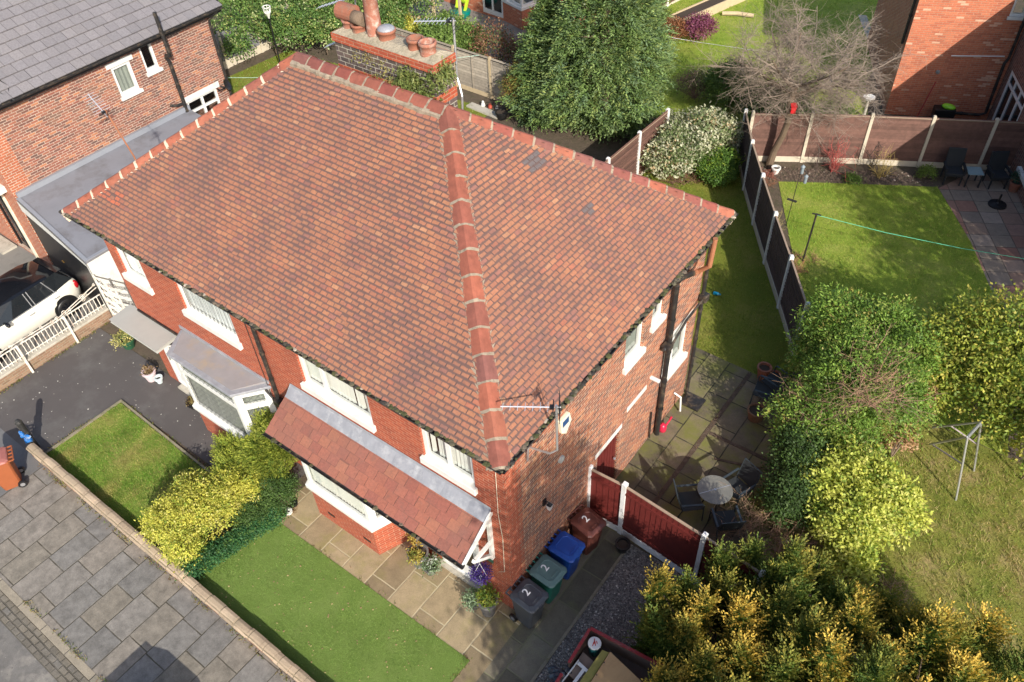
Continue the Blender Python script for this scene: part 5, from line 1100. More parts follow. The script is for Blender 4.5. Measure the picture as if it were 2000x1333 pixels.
gt = thing('side_table', 'small glass topped rattan table between the two rattan armchairs', 'table', (3.3, 20.95, 0), R(28), local=True)
mb = MB(); mb.ob((0, 0, .5), (.48, .48, .02)); obj('table_top', mb, plain('pale_glass', (.25, .34, .36), .08, .15), gt)
for sx in (-1, 1):
    for sy in (-1, 1): mb = MB(); mb.ob((.21*sx, .21*sy, .24), (.04, .04, .48)); obj('leg', mb, M['rattan'], gt)
mb = MB(); mb.lathe([(0, 0), (.28, 0), (.27, .05), (.05, .09), (.03, .12), (.03, .4), (.02, .4), (.02, .12)], (4.35, 20.2, 0), 20); tag(obj('parasol_base', mb, M['blackpl']), 'round black parasol base on the patchwork patio', 'parasol base')
pg = planter('flower_pot', 'terracotta pot with a dark green plant in the shaded patio corner', 'planter', 4.55, 21.3, .13, .18, .34, 'terracotta')
pw = planter('flower_pot', 'round white pot at the foot of the bare tree beside the fence', 'planter', -2.25, 18.05, .1, .14, .24, 'upvc')
bq = thing('barbecue', 'dark barbecue with a lime green lid by the orange brick wall', 'barbecue', (1.3, 24.1, 0))
mb = MB(); q = Vector((1.35, 24.2, 0))
mb.ob(q+Vector((0, 0, .55)), (.7, .4, .3), R(26)); obj('grill', mb, M['blackpl'], bq, bevel=.03)
mb = MB(); mb.ell(q+Vector((.1, 0, .76)), (.24, .14, .1), 12, 8); obj('lid', mb, plain('lime_plastic', (.25, .6, .03), .4), bq)
for sx in (-.28, .28): mb = MB(); mb.ob(q+Vector((sx, sx*.45, .2)), (.06, .3, .4), R(26)); obj('leg', mb, M['cframe'], bq)
mb = MB(); mb.tube([(.55, 24.0, 0), (.75, 24.25, 1.5)], .025, 6); tag(obj('pole', mb, plain('red_pole', (.3, .03, .03), .5)), 'thin red pole leaning on the orange brick wall', 'pole')
bb = thing('bird_table', 'small white topped bird table near the bare tree twigs', 'bird table', (-1.1, 23.3, 0))
mb = MB(); mb.lathe([(.16, 0), (.06, .1), (.05, .7), (.05, .75)], (-1.1, 23.3, 0), 10); obj('stand', mb, M['concrete'], bb); mb = MB(); mb.lathe([(0, .75), (.2, .75), (.22, .82), (.17, .83), (0, .78)], (-1.1, 23.3, 0), 14); obj('bowl', mb, M['white'], bb)
# ---------------------------------------------------------------- far gardens
bz = thing('raised_bed', 'long narrow timber raised bed along the far fence', 'raised bed', (-10.7, 28, 0))
a, b = Vector((-11.1, 26.6, 0)), Vector((-9.9, 31.5, 0)); d = (b-a).normalized(); n = Vector((d.y, -d.x, 0))
mb = MB(); mb.bar(a+Vector((0, 0, .2)), b+Vector((0, 0, .2)), .06, .4); mb.bar(a+n*.7+Vector((0, 0, .2)), b+n*.7+Vector((0, 0, .2)), .06, .4); mb.bar(a+Vector((0, 0, .2)), a+n*.7+Vector((0, 0, .2)), .06, .4); obj('boards', mb, M['palewood'], bz)
mb = MB(); mb.poly([a+Vector((0, 0, .34)), b+Vector((0, 0, .34)), b+n*.7+Vector((0, 0, .34)), a+n*.7+Vector((0, 0, .34))]); obj('soil', mb, M['potsoil'], bz)
mb = MB(); mb.tube([(-9.5, 28.6, .12), (-8.9, 28.9, .14), (-8.2, 29.1, .12)], .09, 8); tag(obj('log', mb, M['palewood']), 'pale cut log lying on the far lawn', 'log')
bhv = MB(); bhv.lathe([(.34, 0)]+[(r, z) for i in range(6) for r, z in ((.34-.025*i, .12*i+.01), (.345-.025*i, .12*i+.1), (.325-.025*i, .12*i+.12))]+[(.14, .74), (0, .76)], (-15.6, 22.6, 0), 20)
tag(obj('compost_bin', bhv, plain('lilac_grey_plastic', (.3, .3, .38), .5, .1)), 'ribbed lilac grey beehive shaped bin on the far patio', 'bin')
ty = thing('toy_slide', 'lime green and teal plastic toy by the french doors of the far house', 'toy', (-19.7, 22.3, 0))
mb = MB(); mb.lathe([(.25, 0), (.45, .1), (.5, .3), (.42, .36), (0, .3)], (-19.6, 22.2, 0), 16); obj('base', mb, plain('teal_toy', (.0, .16, .13), .3), ty, smooth=True)
mb = MB(); mb.bar((-19.9, 22.3, .3), (-20.0, 22.7, 1.1), .12, .08); mb.bar((-19.4, 22.3, .3), (-19.45, 22.8, 1.1), .12, .08); mb.ell((-19.7, 22.6, .8), (.3, .15, .3), 12, 8); obj('arch', mb, plain('lime_toy', (.45, .62, .03), .35), ty)
pgl = thing('timber_arbour', 'unfinished pale timber arbour of posts and rails behind the chimney', 'arbour', (-19.8, 19.8, 0))
for x, y in ((-20.6, 19.2), (-19.2, 20.0), (-18.2, 20.6), (-21.4, 20.6)): mb = MB(); mb.bar((x, y, 0), (x, y, 1.9), .1, .1); obj('post', mb, M['palewood'], pgl)
for a, b in (((-21.8, 18.6, 1.9), (-17.6, 20.9, 1.9)), ((-20.6, 19.2, .9), (-18.2, 20.6, .9)), ((-21.4, 20.6, 1.85), (-20.5, 19.0, 1.85))): mb = MB(); mb.bar(a, b, .08, .1); obj('rail', mb, M['palewood'], pgl)
lp = thing('garden_torch', 'white basket shaped lamp on a tall thin black pole above the ivy hedge', 'garden lamp', (-22.4, 13.72, 0))
mb = MB(); mb.tube([(-22.4, 13.72, 0), (-22.4, 13.72, 2.45)], .03, 8); obj('pole', mb, M['blackpl'], lp)
mb = MB(); mb.lathe([(.02, 2.4), (.05, 2.5), (.12, 2.66), (.125, 2.68)], (-22.4, 13.72, 0), 16); mb.tube([(-22.4+.16*math.cos(k*.3927), 13.72+.16*math.sin(k*.3927), 2.9) for k in range(17)], .016, 5)
for k in range(8): a = k*math.pi/4; mb.tube([(-22.4+.12*math.cos(a), 13.72+.12*math.sin(a), 2.66), (-22.4+.16*math.cos(a), 13.72+.16*math.sin(a), 2.9)], .014, 4)
obj('lantern', mb, M['white'], lp)
mb = MB(); mb.tube([(-21.3, 10.4, 1.6), (-19.6, 11.6, 1.55), (-17.4, 13.6, 1.6), (-14.0, 16.7, 1.8)], .008, 4); tag(obj('washing_line', mb, plain('pale_line', (.4, .6, .5), .5)), 'pale green washing line crossing the left back lawn', 'washing line')
mb = MB(); mb.tube([(-14, 21, 1.75), (-9.2, 22.2, 1.6), (-7.6, 22.6, 1.55), (-4, 23.0, 1.75)], .009, 4); tag(obj('washing_line', mb, M['white']), 'white washing line behind the big conifer over the far lawn', 'washing line')
planter('plant_tub', 'black plastic tub on the ground behind the roof near the ornaments', 'planter', -12.4, 15.9, .18, .24, .3, 'blackpl')
og = (-13.55, 16.2)
for i, (nm, lb, c, h) in enumerate((('garden_gnome', 'white garden ornament standing left of the red one by the timber fence', (.6, .6, .58), .28), ('garden_gnome', 'red garden ornament between the white and dark ones by the timber fence', (.4, .07, .04), .22), ('garden_gnome', 'dark stone garden ornament at the right of the row by the timber fence', (.12, .12, .12), .2))):
    x = og[0]+i*.3; mb = MB(); mb.lathe([(.07, 0), (.09, .06), (.07, h*.55), (.04, h*.62), (.055, h*.75), (.04, h*.86), (0, h)], (x, og[1]+.06*i, 0), 12); tag(obj(nm, mb, plain('ornament_%s' % ('white', 'red', 'dark')[i], c, .6)), lb, 'garden ornament')
sb = MB(); sb.bar((-14.1, 16.0, .03), (-12.5, 15.9, .03), .35, .06); o = struct('ornament_bed', sb, M['concrete'])
# ---------------------------------------------------------------- vegetation
M['leaf'] = leafmat('leaf', .3); M['needle'] = leafmat('needle', .22, .7); M['blade'] = leafmat('grass_blade', .35, .7)
M['twigv'] = vcol('shrub_twigs', .9, .3, 8)
def unit(a): return a/np.maximum(np.linalg.norm(a, axis=1, keepdims=True), 1e-9)
def pick(pal, n, rg):
    w = np.array([p[1] for p in pal], float); i = rg.choice(len(pal), n, p=w/w.sum()); return np.array([p[0] for p in pal])[i]
def quads(P, T, N, L, Wd):
    S_ = unit(np.cross(T, N)); L = L[:, None]; Wd = Wd[:, None]
    v = np.stack([P, P+T*L*.45+S_*Wd*.5, P+T*L, P+T*L*.45-S_*Wd*.5], 1).reshape(-1, 3)
    return v, np.arange(len(v)).reshape(-1, 4)
def lump(D_, seed, amp):
    r = np.random.default_rng(seed+77); s = np.zeros(len(D_))
    for k in range(5):
        a = r.normal(size=3)*(2.2+k*1.1); s += np.sin(D_ @ a+r.uniform(0, 6.3))/(1+.5*k)
    return 1+amp*s/2
def surf(blobs, n, rg, seed, amp, inner=.25, zdown=-.35):
    A = np.array([b[:6] for b in blobs], float); w = (A[:, 3]*A[:, 4]+A[:, 3]*A[:, 5]+A[:, 4]*A[:, 5]); i = rg.choice(len(A), n, p=w/w.sum())
    D_ = unit(rg.normal(size=(n, 3))); D_[:, 2] = np.where(D_[:, 2] < zdown, -D_[:, 2]*.6, D_[:, 2])
    r = 1-np.abs(rg.normal(0, inner*.5, n)); r = np.where(rg.random(n) < .2, rg.uniform(.45, .9, n), r)*lump(D_+i[:, None]*.7, seed, amp)
    P = A[i, :3]+D_*A[i, 3:6]*r[:, None]; O = unit(D_/A[i, 3:6])
    return P, O
def foliage_clump(blobs, ncl, k, cs, L, Wd, pal, seed, amp=.18, droop=.1, jit=.14, inner=.25, tip=None):
    rg = np.random.default_rng(seed); C, O = surf(blobs, ncl, rg, seed, amp, inner); C[:, 2] = np.maximum(C[:, 2], .06)
    col = pick(pal, ncl, rg)*rg.uniform(1-jit, 1+jit, (ncl, 1))
    C2 = np.repeat(C, k, 0); O2 = np.repeat(O, k, 0); n = len(C2)
    P = C2+rg.normal(0, cs, (n, 3))*np.array([1, 1, .75])+O2*rg.uniform(-.3, 1, (n, 1))*cs
    P[:, 2] = np.maximum(P[:, 2], .03)
    T = unit(O2*.5+rg.normal(0, .75, (n, 3))+np.array([0, 0, -droop])); N = unit(O2*.7+np.array([0, 0, .7])+rg.normal(0, .5, (n, 3)))
    c = np.repeat(col, k, 0)*rg.uniform(1-jit, 1+jit, (n, 1))
    v, f = quads(P, T, N, L*rg.uniform(.7, 1.3, n), Wd*rg.uniform(.75, 1.25, n)); return v, f, np.clip(c, 0, 1), C
def foliage_shoot(P, Dr, length, nl, L, Wd, pal, tipc, tipw, seed, jit=.15, bend=-.15):
    rg = np.random.default_rng(seed); n = len(P); ln = length*rg.uniform(.6, 1.3, n); col = pick(pal, n, rg)*rg.uniform(1-jit, 1+jit, (n, 1))
    N = unit(np.cross(Dr, unit(np.cross(Dr, np.array([0, 0, 1.])+rg.normal(0, .3, (n, 3)))))); S_ = unit(np.cross(Dr, N))
    vs, cs_ = [], []
    V = []; Cc = []
    for j in range(nl):
        t = (j+.5)/nl; sg = 1 if j % 2 else -1
        Q = P+Dr*(ln*t)[:, None]+np.array([0, 0, 1.])*(bend*ln*t*t)[:, None]
        T = unit(Dr*(.55+.5*t)+S_*sg*(.85-.6*t)+rg.normal(0, .22, (n, 3)))
        v, _ = quads(Q, T, unit(N+rg.normal(0, .35, (n, 3))), L*(1.15-.6*t)*rg.uniform(.8, 1.25, n), np.full(n, Wd)); V.append(v)
        m = np.clip((t-.35)*1.6, 0, 1)*tipw*rg.uniform(.4, 1.2, (n, 1)); m = np.clip(m, 0, 1); Cc.append((col*(1-m)+np.array(tipc)*m)*rg.uniform(.85, 1.15, (n, 1)))
    v = np.concatenate(V); return v, np.arange(len(v)).reshape(-1, 4), np.clip(np.concatenate(Cc), 0, 1)
def stems(name, root, base, targets, r0, mat, wob=.12, sides=4, frac=1.):
    mb = MB(); base = [Vector(b) for b in base]
    for i, t_ in enumerate(targets):
        t_ = Vector(t_); b = min(base, key=lambda q: (q-t_).length); m = b.lerp(t_, .5)+Vector((rnd.uniform(-wob, wob), rnd.uniform(-wob, wob), rnd.uniform(0, wob)))
        mb.tube([b, m, t_], [r0, r0*.6, r0*.25], sides, None, False)
    return obj(name, mb, M[mat], root)
def bush(name, label, cat, blobs, ncl, k, cs, L, Wd, pal, seed, group=None, stem='bark', nst=14, r0=.02, mat='leaf', **kw):
    c = np.array(blobs)[:, :2].mean(0); t_ = thing(name, label, cat, (c[0], c[1], 0), 0, group)
    v, f, col, C = foliage_clump(blobs, ncl, k, cs, L, Wd, pal, seed, **kw)
    npobj('foliage', v, f, M[mat], t_, col)
    if nst:
        idx = np.random.default_rng(seed).choice(len(C), nst, replace=False)
        stems('stems', t_, [(b[0], b[1], 0) for b in blobs], [tuple(C[i]*.97+np.array([*c, .3])*.03) for i in idx], r0, stem)
    return t_
def conifer(name, label, x, y, h, r, n, pal, tipc, tipw, seed, sl=.3, L=.1, Wd=.03, nl=8, rise=.35, multi=0, base=.15, group=None, power=.85, cat='conifer', bend=-.15, lean=0, trunk=.07):
    t_ = thing(name, label, cat, (x, y, 0), 0, group); rg = np.random.default_rng(seed)
    z = base+(h-base)*rg.random(n)**1.25; a = rg.uniform(0, 2*math.pi, n); prof = np.clip(1-(z-base)/(h-base), 0, 1)**power*np.minimum(1, .55+(z-base)/(h*.25))
    lum = lump(np.stack([np.cos(a)*1.4, np.sin(a)*1.4, z/h*5], 1), seed, .28)
    rr = r*prof*lum*np.where(rg.random(n) < .3, rg.uniform(.35, .8, n), rg.uniform(.8, 1., n))
    if multi:
        k = rg.integers(0, multi, n); ca = k*2*math.pi/multi+.5; off = np.stack([np.cos(ca), np.sin(ca)], 1)*r*.62; hs = rg.uniform(.72, 1.05, multi)[k]
        P = np.stack([x+off[:, 0]*(z/h)+np.cos(a)*rr*.62, y+off[:, 1]*(z/h)+np.sin(a)*rr*.62, z*hs], 1)
    else: P = np.stack([x+np.cos(a)*rr, y+np.sin(a)*rr, z], 1)
    Dr = unit(np.stack([np.cos(a), np.sin(a), np.full(n, rise)], 1)+rg.normal(0, .33, (n, 3))+np.stack([0*z, 0*z, (z/h)**2*1.1], 1))
    tipw_ = tipw
    if multi:
        lf = np.array([1.3, .3, 1.0, .2, .8, .5, 1.2])[(k+seed) % 7]; tipw_ = (tipw*lf*np.clip((z/h-.42)*3.2, 0, 1.3)*np.clip(lump(P*1.6, seed, .8), 0, 1.6))[:, None]
    v, f, c = foliage_shoot(P-Dr*sl*.5, Dr, sl, nl, L, Wd, pal, tipc, tipw_, seed+1, bend=bend); v[:, 2] = np.maximum(v[:, 2], .02)
    npobj('foliage', v, f, M['needle'], t_, c)
    mb = MB(); mb.tube([(x, y, -.05), (x, y, h*(.3 if multi else .9))], [trunk, trunk*.25], 7)
    for j in range(10 if multi else 26):
        i = rg.integers(0, n); q = P[i]; mb.tube([(x, y, max(.1, q[2]*.8)), tuple(q)], [trunk*.35, .006], 4, None, False)
    obj('trunk', mb, M['bark'], t_); return t_
def twigs(mb, c, n, ln, r=.006, spread=1., col=(1, 1, 1), up=.5, sub=4):
    c = Vector(c)
    for i in range(n):
        d = Vector((rnd.gauss(0, spread), rnd.gauss(0, spread), abs(rnd.gauss(up, .5)))).normalized(); l = ln*rnd.uniform(.5, 1.2)
        b = c+Vector((rnd.gauss(0, .07), rnd.gauss(0, .07), 0)); m = b+d*l*.5+Vector((rnd.gauss(0, .06), rnd.gauss(0, .06), .02))*l; e = m+(d+Vector((rnd.gauss(0, .3), rnd.gauss(0, .3), rnd.gauss(0, .2)))).normalized()*l*.5
        mb.tube([b, m, e], [r, r*.75, r*.4], 3, col, False)
        for k in range(sub):
            p = m.lerp(e, rnd.random()) if rnd.random() < .7 else b.lerp(m, rnd.random()); q = p+(d*.6+Vector((rnd.gauss(0, .7), rnd.gauss(0, .7), rnd.gauss(.1, .5)))).normalized()*l*rnd.uniform(.2, .5); mb.tube([p, q], [r*.6, r*.3], 3, col, False)
# ---- the big conifer and its neighbours
LEY = [((.12, .2, .055), 4), ((.15, .235, .065), 4), ((.09, .16, .06), 3), ((.14, .22, .115), 3), ((.22, .27, .075), 2)]
conifer('conifer_tree', 'huge dark green feathery conifer in the back garden behind the roof', -9.0, 17.7, 9.0, 2.75, 9500, LEY, (.26, .33, .13), .6, 3, sl=.62, L=.19, Wd=.05, nl=9, rise=.1, base=.35, power=.7, bend=-.22, trunk=.2, cat='tree')
conifer('conifer_tree', 'lower dark green conifer with a golden left edge beside the huge conifer', -11.0, 17.1, 4.6, 1.95, 4200, LEY, (.17, .24, .07), .5, 4, sl=.5, L=.17, Wd=.05, nl=8, rise=.0, base=.3, bend=-.25, trunk=.1, cat='tree')
bush('golden_shrub', 'golden brown clipped shrub left of the huge conifer, in front of the grey fence', 'shrub', [(-12.1, 16.6, .95, .55, .55, 1.0)], 500, 16, .09, .07, .03, [((.27, .22, .05), 3), ((.2, .19, .05), 2), ((.2, .11, .05), 1.5)], 5)
conifer('conifer_tree', 'yellow green conifer behind the huge conifer at the top edge', -12.2, 25.2, 5.5, 1.7, 2600, [((.14, .19, .04), 3), ((.1, .15, .04), 2)], (.3, .32, .08), .5, 6, sl=.6, L=.22, Wd=.06, nl=7, base=.2, bend=-.25, cat='tree')
VAR = [((.5, .5, .36), 4), ((.36, .38, .22), 2.5), ((.16, .21, .09), 3), ((.09, .13, .04), 2), ((.45, .34, .2), .8)]
bush('variegated_shrub', 'big cream and green variegated shrub in the corner of the fences', 'shrub', [(-4.95, 16.9, .9, 1.2, 1.25, 1.0), (-5.3, 15.9, .7, .75, .75, .8), (-4.5, 17.7, .85, .8, .7, .85)], 1500, 14, .1, .1, .06, VAR, 7)
bush('round_shrub', 'round glossy green shrub in front of the variegated shrub', 'shrub', [(-3.72, 16.55, .55, .68, .68, .6)], 750, 14, .07, .075, .038, [((.07, .14, .025), 4), ((.11, .2, .03), 3), ((.25, .33, .04), 1.2)], 8)
t_ = thing('dead_shrub', 'low rusty brown dead shrub below the variegated shrub', 'shrub', (-4.9, 15.7, 0)); mb = MB()
for k in range(7): twigs(mb, (-4.9+rnd.gauss(0, .35), 15.75+rnd.gauss(0, .25), 0), 12, .5, .008, .8, rnd.choice([(.2, .1, .06), (.26, .13, .07), (.16, .09, .06)]))
obj('twigs', mb, M['twigv'], t_)
# ---- hedge of shrubs at the right of the patio
PRV = [((.13, .23, .035), 4), ((.19, .3, .05), 4), ((.09, .16, .028), 3), ((.27, .34, .07), 2), ((.33, .3, .08), .5)]
bush('evergreen_shrub', 'tall loose green shrub at the end of the dark brown fence', 'shrub', [(2.75, 9.55, 1.75, .85, .9, 1.5), (3.6, 9.9, 1.75, .9, .85, 1.5), (2.5, 8.9, 1.3, .55, .55, 1.2), (2.7, 9.9, .8, .6, .6, .8)], 1900, 15, .1, .085, .036, PRV, 10, amp=.3)
bush('evergreen_shrub', 'dense green shrub with dead twigs on top beside the garden chairs', 'shrub', [(3.4, 8.2, 1.55, .95, .9, 1.4), (3.15, 7.1, 1.1, .75, .75, 1.05), (4.3, 8.3, 1.5, .9, .85, 1.35), (4.3, 9.3, 1.6, .8, .8, 1.4), (4.0, 7.25, 1.1, .7, .6, 1.0)], 2500, 15, .1, .08, .035, PRV, 11, amp=.3)
YB = [((.25, .3, .045), 4), ((.33, .35, .055), 3), ((.15, .22, .035), 3), ((.42, .38, .075), 1.8)]
bush('evergreen_shrub', 'large yellowish green rounded shrub at the right edge above the swing frame', 'shrub', [(5.25, 10.5, 1.8, .85, .95, 1.5), (6.1, 10.7, 2.0, 1.05, 1.05, 1.6), (6.4, 9.95, 1.7, .95, .7, 1.35), (7.4, 10.2, 2.0, 1.2, 1.1, 1.6), (7.6, 9.4, 1.5, .8, .7, 1.2), (8.7, 10.2, 1.9, 1.2, 1.2, 1.5), (5.0, 9.7, 1.2, .6, .6, 1.0)], 3300, 16, .12, .095, .05, YB, 12, amp=.28)
CH = [((.5, .52, .1), 4), ((.42, .47, .085), 4), ((.31, .38, .065), 2.5), ((.18, .26, .04), 1.5), ((.58, .57, .16), 1.2)]
bush('yellow_shrub', 'bright yellow green rounded shrub left of the swing frame', 'shrub', [(4.35, 6.2, .95, .85, .8, .85), (5.15, 6.2, .95, .8, .75, .85), (4.85, 5.4, .9, .75, .75, .8), (5.2, 4.75, .55, .5, .5, .55)], 1500, 15, .085, .09, .05, CH, 13, amp=.34, jit=.1)
DK = [((.05, .095, .025), 4), ((.075, .13, .03), 3), ((.04, .07, .02), 2)]
bush('dark_shrub', 'dark green undergrowth between the patio and the bright yellow shrub', 'shrub', [(3.35, 6.2, .9, .55, .7, .95), (3.6, 5.3, .75, .5, .6, .8)], 1100, 14, .08, .07, .035, DK, 14)
def twigthing(name, label, cat, spots, mat='twigv'):
    t_ = thing(name, label, cat, (*spots[0][0][:2], 0)); mb = MB()
    for (c, n, ln, r, sp, col, up) in spots: twigs(mb, c, n, ln, r, sp, col, up)
    obj('twigs', mb, M[mat], t_); return t_
DT = [(.3, .17, .11), (.24, .14, .1), (.34, .22, .14)]
twigthing('dead_branches', 'tangle of dry pinkish brown twigs lying over the green shrub', 'branches', [((3.95+rnd.gauss(0, .5), 7.8+rnd.gauss(0, .45), 2.3+rnd.uniform(0, .45)), 18, .7, .006, 1.1, rnd.choice(DT), .2) for _ in range(9)]+[((3.3+rnd.gauss(0, .35), 7.0+rnd.gauss(0, .35), 1.7), 12, .6, .006, 1.2, rnd.choice(DT), .2) for _ in range(4)])
twigthing('dead_branches', 'dry tan twigs and stalks between the conifers and the yellow shrub', 'branches', [((3.8+rnd.gauss(0, .35), 4.1+rnd.gauss(0, .4), .1), 20, .8, .007, .8, rnd.choice(DT+[(.32, .27, .15)]), .5) for _ in range(11)]+[((5.9+rnd.gauss(0, .4), 4.6+rnd.gauss(0, .4), .0), 14, .5, .006, 1.2, rnd.choice(DT), .1) for _ in range(8)])
v, f, col, C = foliage_clump([(5.05, 8.15, .9, .22, .3, .5), (5.0, 9.3, 1.3, .2, .3, .5)], 130, 14, .07, .07, .05, [((.42, .27, .15), 3), ((.34, .2, .11), 2)], 15)
t_ = thing('withered_shrub', 'withered tan leaved shrub between the green shrub and the swing frame', 'shrub', (5, 8.5, 0)); npobj('foliage', v, f, M['leaf'], t_, col); stems('stems', t_, [(5, 8.3, 0)], [tuple(c) for c in C[:14]], .015, 'bark')
# ---- golden conifers at the bottom right
GC = [((.06, .115, .022), 4), ((.09, .15, .028), 4), ((.15, .19, .032), 2.5)]
spec = [(3.05, 1.05, 2.3, .8, 'small golden tipped conifer beside the gravel, furthest left of the conifers', .8), (3.75, 2.4, 2.4, .85, 'dark green conifer hiding the end of the red fence', .25), (4.65, 1.35, 3.1, 1.05, 'golden conifer with bare branch tips in the middle of the bottom right', .95),
        (4.1, -.4, 2.9, 1.0, 'golden conifer cut by the bottom edge beside the trailer', .9), (5.85, 1.9, 2.9, 1.1, 'broad golden brown conifer right of the middle one', .95), (5.35, -.3, 3.1, 1.0, 'dark centred conifer at the bottom edge between two golden ones', .6), (7.0, 2.2, 2.6, 1.2, 'orange gold conifer merging into the rough grass at the right', .9), (6.5, 1.2, 2.9, 1.2, 'golden conifer at the bottom edge nearest the right corner', 1.1), (7.8, 3.2, 2.5, 1.3, 'low golden conifer in the bottom right corner beside the rough grass', 1.2), (6.2, 3.1, 1.9, .9, 'small orange gold conifer just below the dry twigs', .9), (4.9, 2.8, 2.6, .95, 'dark green conifer below the bright yellow shrub', .3)]
for i, (x, y, h, r, lb, tw) in enumerate(spec):
    conifer('golden_conifer', lb, x, y, h, r, 3300, GC, (.62, .42, .075), tw*.9, 30+i, sl=.45, L=.1, Wd=.03, nl=11, rise=.75, multi=5, base=.1, group='golden conifers by the drive', power=.6, bend=.1)
# ---- trees outside the frame casting shade in, one added to darken the patio
GN = [((.08, .12, .03), 3), ((.11, .15, .04), 3)]
def shade_tree(label, x, y, h, blobs, n, seed, k=12, L=.14):
    t_ = thing('garden_tree', label, 'tree', (x, y, 0)); v, f, c, C = foliage_clump(blobs, n, k, .2, L, L*.55, GN, seed, amp=.35); npobj('crown', v, f, M['leaf'], t_, c)
    mb = MB(); mb.tube([(x, y, 0), (x+.1, y, h*.4), (x, y+.1, h*.8)], [.16, .12, .04], 8)
    for i in range(40): q = C[i*(len(C)//40)]; mb.tube([(x, y, h*.45*rnd.uniform(.7, 1.4)), tuple(q)], [.03, .008], 4, None, False)
    obj('trunk', mb, M['bark'], t_)
shade_tree('loose green tree below the bottom right corner, shading the bins and side wall', 8.0, -4.4, 8.2, [(8.0, -4.3, 5.2, 1.5, 1.4, 1.5), (8.6, -3.4, 3.4, 1.4, 1.4, 1.4), (7.4, -4.6, 3.6, 1.3, 1.2, 1.3), (8.2, -4.6, 7.0, .9, .9, 1.0), (8.1, -4.0, 8.7, 1.35, 1.35, .9), (9.3, -4.9, 8.9, 1.0, 1.0, .9), (8.0, -3.7, 7.2, 1.0, 1.0, .8)], 1750, 51)
shade_tree('unseen dense tree added outside the right edge to shade the patchwork patio', 11.2, 12.2, 8.0, [(11, 12.2, 5.6, 1.9, 2.0, 1.9), (11.5, 13.6, 5.0, 1.7, 1.7, 1.6), (10.6, 11.0, 4.6, 1.4, 1.4, 1.4), (11.2, 12.4, 7.2, 1.2, 1.2, 1.0)], 750, 54)  # tree put in out of view to darken the neighbour patio
shade_tree('green tree outside the right edge shading the sunny lawn', 11.0, 9.2, 6.5, [(11, 9.2, 4.6, 1.7, 1.7, 1.4), (12, 10.4, 4.4, 1.5, 1.5, 1.4), (10.4, 8.2, 3.6, 1.2, 1.2, 1.2)], 520, 52)
shade_tree('round green tree beyond the right edge behind the patchwork patio', 12.3, 14.2, 6.5, [(12, 14, 4.4, 1.7, 1.7, 1.5), (13, 12.8, 4.2, 1.5, 1.5, 1.4)], 420, 53)
# ---- front garden shrubs
EU = [((.56, .53, .1), 4), ((.47, .47, .08), 4), ((.34, .38, .06), 2.2), ((.2, .27, .04), 1.3), ((.6, .56, .17), 1)]
bush('yellow_shrub', 'bright yellow shrub spilling over the pavement wall between the two front lawns', 'shrub', [(-7.25, -3.05, .55, .7, .55, .55), (-6.85, -2.3, .6, .7, .65, .6), (-7.55, -2.35, .5, .5, .6, .5), (-6.55, -1.55, .62, .5, .55, .58), (-6.6, -3.25, .4, .45, .4, .45)], 2100, 15, .06, .055, .03, EU, 60, amp=.3, jit=.1)
YG = [((.16, .22, .03), 4), ((.23, .28, .035), 3), ((.1, .16, .025), 3)]
def yshoots(label, blobs, n, seed, pal=YG, tip=(.42, .42, .07), tw=.7):
    c = np.array(blobs)[:, :2].mean(0); t_ = thing('conifer_shrub', label, 'shrub', (c[0], c[1], 0)); rg = np.random.default_rng(seed)
    P, O = surf(blobs, n, rg, seed, .22); P[:, 2] = np.maximum(P[:, 2], .08); Dr = unit(O+rg.normal(0, .35, (n, 3))+np.array([0, 0, .35]))
    v, f, col = foliage_shoot(P-Dr*.12, Dr, .26, 9, .07, .022, pal, tip, tw, seed, bend=.05); v[:, 2] = np.maximum(v[:, 2], .02); npobj('foliage', v, f, M['needle'], t_, col)
    stems('stems', t_, [(b[0], b[1], 0) for b in blobs], [tuple(q) for q in P[:16]], .018, 'bark')
yshoots('feathery yellow green conifer shrub against the white bay window of the left half', [(-6.5, -.75, .95, .6, .5, .95), (-7.35, -.95, .6, .65, .5, .6), (-6.2, -.45, 1.3, .4, .35, .8), (-7.0, -1.3, .6, .55, .45, .55), (-6.6, -.35, 1.5, .35, .3, .6)], 4000, 61)
bush('dark_shrub', 'dark small leaved green shrub under the lean-to roof, left of the bay', 'shrub', [(-5.95, -1.0, .5, .42, .45, .5), (-6.1, -1.7, .35, .35, .5, .38)], 900, 15, .055, .04, .022, [((.05, .1, .025), 3), ((.08, .14, .035), 3), ((.12, .2, .05), 1)], 62)
bl = [(-6.17+.055*i, -3.42+.25*i, .22, .2, .2, .24) for i in range(9)]
bush('low_hedge', 'low dark blue green hedge along the left edge of the artificial lawn', 'hedge', bl, 1500, 13, .045, .045, .03, [((.035, .11, .04), 4), ((.05, .14, .045), 3), ((.11, .2, .05), 1.2)], 63, amp=.1, nst=6)
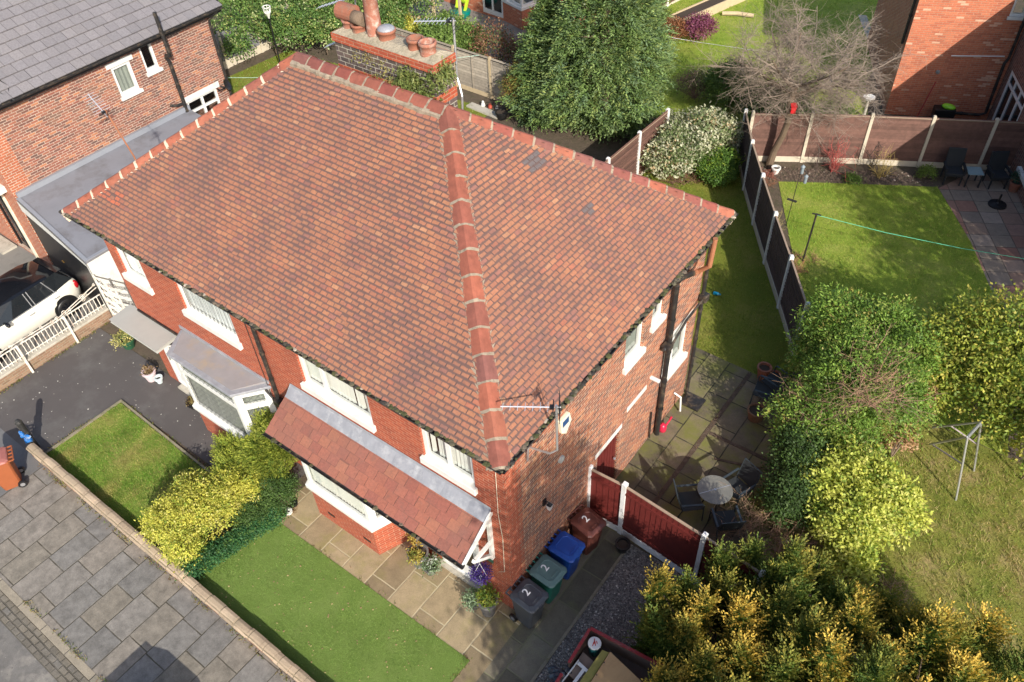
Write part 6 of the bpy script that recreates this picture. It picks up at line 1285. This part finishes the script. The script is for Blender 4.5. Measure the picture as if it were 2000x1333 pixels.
# planter foliage
def potplant(root, x, y, z, r, pal, seed, n=60, k=10, L=.05, Wd=.025, name='foliage'):
    v, f, c, C = foliage_clump([(x, y, z, r, r, r*.8)], n, k, .04, L, Wd, pal, seed); npobj(name, v, f, M['leaf'], root, c)
potplant(pl1, -.4, -.33, .6, .2, [((.12, .2, .03), 3), ((.3, .32, .05), 2)], 70, 90); potplant(pl4, -.72, -.42, .28, .18, [((.3, .4, .25), 3), ((.15, .22, .12), 2)], 71)
potplant(pl2, -2.28, -.44, .47, .12, [((.4, .35, .08), 3), ((.3, .2, .05), 1), ((.2, .24, .05), 2)], 72, 50); potplant(pl3, -1.98, -.34, .3, .2, [((.25, .33, .22), 3), ((.5, .52, .5), 1), ((.1, .16, .06), 2)], 73, 80)
potplant(plp, -11.98, -.36, .33, .12, [((.2, .13, .06), 3), ((.3, .22, .12), 1)], 74, 30); potplant(plb, -10.2, -.3, .22, .13, [((.25, .2, .07), 2), ((.15, .1, .05), 2)], 75, 30); potplant(plv, -13.6, -.02, .38, .26, [((.5, .46, .16), 3), ((.2, .25, .07), 2)], 76, 60)
potplant(hb, -.52, -.3, 1.4, .165, [((.06, .03, .22), 4), ((.1, .05, .32), 3), ((.03, .02, .1), 2)], 77, 200, 10, .03, .02, 'flowers'); potplant(pg, 4.55, 21.3, .5, .2, [((.03, .09, .05), 3)], 78, 60)
for i, (x, y, z, r, pal, lb) in enumerate((((-2.5), -.18, .62, .12, [((.4, .3, .06), 2), ((.3, .14, .04), 1)], 'thin yellow leaved climber rising behind the lamp planter'),)):
    t_ = thing('climber', lb, 'plant', (x, y, 0)); v, f, c, C = foliage_clump([(x, y, z, r, .08, .3)], 40, 9, .05, .06, .03, pal, 80); npobj('foliage', v, f, M['leaf'], t_, c); stems('stems', t_, [(x, y, .05)], [tuple(q) for q in C[:6]], .008, 'bark')
# ---- back gardens
IV = [((.1, .19, .045), 4), ((.15, .245, .06), 4), ((.075, .14, .035), 3), ((.3, .33, .1), 1.5), ((.38, .42, .2), .9)]
bl = [(-25.3+1.05*i, 14.0+.72*i+.3*math.sin(i*2), 1.15, 1.0, .95, 1.0) for i in range(6)]+[(-26.8+1.3*i, 16.2+.75*i, 1.4, 1.3, 1.3, 1.4) for i in range(6)]+[(-24.6, 13.3, .8, .5, .5, .9), (-20.2, 16.6, .8, .7, .6, .8), (-19.4, 16.9, .7, .6, .5, .7)]
bush('ivy_hedge', 'wide sprawling ivy hedge over the grey fence at the top left', 'hedge', bl, 3400, 16, .14, .1, .065, IV, 90, amp=.22)
bush('ivy_hedge', 'brownish hedge further off at the top left corner beside the grey tile roof', 'hedge', [(-30.5, 18, 1.2, 1.5, 1.8, 1.3), (-28.5, 20, 1.2, 1.6, 1.6, 1.2)], 900, 12, .15, .11, .06, [((.2, .15, .08), 2), ((.13, .16, .05), 3), ((.24, .2, .1), 1)], 91)
bush('yellow_shrub', 'lemon yellow broad leaved shrub just behind the chimney pots', 'shrub', [(-20.7, 19.0, .6, .75, .7, .6), (-19.8, 19.0, .5, .6, .5, .5)], 420, 12, .1, .13, .06, [((.55, .52, .1), 4), ((.42, .42, .08), 2), ((.2, .26, .05), 1)], 92)
bush('laurel_shrub', 'light green leafy shrub above the grey fence right of the bent aerial pole', 'shrub', [(-16.9, 18.0, 1.35, 1.0, .75, .85), (-15.9, 18.3, 1.2, .6, .6, .8)], 950, 13, .11, .11, .055, [((.14, .23, .05), 4), ((.2, .29, .07), 3), ((.09, .15, .03), 2)], 93)
bush('red_shrub', 'red brown tinted shrub between the light green shrub and the huge conifer', 'shrub', [(-14.6, 18.4, 1.15, 1.05, .8, 1.0), (-13.6, 18.8, .9, .8, .8, .8)], 480, 12, .15, .09, .045, [((.2, .08, .05), 3), ((.24, .14, .07), 2), ((.1, .14, .05), 3), ((.3, .17, .1), 1)], 94, nst=40, r0=.02)
bush('purple_shrub', 'magenta and rust heather like shrub at the end of the raised bed', 'shrub', [(-9.3, 25.9, .5, .6, .6, .55)], 420, 12, .09, .08, .04, [((.22, .06, .12), 4), ((.28, .1, .17), 2), ((.2, .09, .06), 1)], 95)
bush('rust_shrub', 'rust orange shrub joined to the left of the magenta shrub', 'shrub', [(-10.1, 25.4, .4, .55, .5, .42)], 260, 12, .09, .08, .035, [((.3, .13, .06), 4), ((.22, .1, .05), 2)], 96)
bush('dark_shrub', 'green conifer shrub under the left side of the bare tree', 'shrub', [(-5.6, 21.4, .8, .9, .85, .85)], 900, 13, .1, .1, .045, [((.08, .14, .03), 3), ((.12, .18, .04), 2)], 97)
bush('dark_shrub', 'dark leafy shrub directly behind the fence by the bare trunk', 'shrub', [(-3.9, 20.6, .8, .8, .7, .9), (-3.0, 21.0, .7, .6, .6, .8)], 700, 13, .1, .1, .055, [((.05, .09, .03), 3), ((.1, .17, .04), 2)], 98)
bush('dark_shrub', 'thin greenish shrub behind the fence right of the bare trunk', 'shrub', [(-1.7, 21.6, .6, .6, .5, .7)], 200, 11, .12, .09, .045, [((.12, .18, .05), 3), ((.08, .12, .04), 2)], 99)
bush('brown_shrub', 'dark purplish brown twiggy shrub beyond the variegated shrub', 'shrub', [(-7.0, 21.2, .5, .7, .6, .5)], 260, 11, .12, .07, .03, [((.1, .06, .05), 3), ((.14, .09, .06), 2)], 100, nst=30, r0=.012)
bush('chimney_plants', 'leafy buddleia growing down the right end of the chimney stack', 'plant', [(-5.0, 3.98, 8.62, .3, .16, .42), (-4.68, 3.95, 8.35, .3, .2, .3), (-4.4, 4.2, 8.85, .14, .26, .3)], 260, 13, .06, .085, .03, [((.13, .17, .045), 4), ((.2, .22, .07), 3), ((.09, .12, .03), 2)], 101, nst=0, droop=.5)
bush('chimney_weeds', 'sparse yellowish weeds rooted along the chimney front and ridge', 'plant', [(-6.0, 4.0, 8.85, .5, .05, .12), (-5.5, 3.98, 8.55, .3, .05, .25), (-5.5, 3.85, 8.62, .5, .06, .05)], 46, 9, .05, .06, .02, [((.22, .22, .06), 3), ((.3, .26, .09), 2)], 102, nst=0)
# ---- bare tree
def bare_tree():
    t_ = thing('bare_tree', 'leafless tree with a wide pale twiggy crown behind the brown fence', 'tree', (-2.62, 18.4, 0)); trunk = MB(); tw = MB(); r_ = random.Random(5)
    tp = [(-2.62, 18.4, 0), (-2.55, 18.38, .6), (-2.35, 18.3, 1.3), (-2.25, 18.22, 1.9), (-2.3, 18.2, 2.5), (-2.28, 18.3, 3.1)]
    trunk.tube(tp, [.13, .115, .105, .1, .1, .08], 10)
    def grow(p, d, ln, r, lev):
        mb = trunk if lev < 2 else tw; q = p; pts = [p]; k = 3 if lev < 3 else 2
        for i in range(k):
            d = (d+Vector((r_.gauss(0, .2), r_.gauss(0, .2), r_.gauss(.01, .13)))).normalized(); q = q+d*ln/k; pts.append(q)
        mb.tube(pts, [r*(1-.45*i/k) for i in range(k+1)], 5 if lev < 2 else 3, None, False)
        if lev >= 5: return
        for i in range((6, 6, 6, 6, 5)[lev]):
            j = r_.randint(1, k); b = pts[j-1].lerp(pts[j], r_.random()); nd = (d*.6+Vector((r_.gauss(0, .75), r_.gauss(0, .75), r_.gauss(.02, .4)))).normalized()
            grow(b, nd, ln*r_.uniform(.48, .72), max(r*.5, .0022), lev+1)
    top = Vector(tp[-1])
    for a, el, l in ((3.3, .5, 2.3), (2.3, .45, 2.4), (4.3, .55, 1.6), (.3, .45, 2.1), (1.1, .5, 2.3), (5.5, .6, 1.7), (2.9, 1.0, 2.0), (.7, .95, 2.1), (1.65, .35, 2.6), (2.7, .3, 2.7), (.75, .3, 2.6), (3.7, .3, 2.0)):
        grow(top-Vector((0, 0, r_.uniform(0, .5))), Vector((math.cos(a), math.sin(a), el)).normalized(), l, .038, 1)
    obj('trunk', trunk, plain('pale_bark', (.15, .105, .07), .9, .3, 9, bump=.01), t_); obj('crown', tw, plain('pale_twigs', (.235, .185, .145), .9, .25, 8), t_)
bare_tree()
bxt = thing('bird_box', 'bright red bird box on the bare tree trunk', 'bird box', (-2.2, 18.1, 2.3)); mb = MB(); mb.ob((-2.14, 18.13, 2.42), (.16, .15, .26), R(30)); obj('box_body', mb, plain('red_box', (.62, .015, .02), .5), bxt, bevel=.01); mb = MB(); mb.ob((-2.14, 18.12, 2.56), (.2, .2, .025), R(30), R(12)); obj('roof', mb, plain('red_box_roof', (.5, .015, .02), .5), bxt)
# twiggy border plants in the sunny garden
twigthing('red_stemmed_shrub', 'red stemmed dogwood in the flower bed against the cream posts', 'shrub', [((-.72, 19.25, 0), 40, .95, .009, .3, (.4, .08, .07), 1.2), ((-.6, 19.3, 0), 10, .8, .008, .5, (.16, .1, .08), 1.0)])
twigthing('yellow_stemmed_shrub', 'yellow stemmed shrub in the flower bed right of the red stemmed one', 'shrub', [((.75, 19.75, 0), 22, .9, .008, .3, (.38, .28, .09), 1.2)])
twigthing('dark_stemmed_shrub', 'dark curving bare stems trained on the brown fence', 'shrub', [((.35, 20.1, 0), 7, 1.3, .012, .3, (.05, .04, .035), 1.5), ((-1.2, 19.1, 0), 8, .9, .008, .45, (.1, .07, .06), 1.2)])
twigthing('heather', 'reddish heather clump at the base of the bare trunk inside the fence', 'shrub', [((-2.35+rnd.gauss(0, .15), 17.5+rnd.gauss(0, .35), 0), 18, .3, .006, .9, rnd.choice([(.3, .1, .07), (.24, .12, .07)]), .5) for _ in range(8)])
twigthing('heather', 'orange brown heather clump at the foot of the clothes post', 'shrub', [((.35+rnd.gauss(0, .15), 13.75+rnd.gauss(0, .3), 0), 18, .3, .006, .9, rnd.choice([(.34, .15, .08), (.26, .14, .08)]), .5) for _ in range(8)])
twigthing('dry_grass', 'yellowish dry stalks beside the fence under the bird feeder', 'grass', [((-1.0+rnd.gauss(0, .2), 15.1+rnd.gauss(0, .4), 0), 16, .4, .006, .5, (.36, .3, .13), 1.) for _ in range(5)])
bush('small_shrub', 'small bright green tuft at the base of the fence post in the flower bed', 'shrub', [(2.0, 20.5, .2, .25, .25, .25)], 90, 10, .05, .07, .03, [((.15, .22, .04), 1)], 110, nst=4); bush('small_shrub', 'small green tuft on the edge of the flower bed', 'shrub', [(.1, 18.95, .08, .25, .2, .14)], 70, 10, .05, .07, .03, [((.12, .2, .04), 1)], 111, nst=0)
bush('ornamental_grass', 'yellow green tuft of grass in the shade beside the garden table', 'grass', [(3.2, 5.4, .18, .28, .28, .24)], 150, 9, .06, .2, .014, [((.24, .2, .05), 2), ((.14, .16, .04), 2)], 112, nst=0)
# ---- blades of grass, weeds, gravel, litter
def inside(poly, x, y):
    r = np.zeros(len(x), bool); n = len(poly); j = n-1
    for i in range(n):
        (xi, yi), (xj, yj) = poly[i], poly[j]; c = ((yi > y) != (yj > y)) & (x < (xj-xi)*(y-yi)/((yj-yi) or 1e-9)+xi); r ^= c; j = i
    return r
def grass(poly, n, h, w, pal, seed, z=0., name='grass', patch=1.6, tan=None):
    rg = np.random.default_rng(seed); a = np.array(poly); x = rg.uniform(a[:, 0].min(), a[:, 0].max(), n*2); y = rg.uniform(a[:, 1].min(), a[:, 1].max(), n*2); k = inside(poly, x, y); x, y = x[k][:n], y[k][:n]; n = len(x)
    m = lump(np.stack([x*patch, y*patch, 0*x], 1), seed, .5); an = rg.uniform(0, 6.283, n); hh = h*rg.uniform(.5, 1.3, n)*np.clip(m, .5, 1.5); ln = rg.normal(0, .6, (n, 2))*hh[:, None]
    P = np.stack([x, y, np.full(n, z)], 1); s = np.stack([np.cos(an), np.sin(an), 0*an], 1)*w/2; tip = P+np.stack([ln[:, 0], ln[:, 1], hh], 1)
    v = np.stack([P-s, P+s, tip], 1).reshape(-1, 3); c = pick(pal, n, rg)*rg.uniform(.75, 1.25, (n, 1))
    if tan: q = np.clip((lump(np.stack([x*1.1, y*1.1, 0*x+3], 1), seed+5, 1.)-1)*1.6+rg.normal(0, .3, n), 0, .95)[:, None]; c = c*(1-q)+np.array(tan)*q*rg.uniform(.7, 1.2, (n, 1))
    return stuff(npobj(name, v, np.arange(3*n).reshape(-1, 3), M['blade'], None, np.clip(c, 0, 1), (a[0][0], a[0][1], z)))
GL = [((.13, .28, .035), 4), ((.19, .33, .05), 3), ((.33, .36, .09), 1.6), ((.45, .39, .16), 1)]
grass([(-12.0, -3.5), (-8.0, -3.5), (-7.9, -1.5), (-11.95, -1.38)], 30000, .05, .009, GL, 1, .008, tan=(.4, .36, .13), patch=2.4)
grass([(-6.4, -3.55), (-.13, -3.55), (-.06, -1.38), (-5.66, -1.42)], 45000, .022, .007, [((.18, .29, .065), 4), ((.22, .33, .085), 3), ((.26, .33, .11), 1)], 2, .012)
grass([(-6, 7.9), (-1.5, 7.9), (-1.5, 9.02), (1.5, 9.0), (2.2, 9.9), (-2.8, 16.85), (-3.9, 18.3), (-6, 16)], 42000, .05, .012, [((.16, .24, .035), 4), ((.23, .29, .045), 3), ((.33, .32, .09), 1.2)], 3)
grass([(-1.95, 17.65), (.2, 18.9), (2.5, 20.2), (4.2, 17.8), (5.6, 15.3), (6.6, 12.5), (7.2, 9.9), (2.4, 10.1)], 42000, .05, .014, [((.19, .32, .045), 4), ((.27, .37, .06), 3), ((.4, .39, .11), 1.8)], 4)
grass([(3.9, 2.8), (4.6, -2), (12, -2), (12, 11), (7.3, 9.9), (4.6, 9.0)], 56000, .085, .014, [((.25, .31, .055), 4), ((.34, .34, .09), 3), ((.46, .37, .17), 2), ((.15, .23, .035), 4)], 5, 0, patch=2.6, tan=(.42, .31, .16))
grass([(-13.5, 19.0), (-3.8, 19.2), (-.4, 22.0), (-2, 26), (-3, 40), (-12.5, 40)], 30000, .07, .02, [((.16, .28, .035), 4), ((.23, .32, .045), 3), ((.36, .35, .09), 1.6)], 6)
grass([(-24.6, 9.0), (-18, 9.0), (-13, 9.5), (-13, 16.2), (-24.0, 15.5)], 16000, .06, .018, GL, 7)
def weeds(pts, n, seed, pal, h=.07):
    rg = np.random.default_rng(seed); P = []
    for a, b in pts:
        t = rg.random(n); a, b = np.array(a), np.array(b); P.append(a+(b-a)*t[:, None]+rg.normal(0, .035, (n, 2)))
    P = np.concatenate(P); n = len(P); P = np.c_[P, np.full(n, .004)]; m = lump(P*3, seed, .9) > .95; P = P[m]; n = len(P); T = unit(rg.normal(0, .8, (n, 3))+np.array([0, 0, .7])); T[:, 2] = np.abs(T[:, 2])
    v, f = quads(P, T, unit(rg.normal(size=(n, 3))+np.array([0, 0, 1])), h*rg.uniform(.4, 1.3, n), np.full(n, .016)); return stuff(npobj('weeds', v, f, M['blade'], None, pick(pal, n, rg)))
WP = [((.22, .22, .07), 3), ((.32, .26, .12), 2), ((.12, .18, .03), 2), ((.2, .11, .06), 1.5)]
weeds([((-15.0, -3.6), (-14.98, .3)), ((-12.05, -3.5), (-12.02, -1.3)), ((-12, -1.3), (-7.9, -1.45)), ((-12.2, -3.78), (-6, -3.78)), ((-6, -3.78), (1.2, -3.78)), ((-9, -5.98), (-3, -5.98))], 700, 1, WP)
weeds([((-12.0, -1.36), (-7.9, -1.5)), ((-11.98, -3.5), (-11.94, -1.4)), ((-7.95, -3.4), (-7.9, -1.5))], 420, 3, GL, .07)
weeds([((-8.4, -1.45), (-6.0, -1.3)), ((-6.0, -1.3), (-5.6, -1.0)), ((-5.9, -1.5), (-5.8, -.3))], 240, 4, [((.2, .12, .06), 3), ((.28, .2, .1), 2)], .06)
weeds([((-5.66, -1.4), (-.08, -1.36)), ((-.08, -1.36), (-.13, -3.6)), ((1.05, 2.9), (1.1, 8.9)), ((-6.5, -3.6), (-5.7, -1.4))], 260, 2, [((.2, .12, .06), 2), ((.16, .2, .05), 2)], .05)
def scatter(poly, n, s0, s1, cols, seed, name, z=0.):
    rg = np.random.default_rng(seed); a = np.array(poly); x = rg.uniform(a[:, 0].min(), a[:, 0].max(), n*3); y = rg.uniform(a[:, 1].min(), a[:, 1].max(), n*3); k = inside(poly, x, y); x, y = x[k][:n], y[k][:n]; n = len(x)
    T_ = np.array([(1, 0, 0), (0, 1, 0), (-1, 0, 0), (0, -1, 0), (0, 0, .8), (0, 0, -.5)]); F_ = np.array([(0, 1, 4), (1, 2, 4), (2, 3, 4), (3, 0, 4)])
    s = rg.uniform(s0, s1, n)[:, None, None]; an = rg.uniform(0, 6.28, n); c, q = np.cos(an), np.sin(an); sc = rg.uniform(.6, 1.3, (n, 1, 3))
    V = T_[None]*sc*s; V = np.stack([V[..., 0]*c[:, None]-V[..., 1]*q[:, None], V[..., 0]*q[:, None]+V[..., 1]*c[:, None], V[..., 2]], -1)+np.stack([x, y, np.full(n, z)], 1)[:, None]
    F = (F_[None]+6*np.arange(n)[:, None, None]).reshape(-1, 3); col = np.repeat(pick(cols, n, rg), 4, 0)
    return stuff(npobj(name, V.reshape(-1, 3), F, M['stone'], None, col, (a[0][0], a[0][1], z)))
M['stone'] = vcol('loose_stone', .9, .25, 20)
scatter([(1.24, -3.5), (4.6, -3.5), (4.6, 2.6), (1.2, 2.6)], 15000, .01, .028, [((.095, .088, .08), 4), ((.19, .175, .158), 4), ((.31, .285, .25), 2), ((.55, .51, .45), .6)], 1, 'gravel')
scatter([(-15, -3.5), (-12.1, -3.5), (-12.1, -1.3), (-6.5, -1.3), (-6.5, -.1), (-15, -.1)], 110, .008, .025, [((.5, .48, .44), 3), ((.2, .18, .16), 2)], 2, 'grit', .003)
scatter([(-6.2, -3.5), (-.2, -3.5), (-.1, -1.4), (-5.6, -1.45)], 160, .01, .022, [((.4, .32, .14), 3), ((.3, .2, .1), 2)], 3, 'fallen_leaves', .025)
scatter([(-2.6, 17.4), (2.3, 20.3), (2.2, 20.9), (-3.2, 18.0)], 2500, .015, .05, [((.09, .06, .045), 4), ((.14, .1, .075), 3), ((.06, .045, .035), 2), ((.3, .25, .2), .3)], 4, 'soil_clods')
scatter([(-12, -16), (4, -16), (4, -6.75), (-12, -6.75)], 4000, .006, .018, [((.16, .15, .14), 3), ((.28, .26, .24), 2), ((.08, .075, .07), 2)], 5, 'road_grit', -.098)
